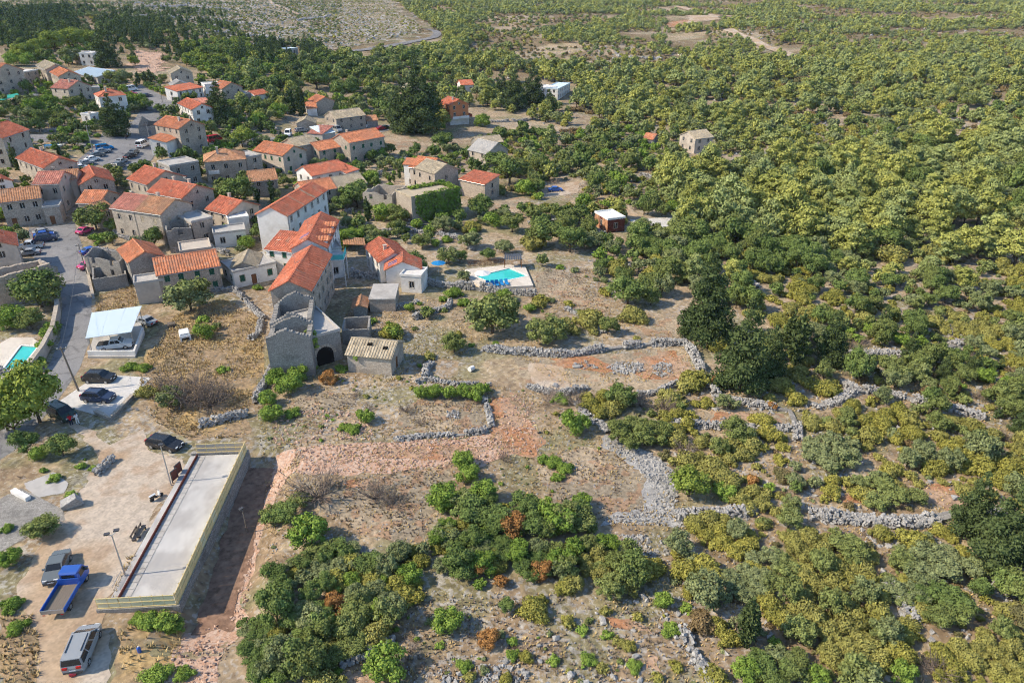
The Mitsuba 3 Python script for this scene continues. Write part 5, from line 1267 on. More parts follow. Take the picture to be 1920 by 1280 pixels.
# flatbed truck
a, b = W([(112, 1143), (150, 1078)])[:, :2]
ang = math.atan2(b[1] - a[1], b[0] - a[0])
p = np.append((W([(128, 1120)])[0])[:2], 0.0); p[2] = float(H(p[0], p[1]))
key = thing('flatbed_truck', 'bright blue truck with open dropside bed on the gravel yard', 'truck')
LAND.append(('the blue truck', p.copy()))
PL = lambda m: place(m, p, ang)
cabp = [(1.0, .55), (1.0, 2.0), (1.15, 2.12), (2.1, 2.12), (2.3, 2.02), (2.62, 1.35), (2.95, 1.2), (3.0, .55)]
cb = part(key, 'cab', PL(side_body(cabp, 1.95, (1.3, .8, .12))), 'blue_paint', smooth=32)
part(cb, 'windscreen', PL(quad3((2.64, -.78, 1.4), (2.64, .78, 1.4), (2.36, .72, 1.98), (2.36, -.72, 1.98), th=.03)), 'dark_glass')
part(cb, 'rear_window', PL(quad3((.99, .6, 1.45), (.99, -.6, 1.45), (.99, -.6, 1.9), (.99, .6, 1.9), th=.02)), 'dark_glass')
for sg in (-1, 1):
    pts = [(1.3, sg * .96, 1.36), (2.45, sg * .96, 1.36), (2.2, sg * .88, 1.92), (1.3, sg * .88, 1.92)]
    part(cb, 'side_window', PL(quad3(*(pts if sg < 0 else pts[::-1]), th=.02)), 'dark_glass')
    part(cb, 'headlight', PL(bx(2.9, 3.03, sg * .7 - .15, sg * .7 + .15, .8, 1.0)), 'lamp_glass')
    part(cb, 'mirror', PL(bx(2.2, 2.4, min(sg * .98, sg * 1.2), max(sg * .98, sg * 1.2), 1.35, 1.65)), 'dark_metal')
bed = part(key, 'bed_floor', PL(bx(-2.6, .88, -1.0, 1.0, .78, .86)), 'grey_wood')
for i in range(9): part(bed, 'floor_plank', PL(bx(-2.55, .82, -.93 + i * .21, -.75 + i * .21, .864, .885)), 'grey_wood')
for sg in (-1, 1): part(key, 'side_board', PL(bx(-2.62, .9, sg * 1.03 - .03, sg * 1.03 + .03, .8, 1.25)), 'blue_paint')
part(key, 'front_board', PL(bx(.82, .9, -.99, .99, .87, 1.6)), 'blue_paint'); part(key, 'tail_board', PL(bx(-2.68, -2.625, -1.03, 1.03, .78, 1.22)), 'steel')
part(key, 'chassis', PL(cat([bx(-2.5, 2.6, -.5, -.35, .5, .72), bx(-2.5, 2.6, .35, .5, .5, .72)])), 'dark_metal')
for sg in (-1, 1):
    for xs in (-1.5, 2.1):
        w_ = part(key, 'wheel', PL(tube((xs, sg * .68, .36), (xs, sg * .96, .36), .37, 18)), 'rubber')
        part(w_, 'rim', PL(tube((xs, sg * .961, .36), (xs, sg * .975, .36), .2, 10)), 'steel')
    part(key, 'tail_light', PL(bx(-2.7, -2.685, sg * .8 - .12, sg * .8 + .12, .6, .72)), 'tail_light')
BLOCK.append(shapely.Point(p[0], p[1]).buffer(4))

# scooter
key = thing('scooter', 'parked scooter with pale seat box left of the court', 'scooter')
p = W([(294, 935)])[0]; PL = lambda m: place(m, p, 1.0)
part(key, 'body', PL(trimesh.convex.convex_hull(np.array([[-.7, y, z] for y in (-.12, .12) for z in (.5, .75)] + [[-.1, y, z] for y in (-.17, .17) for z in (.3, .72)] + [[.1, y, .3] for y in (-.12, .12)]))), 'black_paint', smooth=30)
part(key, 'front_shield', PL(trimesh.convex.convex_hull(np.array([[.42, y, z] for y in (-.2, .2) for z in (.35, .95)] + [[.55, 0, z] for z in (.3, 1.0)] + [[.3, y, .35] for y in (-.15, .15)]))), 'white_paint_gloss', smooth=30)
part(key, 'seat', PL(bx(-.75, -.02, -.14, .14, .76, .84)), 'pale_paint'); part(key, 'floor', PL(bx(.0, .45, -.14, .14, .26, .32)), 'dark_metal')
part(key, 'handlebar', PL(cat([tube((.42, 0, .9), (.38, 0, 1.1), .03), tube((.36, -.32, 1.1), (.36, .32, 1.1), .02)])), 'dark_metal')
for xs in (-.55, .62): part(key, 'wheel', PL(tube((xs, -.06, .24), (xs, .06, .24), .24, 14)), 'rubber')

# small things lying about
k = thing('water_canister', 'blue plastic canister in the straw grass in front of the court', 'canister')
p = W([(262, 1222)])[0]
part(k, 'body', place(cat([tube((0, 0, 0), (0, 0, .55), .17, 12), tube((0, 0, .55), (0, 0, .68), .17, 12, .06)]), p, 0), 'blue_paint', smooth=30); part(k, 'cap', place(tube((0, 0, .681), (0, 0, .75), .06, 8), p, 0), 'white_paint')
k = thing('bucket', 'red plastic bucket lying on the gravel track at the bottom', 'bucket')
p = W([(137, 1267)])[0]
part(k, 'shell', place(tube((-.2, 0, .22), (.25, .1, .2), .17, 14, .23), p, .4), 'red_paint', smooth=30); part(k, 'handle', place(tube((.25, -.1, .4), (.5, .15, .05), .015, 5), p, .4), 'white_paint')
for i, (px, py, r, hgt) in enumerate([(130, 1188 - 238, 0, 0)]): pass
k = thing('stone_block', 'big pale stone block at the edge of the paved terrace', 'stone block'); p = W([(136, 948)])[0]
part(k, 'body', place(stones(np.zeros((1, 3)), [1.6], np.random.default_rng(2), jit=.12), p + vec(0, 0, .5), .3), 'limestone')
k = thing('stone_block', 'long low pale wall block at the back of the paved terrace', 'stone block'); p = W([(40, 930)])[0]
part(k, 'body', place(bx(-1.5, 1.5, -.3, .3, -.2, .5), p, -.5), 'white_plaster')
k = thing('drum', 'white tank lying behind the ivy hedge', 'tank'); p = W([(884, 695)])[0]
part(k, 'body', place(tube((-.45, 0, .4), (.45, 0, .4), .38, 14), p, .9), 'white_paint', smooth=30); part(k, 'cradle', place(bx(-.4, .4, -.25, .25, -.1, .1), p, .9), 'grey_wood')
k = thing('digging_tool', 'yellow digging tool leaning in the bare soil by the rubble track', 'tool'); p = W([(1011, 812)])[0]
part(k, 'arm', cat([tube(p, p + vec(-.4, .1, 1.3), .07, 6), tube(p + vec(-.4, .1, 1.3), p + vec(-.9, .2, 1.0), .06, 6)]), 'yellow_frame'); part(k, 'blade', place(bx(-.25, .25, -.1, .1, -.05, .25), p, .3), 'dark_metal')

# green net, boats and tiny yard things in the upper village
k = thing('shade_net', 'turquoise shade net over a frame at the left edge of the village', 'shade net'); P0 = W([(0, 190), (38, 181), (33, 176), (0, 182)], 2.6)
part(k, 'net', trimesh.Trimesh(np.vstack([P0 + [0, 0, .2], P0 + [0, 0, .13]]), [[0, 1, 2], [0, 2, 3], [4, 6, 5], [4, 7, 6], [0, 4, 5], [0, 5, 1], [1, 5, 6], [1, 6, 2], [2, 6, 7], [2, 7, 3], [3, 7, 4], [3, 4, 0]], process=False), 'green_net')
for v in P0: part(k, 'post', tube(v - [0, 0, 2.9], v + [0, 0, .12], .06, 6), 'grey_wood')
k = thing('boat', 'white boat with blue edge lying in a garden above the car park', 'boat'); p = W([(103, 278)])[0]
hull = trimesh.convex.convex_hull(np.array([[-2.6, y, z] for y in (-.8, .8) for z in (.25, .9)] + [[1.2, y, .95] for y in (-.85, .85)] + [[3.0, 0, 1.1], [1.4, 0, .1], [-2.4, 0, .05]]))
part(k, 'hull', place(hull, p, .3), 'white_paint_gloss', smooth=30); part(k, 'rim', place(bx(-2.6, 1.2, -.78, .78, .96, 1.02), p, .3), 'blue_cloth')

# pergolas
def pergola(q4, up, label, roofmat, postmat='grey_wood', name='pergola', slat=7):
    P0 = W(q4, up)
    k = thing(name, label, name.replace('_', ' '))
    for i in range(slat):
        a0, a1 = i / slat + .01, (i + 1) / slat - .01
        pts = np.array([P0[0] + (P0[1] - P0[0]) * a0, P0[0] + (P0[1] - P0[0]) * a1, P0[3] + (P0[2] - P0[3]) * a1, P0[3] + (P0[2] - P0[3]) * a0])
        part(k, 'roof_strip', trimesh.Trimesh(np.vstack([pts, pts - [0, 0, .1]]), [[0, 1, 2], [0, 2, 3], [4, 6, 5], [4, 7, 6], [0, 4, 5], [0, 5, 1], [1, 5, 6], [1, 6, 2], [2, 6, 7], [2, 7, 3], [3, 7, 4], [3, 4, 0]], process=False), roofmat)
    for i in range(4):
        v = P0[i] * .94 + P0.mean(0) * .06
        part(k, 'post', tube((v[0], v[1], v[2] - up - .3), (v[0], v[1], v[2] - .08), .08, 6), postmat)
    BLOCK.append(Polygon(P0[:, :2]).buffer(.8))
pergola([(643, 458), (686, 459), (683, 446), (641, 443)], 2.6, 'pergola with brown tiled roof behind the big white houses', 'brown_tile', slat=10)
pergola([(945, 486), (979, 486), (977, 475), (946, 476)], 2.5, 'dark slatted shelter at the back of the pool', 'dark_metal', 'brown_wood', 'pool_shelter', 8)

# pools
def pool(q4, deck, label, dl, lift):
    z = float(H(*W([q4[0]])[0][:2])) + lift
    P0 = np.array([flat(x, y, z) for x, y in q4]); Dk = np.array([flat(x, y, z) for x, y in deck])
    dp = Polygon(Dk).buffer(0); wp = Polygon(P0).buffer(0)
    k = thing('swimming_pool', label, 'swimming pool')
    m = prism(dp.difference(wp.buffer(.02)), .9); m.apply_translation([0, 0, z - .9]); part(k, 'deck', m, 'deck_stone')
    m = prism(wp, .3); m.apply_translation([0, 0, z - .42]); part(k, 'water', m, 'pool_water')
    rim = wp.buffer(.3).difference(wp.buffer(.01)); m = prism(rim, .05); m.apply_translation([0, 0, z + .004]); part(k, 'coping', m, 'white_paint')
    BLOCK.append(dp.buffer(.6)); LAND.append((dl, vec(*dp.centroid.coords[0], z)))
    return z
pz = pool([(893, 518), (925, 531), (988, 517), (955, 503)], [(872, 505), (955, 496), (985, 500), (1000, 535), (905, 540), (880, 522)], 'turquoise swimming pool on a pale terrace in the middle of the picture', 'the pool terrace', .5)
pool([(8, 690), (36, 692), (70, 650), (40, 648)], [(-20, 712), (40, 712), (85, 650), (60, 632), (20, 632), (-30, 660)], 'turquoise swimming pool beside the road at the left edge', 'the pool by the road', .25)
k = thing('parasol', 'white parasol at the left end of the turquoise pool', 'parasol'); p = np.append(flat(905, 532, pz), pz)
part(k, 'pole', tube(p, p + [0, 0, 2.5], .04, 6), 'white_paint'); t = np.linspace(0, 2 * np.pi, 9)[:-1]
def canopy(p, r, z0, z1): return trimesh.Trimesh(np.vstack([[p + [0, 0, z1]], p + np.stack([r * np.cos(t), r * np.sin(t), 0 * t + z0], 1)]), [[0, 1 + i, 1 + (i + 1) % 8] for i in range(8)], process=False)
part(k, 'canopy', canopy(p, 1.6, 2.2, 2.8), 'white_cloth')
k = thing('parasol', 'blue parasol on the terrace right of the small red roofed house', 'parasol'); p = W([(823, 512)])[0]
part(k, 'pole', tube(p, p + [0, 0, 2.5], .04, 6), 'white_paint'); part(k, 'canopy', canopy(p, 1.5, 2.2, 2.7), 'blue_cloth')
def lounger(px, py, i, n):
    p = np.append(flat(px, py, pz), pz + .01)
    k = thing('sun_lounger', f'blue sun lounger on the near edge of the pool, {["first", "second", "third", "fourth", "fifth"][i]} from the left', 'sun lounger', 'blue sun loungers along the pool')
    part(k, 'bed', place(bx(-.32, .32, -.95, .45, .3, .38), p, .2), 'blue_cloth'); part(k, 'backrest', place(quad3((-.32, .46, .36), (.32, .46, .36), (.32, .95, .8), (-.32, .95, .8), .05), p, .2), 'blue_cloth')
    part(k, 'legs', place(cat([bx(x - .03, x + .03, y - .03, y + .03, 0, .3) for x in (-.28, .28) for y in (-.85, .35)]), p, .2), 'white_paint')
for i, (px, py) in enumerate([(915, 536), (924, 535.5), (932, 535), (941, 534), (950, 533)]): lounger(px, py, i, 5)
k = thing('picket_fence', 'brown picket fence behind the pool', 'fence')
w2 = W([(878, 500), (945, 495)])
for i, f in enumerate(np.linspace(0, 1, 30)):
    v = w2[0] + (w2[1] - w2[0]) * f; part(k, 'picket', place(bx(-.06, .06, -.03, .03, -.3, 1.3), v, .2), 'brown_wood')
part(k, 'rail', tube(w2[0] + [0, .06, .9], w2[1] + [0, .06, .9], .03, 5), 'brown_wood')
k = thing('tunnel_tent', 'white round topped tent far off in the pine wood', 'tent'); p = W([(1289, 106)])[0]
s2 = np.linspace(0, math.pi, 10); m = prism(Polygon([(4.5 * math.cos(x), 3.2 * math.sin(x)) for x in s2]), 7); v = np.array(m.vertices); m.vertices = np.stack([v[:, 0], v[:, 2], v[:, 1]], 1)
part(k, 'canopy', place(m, p, .2), 'white_cloth', smooth=30); part(k, 'door', place(bx(-.8, .8, -.06, -.01, 0, 2), p, .2), 'grey_panel')

# ------------------------------------------------------------------ the two people at the dark green van
import manifold3d as m3
def hull_chain(chains):
    out = None
    for (p0, r0), (p1, r1) in chains:
        s0 = m3.Manifold.sphere(r0, 14).translate(list(map(float, p0))); s1 = m3.Manifold.sphere(r1, 14).translate(list(map(float, p1)))
        hh = m3.Manifold.batch_hull([s0, s1]); out = hh if out is None else out + hh
    return out
def to_tri(mf, ref=.035):
    mf = mf.refine_to_length(ref); me = mf.to_mesh(); tm = trimesh.Trimesh(me.vert_properties[:, :3], me.tri_verts, process=True)
    trimesh.smoothing.filter_taubin(tm, iterations=6); return tm
def person(px, py, ang, top, legs, label, hairlen):
    p = W([(px, py)])[0]; k = thing('person', label, 'person'); PL = lambda m: place(m, p, ang)
    J = dict(pel=vec(0, 0, .95), che=vec(.02, 0, 1.3), nk=vec(.02, 0, 1.47), hd=vec(.05, 0, 1.63))
    body = [((J['pel'], .145), (J['che'], .155)), ((J['che'], .14), (J['nk'], .06)), ((J['nk'], .055), (J['hd'], .07)), ((J['hd'], .098), (J['hd'] + vec(.015, 0, .045), .1)), ((J['hd'] + vec(.085, 0, -.01), .022), (J['hd'] + vec(.1, 0, -.03), .02))]
    cl, tr_ = [((J['pel'], .155), (J['che'], .168)), ((J['che'] + vec(0, -.1, .08), .09), (J['che'] + vec(0, .1, .08), .09))], []
    hands = []
    for sg, bend in ((-1, .12), (1, .3)):
        sh_, el, wr = J['che'] + vec(0, sg * .19, .1), J['che'] + vec(.02, sg * .25, -.18), J['che'] + vec(.05 + bend, sg * .22, -.38 + bend)
        body += [((sh_, .055), (el, .042)), ((el, .042), (wr, .03))]; cl += [((J['che'] + vec(0, sg * .1, .1), .08), (sh_, .07)), ((sh_, .068), (el * .6 + sh_ * .4, .06))]
        d = (wr - el) / np.linalg.norm(wr - el); pm = wr + d * .07
        body += [((wr, .028), (pm, .034))]
        for f in range(4):
            q0 = pm + vec(0, 0, 0) + d * .02 + vec(0, (f - 1.5) * .018, 0); body += [((q0, .011), (q0 + d * (.05 + .01 * (f in (1, 2))) + vec(.01, 0, -.012), .009))]
        body += [((wr + d * .03, .012), (wr + d * .06 + vec(.035, -sg * .02, 0), .01))]
        hip, kn, an = J['pel'] + vec(0, sg * .09, -.05), vec(.03 * sg + .03, sg * .11, .5), vec(.05 * sg, sg * .12, .08)
        body += [((hip, .085), (kn, .06)), ((kn, .058), (an, .04)), ((an, .04), (an + vec(.15, 0, -.045), .033))]
        tr_ += [((J['pel'], .15), (hip, .11)), ((hip, .1), (kn, .075)), ((kn, .073), (an + vec(0, 0, .06), .062))]
    b = part(k, 'body', PL(to_tri(hull_chain(body), .03)), 'skin', smooth=True)
    part(k, 'top', PL(to_tri(hull_chain(cl))), top, smooth=True); part(k, 'trousers', PL(to_tri(hull_chain(tr_))), legs, smooth=True)
    hr = [((J['hd'] + vec(-.02, 0, .05), .108), (J['hd'] + vec(0, 0, .07), .1))] + ([((J['hd'] + vec(-.05, 0, .02), .09), (J['hd'] + vec(-.07, 0, -.16), .06))] if hairlen else [])
    part(k, 'hair', PL(to_tri(hull_chain(hr))), 'hair', smooth=True)
    for sg in (-1, 1): part(k, 'eye', PL(bx(J['hd'][0] + .088, J['hd'][0] + .1, sg * .035 - .012, sg * .035 + .012, 1.645, 1.66)), 'dark_metal')
    part(k, 'mouth', PL(bx(J['hd'][0] + .082, J['hd'][0] + .095, -.025, .025, 1.575, 1.583)), 'tail_light')
    part(k, 'shoes', PL(to_tri(hull_chain([((vec(.05 * sg - .03, sg * .12, .045), .045), (vec(.05 * sg + .17, sg * .12, .035), .038)) for sg in (-1, 1)]))), 'dark_metal', smooth=True)
person(135, 797, 2.2, 'red_cloth', 'navy_cloth', 'person in a red top standing at the dark green van', True)
person(147, 795, 2.6, 'white_cloth', 'white_cloth', 'person in pale clothes leaning at the dark green van', False)
for i, (px, py, tp_) in enumerate([(237, 263, 'navy_cloth'), (240, 258, 'white_cloth'), (272, 237, 'navy_cloth'), (276, 239, 'red_cloth')]):
    person(px, py, i * 1.3, tp_, 'navy_cloth', ['small figure in dark clothes in the shade at the square', 'small figure in a white top in the shade at the square', 'small figure in dark clothes by the road above the square', 'small figure in a red top by the road above the square'][i], False)
# overhead wires
def wire(p, q, sag, label):
    pts = [p + (q - p) * f - np.array([0, 0, sag * 4 * f * (1 - f)]) for f in np.linspace(0, 1, 13)]
    single('overhead_wire', cat([tube(pts[i], pts[i + 1], .022, 4) for i in range(12)]), 'dark_metal', label, 'wire')
wire(tp - np.array([0, 0, .2]), p6 - np.array([0, 0, .2]), .8, 'overhead wire along the road from the leaning utility pole to the next pole up')
wire(p6 - np.array([0, 0, .2]), W([(205, 392)], 5.5)[0], .7, 'overhead wire from the dark road pole to the houses above')
wire(p2 - np.array([0, 0, .2]), p4 - np.array([0, 0, .2]), .9, 'overhead wire across the village square')
wire(p4 - np.array([0, 0, .2]), p3 - np.array([0, 0, .2]), .9, 'overhead wire up to the bend of the upper road')

# ------------------------------------------------------------------ plants: a few crowns of every kind, placed one by one
def lobes_of(kind, rng):
    """Ellipsoids (centre, radii) of a crown one metre wide."""
    L = []
    if kind in ('round', 'tree', 'olive'):
        n = {'round': 13, 'tree': 16, 'olive': 18}[kind]; zc, hr = {'round': (.34, .30), 'tree': (.55, .34), 'olive': (.46, .30)}[kind]
        L.append([0, 0, zc, .30, .30, hr * .9])
        for i in range(n):
            a, e = i * 2.4 + rng.uniform(-.4, .4), rng.uniform(-.5, 1)
            r = rng.uniform(.09, .21) * (.85 if kind == 'olive' else 1)
            d = .5 - r * rng.uniform(.9, 1.15)
            L.append([d * math.cos(a) * math.cos(e), d * math.sin(a) * math.cos(e), zc + hr * 1.0 * math.sin(e), r, r, r * .85])
    elif kind == 'dome':
        L.append([0, 0, .2, .3, .3, .26])
        for i in range(11):
            a, r = i * 2.4 + rng.uniform(-.7, .7), rng.uniform(.07, .2); d = rng.uniform(.1, .54 - r * .8)
            L.append([d * math.cos(a), d * math.sin(a), rng.uniform(.12, .42 - d * .4), r, r, r * .9])
    elif kind == 'pine':
        for i in range(15):
            t = i / 14; a = i * 2.4 + rng.uniform(-.5, .5); r = rng.uniform(.12, .18); d = (.5 - r * .8) * math.sqrt(max(0, 1 - t ** 2.2)) * rng.uniform(.65, 1.05)
            L.append([d * math.cos(a), d * math.sin(a), .32 + .62 * t + rng.uniform(-.04, .04), r, r, r * .62])
        L.append([0, 0, .55, .24, .24, .25])
    elif kind == 'fir':
        for i in range(24):
            t = i / 23; a = i * 2.4 + rng.uniform(-.4, .4); R = .5 * (1 - t) ** .66 + .02; r = max(.06, R * rng.uniform(.36, .5)); d = (R - r * .7) * rng.uniform(.7, 1.1)
            L.append([d * math.cos(a), d * math.sin(a), .12 + 1.55 * t, r, r, r * .8])
        L.append([0, 0, .45, .27, .27, .45])
    elif kind == 'column':
        for i in range(9):
            t = i / 8; R = .5 * math.sin(math.pi * (.16 + .80 * t)) ** .8; L.append([rng.uniform(-.06, .06), rng.uniform(-.06, .06), .35 + 3.3 * t, R, R, .42])
    return np.array(L)

ICO = {k: trimesh.creation.icosphere(k) for k in (0, 1)}
def crown_mesh(kind, n, s, rng, spiky, corek):
    L = lobes_of(kind, rng)
    w = (L[:, 3] * L[:, 4] + L[:, 3] * L[:, 5]); w /= w.sum()
    m = int(n * 1.7)
    li = rng.choice(len(L), m, p=w)
    u = rng.normal(size=(m, 3)); u[:, 2] += .25; u /= np.linalg.norm(u, axis=1, keepdims=True)
    pos = L[li, :3] + u * L[li, 3:] * (1.16 - .5 * rng.random((m, 1)) ** 1.6)
    keep = np.ones(m, bool)
    for c in L:
        keep &= ((((pos - c[:3]) / c[3:]) ** 2).sum(1) > .36)
    keep &= pos[:, 2] > .01
    pos, u, li = pos[keep][:n], u[keep][:n], li[keep][:n]
    k = len(pos)
    nr = u / L[li, 3:]; nr /= np.linalg.norm(nr, axis=1, keepdims=True)
    nj = nr + rng.normal(size=(k, 3)) * (.38 if spiky else .48); nj /= np.linalg.norm(nj, axis=1, keepdims=True)
    d = np.cross(nj, rng.normal(size=(k, 3))); d /= np.linalg.norm(d, axis=1, keepdims=True) + 1e-9
    t = np.cross(nj, d)
    d = d + nr * (.35 if spiky else .15)
    if kind in ('fir', 'column'):
        d = nr * .8 + rng.normal(size=(k, 3)) * .4 + [0, 0, .35 if kind == 'column' else -.12]; t = np.cross(d, nr + rng.normal(size=(k, 3)) * .5); t /= np.linalg.norm(t, axis=1, keepdims=True) + 1e-9
    d /= np.linalg.norm(d, axis=1, keepdims=True)
    sz = s * rng.uniform(.6, 1.3, (k, 1)); ln, wd = (1.0, .42) if spiky else (.72, .5)
    v = np.stack([pos - t * sz * wd, pos + d * sz * ln, pos + t * sz * wd, pos - d * sz * ln * .5], 1)
    f = (np.array([[0, 1, 3], [1, 2, 3]])[None] + (np.arange(k) * 4)[:, None, None]).reshape(-1, 3)
    parts = [trimesh.Trimesh(v.reshape(-1, 3), f, process=False)]
    for c in (L if n > 100 else sorted(L, key=lambda q_: -q_[3])[:5]):
        b = ICO[corek].copy(); bv = np.array(b.vertices) * (1 + .12 * rng.uniform(-1, 1, (len(b.vertices), 1))); b.vertices = bv * c[3:] * (.7 if n > 200 else .95) + c[:3]; parts.append(b)
    return trimesh.util.concatenate(parts)

def twig_mesh(n, rng, thick, hr=.62):
    V, F = [], []
    def stick(a, b, r):
        d = b - a; d /= np.linalg.norm(d) + 1e-9; x = np.cross(d, [.3, .5, .8]); x /= np.linalg.norm(x) + 1e-9; y = np.cross(d, x); o = len(V)
        for q_, rr in ((a, r), (b, r * .55)):
            for t in (0, 2.09, 4.19): V.append(q_ + rr * (math.cos(t) * x + math.sin(t) * y))
        for i in range(3):
            j = (i + 1) % 3; F.append([o + i, o + j, o + 3 + j]); F.append([o + i, o + 3 + j, o + 3 + i])
    for i in range(n):
        a = rng.uniform(0, 6.28); e = rng.uniform(.35, 1.35)
        b0 = vec(rng.uniform(-.06, .06), rng.uniform(-.06, .06), 0); d = vec(math.cos(a) * math.cos(e), math.sin(a) * math.cos(e), math.sin(e) * hr * 1.3)
        b1 = b0 + d * rng.uniform(.2, .3); stick(b0, b1, thick * 1.6)
        for _ in range(3):
            d2 = d + rng.normal(size=3) * .4; b2 = b1 + d2 * rng.uniform(.12, .22); stick(b1, b2, thick)
            for _ in range(3):
                b3 = b2 + (d2 + rng.normal(size=3) * .6) * rng.uniform(.06, .14); stick(b2, b3, thick * .6)
    v = np.array(V); v[:, 2] = np.maximum(v[:, 2], 0)
    return trimesh.Trimesh(v, np.array(F), process=False)

def trunk_mesh(h, r, rng, limbs=4, top=.5):
    ms = [tube((0, 0, -.08), (rng.uniform(-.03, .03), 0, h), r, 6, r * .6)]
    for i in range(limbs):
        a = i * 6.28 / limbs + rng.uniform(-.4, .4); ms.append(tube((0, 0, h * .7), (.28 * math.cos(a), .28 * math.sin(a), h + .18), r * .55, 5, r * .25))
    return trimesh.util.concatenate(ms)

# code: crown shape, leaf, spiky, width: names, words
KINDS = dict(p=('pine', 'pine_leaf', True, 'pine_tree', 'yellow green pine', 'pine tree', .30), d=('fir', 'cypress_leaf', True, 'conifer', 'dark green conifer', 'conifer', .2), c=('column', 'cypress_leaf', True, 'cypress', 'slim dark cypress', 'cypress', .2),
             b=('round', 'bright_leaf', False, 'leafy_shrub', 'bright green leafy shrub', 'shrub', 0), g=('tree', 'dark_leaf', False, 'broadleaf_tree', 'dense dark green tree', 'tree', .3), o=('olive', 'olive_leaf', False, 'olive_tree', 'grey green olive tree', 'tree', .3),
             j=('dome', 'juniper_leaf', True, 'juniper_bush', 'olive yellow juniper bush', 'bush', 0), w=('dome', 'bright_leaf', False, 'low_shrub', 'low green shrub', 'shrub', 0), t=('twig', 'dry_twig', False, 'bare_shrub', 'bare grey brown shrub', 'shrub', 0),
             a=('round', 'autumn_leaf', False, 'autumn_shrub', 'orange brown autumn shrub', 'shrub', 0), y=('tree', 'lime_leaf', False, 'lime_green_tree', 'lime green tree', 'tree', .28), h=('dome', 'heath_leaf', False, 'heath_shrub', 'brownish heath shrub', 'shrub', 0), k=('dome', 'olive_leaf', False, 'grey_shrub', 'grey green low shrub', 'shrub', 0))
HGT = dict(p=1.0, d=1.45, c=3.9, b=.68, g=.92, o=.8, j=.5, w=.5, t=.6, a=.68, y=.92, h=.5, k=.5)
# card counts and sizes by how large the plant shows: near, middle, far
LOD = [(2100, .05), (460, .105), (66, .245)]
groups_made = {}
def proto(kind, lod, var):
    key = f'proto_{KINDS[kind][3]}_{"nmf"[lod]}{var}'
    if key in groups_made: return key
    rng = np.random.default_rng(abs(hash((ord(kind[0]), lod, var))) % 10 ** 6)
    shp, lf, spiky = KINDS[kind][:3]
    d = {'type': 'shapegroup'}
    if shp == 'twig':
        tw = twig_mesh([26, 12, 7][lod], rng, [.007, .011, .02][lod])
        d['twigs'] = mikit.ply(tw, lf)
    else:
        n, s = LOD[lod]
        if kind in 'd': n = int(n * (3 if lod == 0 else 1.6)); s *= .78
        if kind == 'c': n, s = int(n * 1.6), s * 2.0
        d['crown'] = mikit.ply(crown_mesh(shp, n, s, rng, spiky, 0), lf)
        if KINDS[kind][6] and lod < 2: d['trunk'] = mikit.ply(trunk_mesh(KINDS[kind][6], .035 if kind != 'c' else .08, rng), 'bark')
    scene[key] = d
    groups_made[key] = 1
    return key

PLANTS = []      # kind, x, y, z, width, height factor, label or None, zone
def hero(kind, px, py, wpx, hf=1.0, label=None, up=0.0):
    x, y, z = W([(px, py)])[0]
    wd = wpx / to_px(x, y, z)[2]
    y2 = y + wd * .32
    PLANTS.append((kind, x, y2, float(H(x, y2)), wd, hf, label, 'hero'))

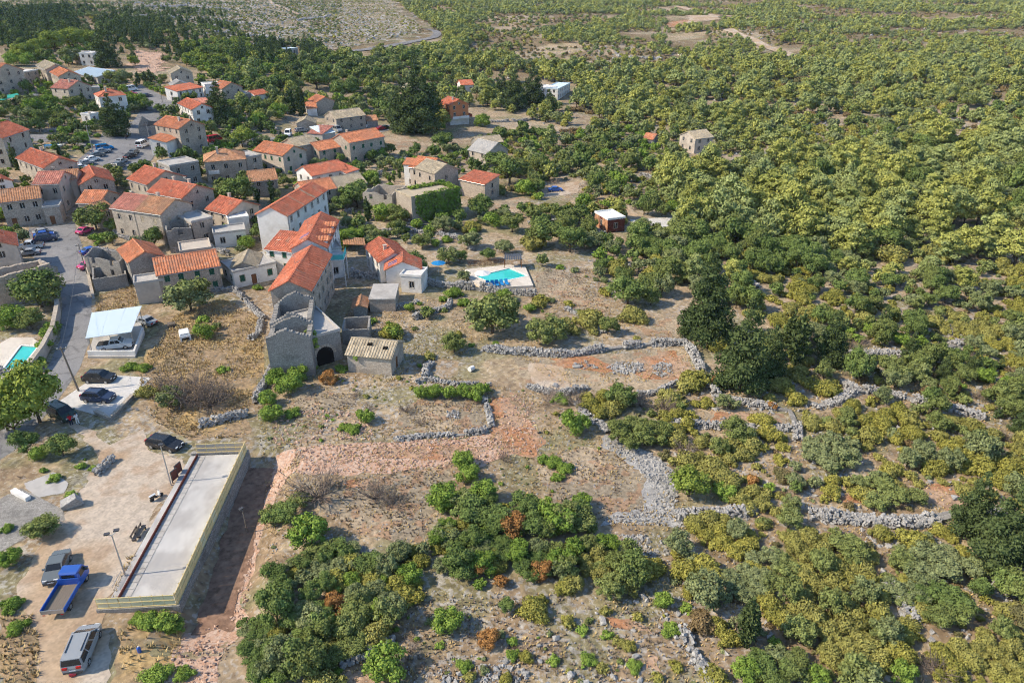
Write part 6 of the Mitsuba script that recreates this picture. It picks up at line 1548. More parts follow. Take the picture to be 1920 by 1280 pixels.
HERO = '''g170,440,84 g62,588,96 o346,596,98 b380,640,46 w378,606,30 g108,866,58 j272,748,42 w415,700,26 w240,697,34 w264,699,34 g70,1017,68 b14,1068,46 b540,744,58 b516,728,44 b558,716,40 b506,796,46 b500,765,40 w545,784,34 a615,724,38 w578,698,30 w640,700,30 b683,798,38 w660,814,34 w645,808,26
t760,778,34 t690,772,28 t665,748,30 t790,800,28 b790,752,36 b815,750,36 b842,752,38 b868,750,36 b893,755,40 b906,740,30 g850,668,52 o922,640,118 o1027,656,84 j733,640,56 b878,912,52 b868,884,46 t945,870,34 w1040,880,40 w1060,890,40 w1020,870,30 w1045,905,30
b832,962,66 g880,990,74 b905,950,58 g930,1005,72 g945,1050,80 o880,1045,88 a960,1015,62 g1000,1015,70 b1022,980,58 b1050,1015,78 g1082,995,72 b1092,962,44 j1100,1055,88 g1040,1065,80 g1000,1085,80 b1150,1035,36 j1150,1095,80 j1210,1090,70 j1180,1115,56 j1228,1080,50 g868,1094,64 o832,1030,64 b905,1085,60 b1055,1080,60 j1068,1118,60
o622,1075,112 o572,1092,84 j630,1110,60 g692,1086,64 j722,1116,104 j768,1066,78 o700,1158,116 b722,1168,60 a622,1150,46 a642,1172,38 a655,1146,30 g575,1190,112 g640,1232,108 g542,1250,110 g490,1252,96 g480,1202,78 g592,1256,90 g505,1288,90 g660,1192,72 g508,1098,54 o522,1140,72 j770,1108,44 j690,1140,60
g510,992,60 g535,985,56 b576,1035,82 t585,960,120 o560,955,46 t700,950,74 t735,960,60 j1000,1168,64 b838,1196,64 a916,1220,48 t770,1230,40 b722,1290,92 w1092,1192,28 w1102,1252,40 j1176,1224,34 j1271,1260,28 b1245,1146,42 w1262,1196,44 w1192,1262,38 w1140,1200,26 w1290,1150,30 w960,1240,34 w1040,1250,30 w870,1262,36
j1330,1010,92 j1382,1040,92 j1290,1090,64 j1330,1090,70 o1402,1120,104 o1452,1092,112 c1398,1216,30 c1412,1200,18 j1370,1216,52 j1482,1172,124 j1542,1112,112 j1562,1192,124 j1622,1172,122 j1602,1092,104 j1522,1050,100 o1592,1050,66 j1662,1252,130 j1592,1260,110 o1742,1092,132 g1772,1172,132 o1702,1130,104 d1892,1082,112 d1828,1018,84 j1722,1042,72 j1802,1262,110 j1882,1232,100 j1902,1290,92 g1462,1284,122 b1402,1288,60 b1700,1292,60 j1342,1292,60 t1770,1288,80 t1730,1262,50 a1565,1030,28
y1296,946,78 j1342,906,72 j1292,886,62 j1372,866,82 j1362,926,72 j1412,956,82 g1186,840,96 j1130,778,88 g1166,775,64 b1080,820,64 j1272,808,78 j1302,738,72 j1262,768,62 j1272,838,52 g1386,838,64 j1412,856,62 j1432,806,52 j1552,748,60 d1562,692,66 o1652,948,112 o1562,880,112 g1240,830,50 t1250,782,60 t1205,770,50 t1290,860,50 t1080,770,60 t1030,765,60 w1050,760,40 a1412,912,26 a1448,770,22 a1790,742,30 a1340,730,30
d1328,652,100 d1396,750,108 d1446,716,64 d1294,636,44 c1492,690,28 c1480,660,20 j1350,660,50
g440,392,90 g665,395,84 g640,400,50 b700,400,50 b720,420,60 g745,425,56 o700,460,50 b640,470,60 b665,460,50 g690,450,44 b738,520,54 g775,520,70 g790,470,46 o840,500,60 g862,496,40 g915,492,40 o870,530,36 b945,568,34 o830,440,58 o880,470,60 o945,480,50 b820,390,44 g900,410,62 b925,430,50 g960,440,60 j1000,470,60 g1020,470,90 g1070,480,80 o1110,470,60 g1060,440,50 j1160,520,60 g1180,580,76 j1190,610,60 j1110,620,66 j1060,630,60 g800,600,30 w850,560,40 w870,575,30 b735,640,40 w690,610,30
g955,350,90 g930,325,60 b985,370,50 g1010,320,46 b905,240,40 g640,190,60 d784,256,88 d752,248,60 d812,238,52 d1000,200,50 d965,210,50 d1030,225,36 d940,195,40 o860,225,44 g830,285,56 b710,300,36 o730,315,36 b695,350,44 b670,350,40 g760,320,30 c565,218,14 c548,215,12 d210,258,52 d228,240,30 d410,238,54 d395,225,30 b480,240,44 o500,210,44 b520,225,46 g540,180,60 g590,170,70 b520,165,40 y450,280,60 o490,280,44 b425,285,30 b345,320,26 g270,210,40 b255,205,46 g300,215,30 o215,165,60 y250,125,30 d195,128,46 d182,110,30 o128,122,54 b90,205,40 b60,215,46 g115,235,40 g130,210,46 o40,200,36 g75,240,50 g105,245,36 o50,230,44 b150,270,36 y70,105,50 y95,100,60 y130,95,60 y45,115,50 y30,120,40 y160,90,50 b45,125,40 b20,125,40
b20,620,60 g50,625,56 b5,625,50 b88,640,34 b95,625,30 b80,660,30 b70,690,26 g0,820,70 g40,860,60 b70,868,40 w100,905,30 w150,880,24 w175,885,22 w130,935,24 w10,1000,30 w15,1150,50 w25,1190,44 w270,1180,50 w300,1185,56 w325,1190,40 w285,1290,60 w255,1170,34 w340,1280,44
g35,390,24 b5,450,40 o260,480,60 o230,420,36 b420,440,30 b460,470,40 w480,545,26 o405,620,20'''
for tok in HERO.split():
    kd = tok[0]; a_ = [float(x) for x in tok[1:].split(',')]
    hf = {'w': .8, 'd': 1.0}.get(kd, 1.0)
    lab = {'g170,440,84': 'round dark green tree with a clear trunk at the bend of the road', 'g62,588,96': 'broad dense green tree below the tall stone shell', 'o346,596,98': 'airy olive green tree in front of the long orange roofed house', 'y1296,946,78': 'brightest lime green bush beside the grey scree', 'o922,640,118': 'big grey green tree below the pool terrace', 'd1328,652,100': 'left one of the two largest dark conifers', 'd1396,750,108': 'nearest and largest of the dark conifers', 'c1398,1216,30': 'slim dark cypress in the bottom right thicket', 'd210,258,52': 'dark cedar standing at the edge of the square', 'd410,238,54': 'dark cedar behind the tall stone house on the square', 'd195,128,46': 'dark conifer beside the modern white box house', 'a916,1220,48': 'single orange brown shrub at the bottom centre', 'a1790,742,30': 'small bright orange shrub among the bushes at the right', 'a615,724,38': 'reddish brown shrub below the gable ruin', 'd784,256,88': 'largest dark tree left of the orange house', 'b878,912,52': 'bright green bush alone below the end of the rubble track', 'd562': ''}.get(tok)
    if kd == 'd' and a_[2] > 90: hf = 1.05
    if kd == 'd' and a_[1] < 300: hf = .86
    if kd in 'gy': hf = .8
    if kd in 'o': hf = .8
    if kd in 'go' and a_[1] > 900: hf = .62
    if kd in 'bw' and a_[1] < 560: a_[2] *= .85
    if kd in 'goy' and a_[1] < 560: a_[2] *= .82
    if kd in 'jog' and a_[2] > 76 and a_[1] > 740 and lab is None:
        for k_, (ox, oy, f_) in enumerate([(-.26, -.05, .52), (.24, .03, .55), (.02, -.22, .5), (-.04, .12, .46), (.3, -.24, .38), (-.32, -.26, .36)]):
            hero(kd if (k_ + int(a_[0])) % 4 else 'jgob'[(k_ + int(a_[1])) % 4], a_[0] + ox * a_[2], a_[1] + oy * a_[2], a_[2] * f_, hf * (1.15 if kd == 'j' else 1))
        continue
    hero(kd, *a_, hf=hf, label=lab)
hero('y', 52, 812, 118, 1.1, 'light green feathery tree at the road at the left edge')
hero('y', 15, 830, 80, 1.1, 'second light green tree cut by the left edge')
for px, py, w_ in [(350, 778, 96), (320, 768, 80), (385, 775, 84), (410, 760, 60), (300, 745, 60), (365, 740, 60)]: hero('t', px, py, w_, 1.2)
hero('o', 315, 772, 56, .9)

# where nothing grows by itself
for q_ in ([(838, 205), (905, 205), (912, 250), (835, 250)], [(996, 170), (1075, 165), (1078, 205), (1000, 210)], [(1282, 265), (1340, 262), (1345, 300), (1285, 300)], [(883, 285), (958, 290), (965, 318), (880, 318)], [(757, 172), (800, 172), (802, 190), (757, 190)], [(1112, 420), (1180, 420), (1185, 455), (1112, 455)],
           [(866, 500), (1004, 495), (1010, 570), (868, 560)], [(570, 200), (632, 200), (632, 222), (570, 222)], [(640, 445), (690, 445), (695, 475), (640, 475)], [(700, 490), (800, 500), (800, 545), (700, 540)], [(640, 92), (830, 60), (835, 92), (660, 118)], [(528, 90), (565, 90), (570, 112), (528, 112)], [(1172, 408), (1275, 405), (1270, 438), (1190, 440)], [(1012, 345), (1088, 342), (1088, 388), (1012, 388)], [(310, 140), (365, 140), (370, 175), (310, 178)], [(760, 320), (915, 330), (915, 370), (860, 410), (765, 415), (730, 385)], [(1250, 30), (1350, 30), (1350, 54), (1250, 54)], [(1365, 55), (1385, 60), (1500, 108), (1490, 116), (1420, 96)], [(100, 100), (178, 100), (180, 120), (100, 120)]):
    BLOCK.append(WP(q_))
BL = shapely.union_all([b.buffer(0) for b in BLOCK]); shapely.prepare(BL)
OPEN = shapely.union_all([WP(p) for p in ([(100, 560), (430, 540), (500, 700), (650, 700), (760, 700), (920, 722), (1100, 740), (1090, 790), (1140, 830), (1230, 890), (1265, 960), (1400, 960), (1250, 1030), (1100, 960), (900, 900), (800, 930), (790, 1040), (600, 1040), (500, 1060), (430, 1170), (310, 1290), (-20, 1290), (-20, 800)],
    [(920, 650), (1290, 640), (1330, 720), (1250, 735), (990, 730), (900, 720)], [(1000, 500), (1100, 500), (1240, 600), (1290, 635), (1100, 640), (1060, 600), (980, 590)], [(560, 1290), (700, 1180), (760, 1120), (960, 1110), (1250, 1120), (1320, 1290)])]); shapely.prepare(OPEN)

def fill(poly_px, mix_, spacing, w0, w1, zone, open_=False, cov=1.0, seed=1, clump=0):
    """Plants strewn over a piece of the land with at least this spacing, thinned by noise."""
    rng = np.random.default_rng(seed)
    poly = WP(poly_px) if not isinstance(poly_px, Polygon) else poly_px
    n = int(poly.area / (spacing * spacing) * 1.15)
    b = poly.bounds
    g = max(spacing, .5)
    X, Y = np.meshgrid(np.arange(b[0], b[2], g), np.arange(b[1], b[3], g))
    P = np.stack([X.ravel(), Y.ravel()], 1) + rng.uniform(-.47, .47, (X.size, 2)) * g
    P = P[shapely.contains_xy(poly, P[:, 0], P[:, 1])]
    P = P[~shapely.contains_xy(BL, P[:, 0], P[:, 1])]
    if not open_: P = P[~shapely.contains_xy(OPEN, P[:, 0], P[:, 1])]
    if len(P) == 0: return
    nz = meshkit.fbm(np.column_stack([P / (clump or 28.0), 0 * P[:, 0]]), 3, seed)
    P = P[nz < np.quantile(nz, cov)] if cov < 1 else P
    z = H(P[:, 0], P[:, 1])
    px, py, sc = to_px(P[:, 0], P[:, 1], z)
    m = (px > -110) & (px < 2030) & (py > -60) & (py < 1420)
    P, z = P[m], z[m]
    kinds = list(mix_); pr = np.array([mix_[k] for k in kinds], float); pr /= pr.sum()
    kz = meshkit.noise(np.column_stack([P / 13.0, 0 * P[:, 0] + seed]), 3)
    u = np.clip(.5 * rng.random(len(P)) + .5 * (kz - .15) / .7, 0, .999)
    r = np.argsort(np.argsort(u)) / max(len(P), 1)
    ki = np.searchsorted(np.cumsum(pr), r)
    wds = w0 + (w1 - w0) * rng.random(len(P)) ** 1.4
    if SEEN:
        T = cKDTree(np.array([q_[:2] for q_ in SEEN])); dd, ii = T.query(P); rad = np.array([q_[2] for q_ in SEEN])[ii]
        ok = dd > rad * .42 + wds * .2
    else: ok = np.ones(len(P), bool)
    for i in np.nonzero(ok)[0]:
        k = kinds[min(ki[i], len(kinds) - 1)]
        f = {'g': 1.15, 'p': 1.2, 'd': 1.0, 'w': .7, 't': .8, 'k': .7, 'h': .8, 'c': .35, 'o': 1.1}.get(k, 1)
        PLANTS.append((k, P[i, 0], P[i, 1], z[i], wds[i] * f, rng.uniform(.8, 1.2), None, zone))
SEEN = [(p[1], p[2], p[4]) for p in PLANTS]
fill([(1100, 740), (1330, 705), (1480, 625), (1960, 555), (2040, 1300), (1330, 1300), (1270, 1100), (1150, 1090), (1400, 960), (1260, 900), (1150, 830)], dict(j=.46, o=.2, h=.08, g=.14, k=.06, t=.06, d=.02, b=.04), 2.25, 1.3, 4.0, 'in the scrub on the right', seed=2, cov=.97)
SEEN = []
fill([(1100, 740), (1330, 705), (1480, 625), (1960, 555), (2040, 1300), (1330, 1300), (1270, 1100), (1150, 1090), (1400, 960), (1260, 900), (1150, 830)], dict(j=.4, k=.25, h=.25, t=.1), 1.9, .7, 1.9, 'in the undergrowth on the right', seed=32, cov=.9)
fill([(440, 1290), (470, 1180), (500, 1110), (560, 1060), (640, 1045), (790, 1050), (800, 1100), (740, 1190), (680, 1215), (620, 1290)], dict(g=.3, o=.3, j=.25, b=.15), 2.3, 1.5, 3.6, 'in the undergrowth of the bottom thicket', True, seed=33)
fill([(790, 970), (830, 925), (900, 930), (960, 960), (1080, 950), (1110, 1000), (1170, 1030), (1240, 1080), (1200, 1130), (1090, 1110), (1000, 1090), (860, 1110), (810, 1060)], dict(g=.25, o=.2, j=.25, b=.22, a=.08), 2.2, 1.4, 3.4, 'in the undergrowth of the central thicket', True, seed=34)
SEEN = [(p[1], p[2], p[4]) for p in PLANTS if p[7] == 'hero']
fill([(1270, 500), (1500, 470), (1960, 500), (1960, 560), (1480, 630), (1420, 600), (1290, 560)], dict(j=.38, g=.17, k=.14, o=.17, h=.06, p=.08), 2.6, 1.5, 4.4, 'on the scrub slope under the pine wood', seed=3, cov=.93)
fill([(1190, 440), (1260, 440), (1420, 470), (1560, 482), (1560, 520), (1400, 520), (1280, 505), (1190, 470)], dict(g=.75, o=.15, p=.1), 3.4, 2.4, 5.2, 'in the dark belt below the pine wood', seed=41)
fill([(1230, 340), (1420, 330), (1600, 300), (1980, 235), (1980, 500), (1480, 482), (1260, 470)], dict(p=.72, g=.12, o=.08, j=.08), 4.2, 2.6, 8.8, 'in the dense pine wood on the right', seed=4, cov=.86, clump=16)
fill([(1300, 276), (1500, 225), (1980, 190), (1980, 235), (1600, 300), (1420, 330), (1230, 335)], dict(p=.28, j=.24, o=.24, g=.1, h=.14), 3.5, 1.6, 5.4, 'in the open scrub above the pine wood', seed=43, cov=.8, clump=14)
fill([(1230, 330), (1300, 275), (1980, 255), (1980, 500), (1480, 482), (1260, 470)], dict(h=.4, j=.4, k=.2), 3.2, .8, 2.4, 'under the pines on the right', seed=42, cov=.9)
fill([(900, 255), (1240, 232), (1300, 280), (1240, 470), (1290, 525), (1180, 620), (1060, 600), (1100, 500), (1000, 480), (880, 440), (870, 350)], dict(g=.22, o=.2, j=.2, k=.12, b=.1, t=.08, p=.05, h=.05), 3.1, 1.6, 5.0, 'in the gardens and scrub behind the pool', seed=5, cov=.93)
fill([(860, 120), (1980, 110), (1980, 190), (1500, 225), (1300, 276), (1240, 232), (1050, 238), (900, 200)], dict(p=.52, j=.16, o=.16, h=.16), 4.7, 2.6, 7.2, 'in the pine wood far beyond the village', seed=6, cov=.84)
fill([(420, 110), (640, 108), (860, 100), (880, 200), (830, 250), (740, 230), (640, 215), (560, 215), (480, 245), (430, 180)], dict(g=.28, o=.26, b=.16, p=.2, d=.06, y=.04), 4.8, 2.6, 6.4, 'in the woods above the village', seed=7, cov=.95)
fill([(640, 95), (800, 78), (880, 76), (870, 120), (640, 115)], dict(p=.8, o=.2), 5.2, 4.5, 6.5, 'in the pines below the hillside road', seed=8)
fill([(0, 25), (130, 15), (150, 60), (100, 92), (0, 98)], dict(d=.8, g=.2), 6.0, 3.0, 5.6, 'in the dark wood at the top left', seed=9, cov=.8, clump=14)
fill([(0, 10), (420, 20), (480, 95), (380, 125), (0, 100)], dict(o=.35, k=.25, d=.25, g=.15), 7, 2.0, 4.2, 'on the slope above the village', seed=49, cov=.8)
fill([(175, 45), (240, 30), (320, 45), (375, 95), (350, 118), (300, 92), (230, 90), (180, 75)], dict(d=.7, g=.15, o=.15), 6.5, 2.6, 5.2, 'in the dark wood above the building pit', seed=10, cov=.85)
fill([(480, 80), (600, 85), (620, 130), (560, 150), (480, 130)], dict(d=.6, g=.25, o=.15), 5.5, 3, 5.0, 'in the dark wood below the hillside road', seed=11)
fill([(340, 85), (470, 80), (490, 150), (400, 150), (350, 125)], dict(y=.45, b=.3, g=.25), 5.0, 3, 5.2, 'in the lime green grove above the village', seed=12)
fill([(30, 95), (190, 80), (180, 118), (110, 130), (20, 125)], dict(y=.5, b=.3, g=.2), 5, 3, 4.8, 'in the lime green grove at the upper left', seed=13)
fill([(0, 0), (640, 0), (640, 92), (420, 85), (340, 60), (180, 40), (0, 30)], dict(k=.34, o=.2, h=.3, j=.16), 4.6, 1.0, 3.2, 'on the stony hillside at the top left', seed=14, cov=.85)
fill([(480, -10), (690, -10), (800, 60), (640, 95)], dict(h=.35, k=.4, j=.25), 4.6, 1.0, 2.8, 'on the bare hillside', seed=15)
fill([(-40, 150), (480, 150), (520, 250), (900, 280), (870, 420), (800, 500), (640, 520), (420, 470), (200, 480), (-40, 480)], dict(b=.26, g=.22, o=.28, w=.2, c=.04), 3.3, 1.2, 4.2, 'in the village gardens', seed=16, cov=.95)
fill([(640, 520), (800, 520), (1000, 560), (1060, 640), (900, 660), (780, 690), (700, 600)], dict(b=.25, w=.4, k=.2, j=.15), 4.2, 1.2, 3.0, 'among the ruins below the pool', open_=True, seed=17, cov=.75)
fill([(480, 690), (760, 690), (1000, 735), (1140, 810), (1260, 920), (1200, 1000), (1090, 970), (900, 900), (790, 1040), (600, 1040), (500, 1060)], dict(w=.34, k=.3, t=.22, j=.14), 2.0, .3, 1.2, 'on the dry terraces', open_=True, seed=18, cov=.8)
fill([(690, 1110), (960, 1115), (1250, 1115), (1340, 1300), (540, 1300)], dict(w=.36, k=.26, t=.2, j=.18), 1.9, .4, 1.7, 'among the white boulders at the bottom', open_=True, seed=19, cov=.9)
fill([(690, 1110), (960, 1115), (1250, 1115), (1340, 1300), (540, 1300)], dict(j=.4, g=.2, b=.2, o=.2), 4.2, 1.3, 3.0, 'among the white boulders at the bottom', open_=True, seed=29, cov=.7)
fill([(960, 665), (1285, 650), (1305, 700), (1080, 740)], dict(w=.6, k=.2, j=.2), 4.0, .8, 1.8, 'in the walled plot', open_=True, seed=20, cov=.5)
fill([(230, 700), (480, 640), (480, 820), (300, 820), (0, 880), (0, 1290), (310, 1290)], dict(w=.4, t=.4, k=.2), 4.5, .7, 1.6, 'by the gravel yard', open_=True, seed=21, cov=.5)
fill([(1000, 500), (1100, 500), (1240, 600), (1290, 635), (1100, 640), (1060, 600), (980, 590)], dict(k=.2, w=.1, t=.14, j=.3, o=.14, g=.12), 2.8, 1.0, 3.4, 'on the dry fields beside the pool', open_=True, seed=22, cov=.72)
FARP = [(700, -12), (2060, -12), (2060, 124), (860, 124), (830, 70)]
fill(FARP, dict(p=.7, o=.3), 5.8, 2.6, 5.8, 'far', seed=23, cov=.5, clump=60)
fill(FARP, dict(h=.6, o=.2, j=.2), 6.5, 2.6, 4.6, 'far', seed=24, cov=.7, clump=40)

# every plant becomes an entry of its own: per kind the 300 that show largest, the rest one mass of that kind
def scale_of(p): return float(to_px(p[1], p[2], p[3])[2]) * p[4]
by = {}
for p in PLANTS: by.setdefault(p[0], []).append((scale_of(p), p))
for t_, px, py in [('the grey scree', 1240, 930), ('the walled plot', 1150, 690), ('the sandy pad', 1030, 705), ('the plot under the great conifers', 1400, 785), ('the great conifers', 1370, 690), ('the upper right slope wall', 1690, 666), ('the lower right slope wall', 1720, 755),
                   ('the long broad wall', 1700, 980), ('the red clearing', 1770, 925), ('the white boulders', 1120, 1230), ('the wall at the bottom edge', 1300, 1230), ('the small dry plot', 840, 775), ('the rubble track', 700, 860), ('the bottom field', 690, 960), ('the round stone heap at the right', 1810, 860),
                   ('the blue car clearing', 1041, 359), ('the dry field by the pool', 1060, 540), ('the straw slope', 400, 680), ('the silver van', 158, 1215), ('the square', 240, 285), ('the white minibus', 541, 255), ('the lone stone barn', 778, 165), ('the building pit', 275, 118), ('the upper right dry field', 1220, 360), ('the pale patch by the pines', 1430, 200), ('the bend of the hillside road', 815, 66)]:
    LAND.append((t_, W([(px, py)])[0]))
LANDP = np.array([q_[1] for q_ in LAND])
SEENLAB = {}
def nearest_words(x, y):
    d = np.hypot(LANDP[:, 0] - x, LANDP[:, 1] - y); i = int(np.argmin(d))
    if d[i] > 26: return None
    dx, dy = x - LANDP[i, 0], y - LANDP[i, 1]
    rel = ('right of' if dx > 0 else 'left of') if abs(dx) > abs(dy) else ('behind' if dy > 0 else 'in front of')
    return f'{rel} {LAND[i][0]}'
MASS = dict(p='pine_wood', j='juniper_scrub', o='olive_scrub', g='dark_woodland', h='heath_scrub', k='grey_scrub', w='green_weeds', t='dry_brush', b='green_thicket', d='conifer_wood', y='lime_grove', a='autumn_scrub', c='cypress_grove')
MASSL = dict(p='distant mass of yellow green pines filling the valley', j='distant mass of olive yellow juniper scrub', o='distant mass of grey green bushes', g='distant mass of dark green trees', h='distant mass of brownish heath', k='mass of small grey green shrubs', w='mass of low green weeds', t='mass of small dry brush', b='mass of small bright green shrubs', d='mass of far dark conifers', y='mass of lime green trees', a='mass of autumn shrubs', c='mass of cypresses')
nplants = 0
ZB = {}
for p in PLANTS:
    x_, y_, _ = to_px(p[1], p[2], p[3]); ZB.setdefault(p[7], []).append((float(x_), float(y_)))
ZB = {k_: (np.quantile(np.array(v_)[:, 0], [.33, .66]), np.quantile(np.array(v_)[:, 1], [.33, .66])) for k_, v_ in ZB.items()}
def corner(zone, x, y, z):
    x_, y_, _ = to_px(x, y, z); qx, qy = ZB[zone]
    return f'{["far", "middle", "near"][int(np.searchsorted(qy, y_))]} {["left", "centre", "right"][int(np.searchsorted(qx, x_))]} part'
for kd, lst in by.items():
    lst.sort(key=lambda t: (-(t[1][6] is not None), -t[0]))
    if len(lst) > 300: thresh = 300
    else: thresh = len(lst)
    for i, (pxw, p) in enumerate(lst):
        kd, x, y, z, wd, hf, lab, zone = p
        lod = 0 if pxw > 32 else 1 if pxw > 13 else 2
        rng = np.random.default_rng(int(abs(x * 131 + y * 977)) % 2 ** 31)
        var = int(rng.integers(0, (4 if lod < 2 else 3)))
        g_ = proto(kd, lod, var)
        M = T4().translate([x, y, z - .02 * wd]).rotate([0, 0, 1], float(rng.uniform(0, 360))).scale([wd * rng.uniform(.92, 1.08), wd, wd * hf])
        if i < thresh and zone != 'far':
            name = KINDS[kd][3]
            key = numbered2 = None
            n0 = SEENLAB.get(('n', name), 0); SEENLAB[('n', name)] = n0 + 1
            key = name if n0 == 0 else f'{name}_{n0:03d}'
            if lab is None:
                size = ('large ' if wd > 6.5 else 'small ' if wd < 2.6 and kd not in 'wkt' else '')
                w_ = nearest_words(x, y)
                if w_ is None: w_ = zone if zone != 'hero' else ('in the lower right thicket' if x > 18 and y < 90 else 'on the scrub slope at the right' if x > 18 else 'in the bottom thicket' if y < 70 else 'on the terraces in the middle' if y < 120 else 'among the houses and gardens')
                if w_ == zone: w_ = f'{zone}, {corner(zone, x, y, z)}'
                lab = ' '.join(f'{size}{KINDS[kd][4]} {w_}'.split()[:16])
                labels[key] = {'label': lab, 'category': KINDS[kd][5], 'group': (KINDS[kd][4] + ('es' if KINDS[kd][4].endswith('sh') or KINDS[kd][4].endswith('ss') else 's') + ' ' + w_)}
            else:
                labels[key] = {'label': lab, 'category': KINDS[kd][5]}
            scene[key] = {'type': 'instance', 'to_world': M, 'g': {'type': 'ref', 'id': g_}}
        else:
            m_ = MASS[kd]
            c_ = SEENLAB.get(('m', m_), 0) + 1; SEENLAB[('m', m_)] = c_
            labels.setdefault(m_, {'label': MASSL[kd], 'category': 'shrubs' if kd in 'jhkwtba' else 'trees', 'kind': 'stuff'})
            scene[f'{m_}__{c_:05d}'] = {'type': 'instance', 'to_world': M, 'g': {'type': 'ref', 'id': g_}}
        nplants += 1
# labels shared by one plant only need no group
cnt = {}
for v in labels.values():
    if 'group' in v: cnt[v['label']] = cnt.get(v['label'], 0) + 1
for v in labels.values():
    if 'group' in v and cnt[v['label']] == 1 and 's ' in v['group'] and 'blue sun' not in v['group']: v.pop('group')
tc = {}
for k_, v_ in scene.items():
    if v_.get('type') == 'instance': tc[v_['g']['id']] = tc.get(v_['g']['id'], 0) + 1
tt = [0, 0, 0]
for k_, c_ in tc.items():
    tt['nmf'.index(k_[-2])] += c_ * sum(len(meshkit.WRITTEN[s_['filename']][1]) for s_ in scene[k_].values() if isinstance(s_, dict))
import sys; sys.stderr.write(f'tris {tt}\n')
print('plants', nplants, {k: len(v) for k, v in by.items()})

# ------------------------------------------------------------------ ivy, dry grass
def leaves_on(pts, nrm, s, rng):
    k = len(pts); d = nrm * .3 + rng.normal(size=(k, 3)) * .6 + [0, 0, -.3]; d /= np.linalg.norm(d, axis=1, keepdims=True)
    t = np.cross(d, nrm + rng.normal(size=(k, 3)) * .4); t /= np.linalg.norm(t, axis=1, keepdims=True) + 1e-9
    sz = s * rng.uniform(.6, 1.3, (k, 1)); v = np.stack([pts - t * sz * .5, pts + d * sz * .8, pts + t * sz * .5, pts - d * sz * .5], 1)
    return trimesh.Trimesh(v.reshape(-1, 3), (np.array([[0, 1, 3], [1, 2, 3]])[None] + (np.arange(k) * 4)[:, None, None]).reshape(-1, 3), process=False)
rng = np.random.default_rng(5)
def ivy_box(hh, faces, n, s, label, thick=.45):
    P_, N_ = [], []
    for (nm, a0, a1, z0_, z1_) in faces:
        m = int(n * (a1 - a0) * (z1_ - z0_)); a = rng.uniform(a0, a1, m); zz = rng.uniform(z0_, z1_, m); o_ = .06 + thick * rng.random(m) * (.4 + meshkit.noise(np.column_stack([a, zz, 0 * a]) / 1.3, 4))
        if nm == 'f': p_, n_ = np.column_stack([a, -o_, zz]), [0, -1, 0]; keep = zz > (np.clip((2.6 - a) / 2.6, 0, 1) ** 1.4) * hh['eave'] * .0 + np.clip(3.5 - a, 0, 9) * 1.1
        elif nm == 'r': p_, n_ = np.column_stack([hh['L'] + o_, a, zz]), [1, 0, 0]; keep = zz > -9
        elif nm == 'l': p_, n_ = np.column_stack([-o_, a, zz]), [-1, 0, 0]; keep = zz > -9
        else: p_, n_ = np.column_stack([a, zz, hh['eave'] + .2 + o_]), [0, 0, 1]; keep = zz > -9
        P_.append(p_[keep]); N_.append(np.tile(n_, (keep.sum(), 1)))
    m = leaves_on(np.vstack(P_), np.vstack(N_).astype(float), s, rng)
    single('ivy', place(m, hh['org'], hh['ang']), 'bright_leaf', label, 'ivy')
ivy_box(iv, [('f', 1.0, iv['L'], .3, iv['eave'] + .5), ('r', -.2, iv['D'] + .2, .2, iv['eave'] + .5), ('t', iv['L'] - 1.6, iv['L'] + .3, -.3, iv['D']), ('t', 3.2, iv['L'], iv['D'] - 1.8, iv['D'] + .2), ('t', 3.5, iv['L'], -.3, .7)], 26, .42, 'thick bright green ivy over the square stone tower', .7)
ivy_box(cot, [('f', 1.15, 1.75, 0, 3.0)], 60, .3, 'narrow strand of ivy climbing the front of the tiled cottage', .3)
ivy_box(arch, [('f', -.6, .7, 3.4, 5.2), ('t', -.5, .9, -.2, 1.5)], 45, .35, 'green climber on the corner between the gable ruin and the vaulted annex', .8)

def grass(polys, dens, hgt, bsdf, label, name):
    V, F = [], []
    for pl in polys:
        n = int(pl.area * dens); p_ = scatter_in(pl, n, rng)
        p_ = p_[meshkit.fbm(np.column_stack([p_ / 3.0, 0 * p_[:, 0]]), 3, 8) > rng.uniform(.25, .65, len(p_))]
        if len(p_) == 0: continue
        b_ = np.column_stack([p_, H(p_[:, 0], p_[:, 1]) + .02]); k = len(b_)
        for j in range(3):
            a = rng.uniform(0, 6.28, k); hh_ = hgt * rng.uniform(.5, 1.3, k); w_ = .07 * rng.uniform(.7, 1.6, k)
            dx = np.stack([np.cos(a), np.sin(a), 0 * a], 1); tip = b_ + np.stack([np.cos(a + 1.3) * hh_ * .6, np.sin(a + 1.3) * hh_ * .6, hh_], 1)
            V.append(np.stack([b_ - dx * w_[:, None], b_ + dx * w_[:, None], tip], 1).reshape(-1, 3))
    v = np.vstack(V); m = trimesh.Trimesh(v, np.arange(len(v)).reshape(-1, 3), process=False)
    single(name, m, bsdf, label, 'grass', kind='stuff')
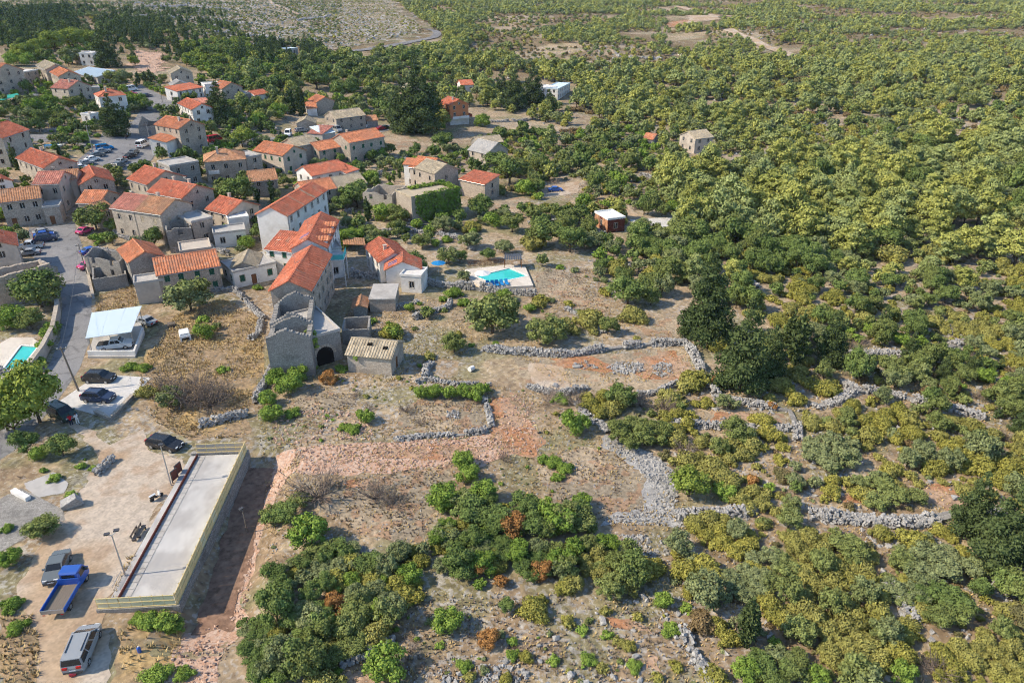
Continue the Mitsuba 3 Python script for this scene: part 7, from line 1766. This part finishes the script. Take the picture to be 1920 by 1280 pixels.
grass([WP(p_).difference(BL if False else Polygon()) for p_ in ([(330, 590), (420, 560), (480, 590), (495, 620), (490, 690), (470, 760), (465, 800), (455, 822), (350, 822), (290, 790), (270, 740), (255, 690), (300, 640)], [(180, 555), (250, 535), (258, 570), (250, 578), (180, 590)], [(225, 1180), (340, 1168), (345, 1200), (320, 1290), (210, 1290), (225, 1230)], [(0, 1150), (60, 1150), (80, 1220), (70, 1290), (0, 1290)], [(260, 1000), (275, 990), (232, 1100), (215, 1130), (210, 1110)])], 9, .42, 'straw', 'tall straw yellow grass', 'dry_grass')
grass([WP(p_) for p_ in ([(560, 905), (640, 900), (720, 893), (838, 872), (838, 905), (822, 960), (790, 1015), (690, 1010), (640, 985), (580, 930)], [(1010, 870), (1090, 838), (1150, 850), (1225, 905), (1225, 965), (1150, 985), (1090, 955), (1030, 930)], [(745, 740), (910, 750), (918, 800), (860, 812), (745, 800)], [(540, 735), (670, 740), (665, 765), (570, 770)], [(760, 1120), (1250, 1125), (1330, 1290), (620, 1290)], [(1005, 510), (1085, 510), (1150, 590), (1005, 555)])], 4.5, .25, 'dry_twig', 'short dry brownish grass on the terraces', 'dry_grass')
grass([WP(p_) for p_ in ([(480, 690), (760, 690), (1000, 735), (1140, 810), (1260, 920), (1200, 1000), (1090, 970), (900, 900), (790, 1040), (600, 1040), (500, 1060)], [(960, 665), (1285, 650), (1305, 700), (1080, 740)], [(640, 590), (800, 560), (1000, 575), (1060, 640), (900, 660), (780, 690)], [(1100, 500), (1290, 640), (1100, 640), (1000, 580)], [(1330, 700), (1920, 600), (1920, 1280), (1330, 1280), (1150, 1100)], [(690, 1110), (1250, 1115), (1340, 1300), (540, 1300)])], 4.0, .26, 'straw', 'thin dry grass all over the terraces', 'dry_grass')

# ------------------------------------------------------------------ air
scene['air'] = {'type': 'homogeneous', 'albedo': {'type': 'rgb', 'value': [.95, .96, .97]}, 'sigma_t': {'type': 'rgb', 'value': [.00003, .00004, .000055]}}
scene['haze'] = {'type': 'cube', 'to_world': T4().translate([0, 1180, 32]).scale([2190, 1310, 50]), 'bsdf': {'type': 'null'}, 'interior': {'type': 'ref', 'id': 'air'}}
labels['haze'] = {'label': 'thin bluish haze over the far valley', 'category': 'haze', 'kind': 'stuff'}
scene['camera']['medium'] = {'type': 'ref', 'id': 'air'}
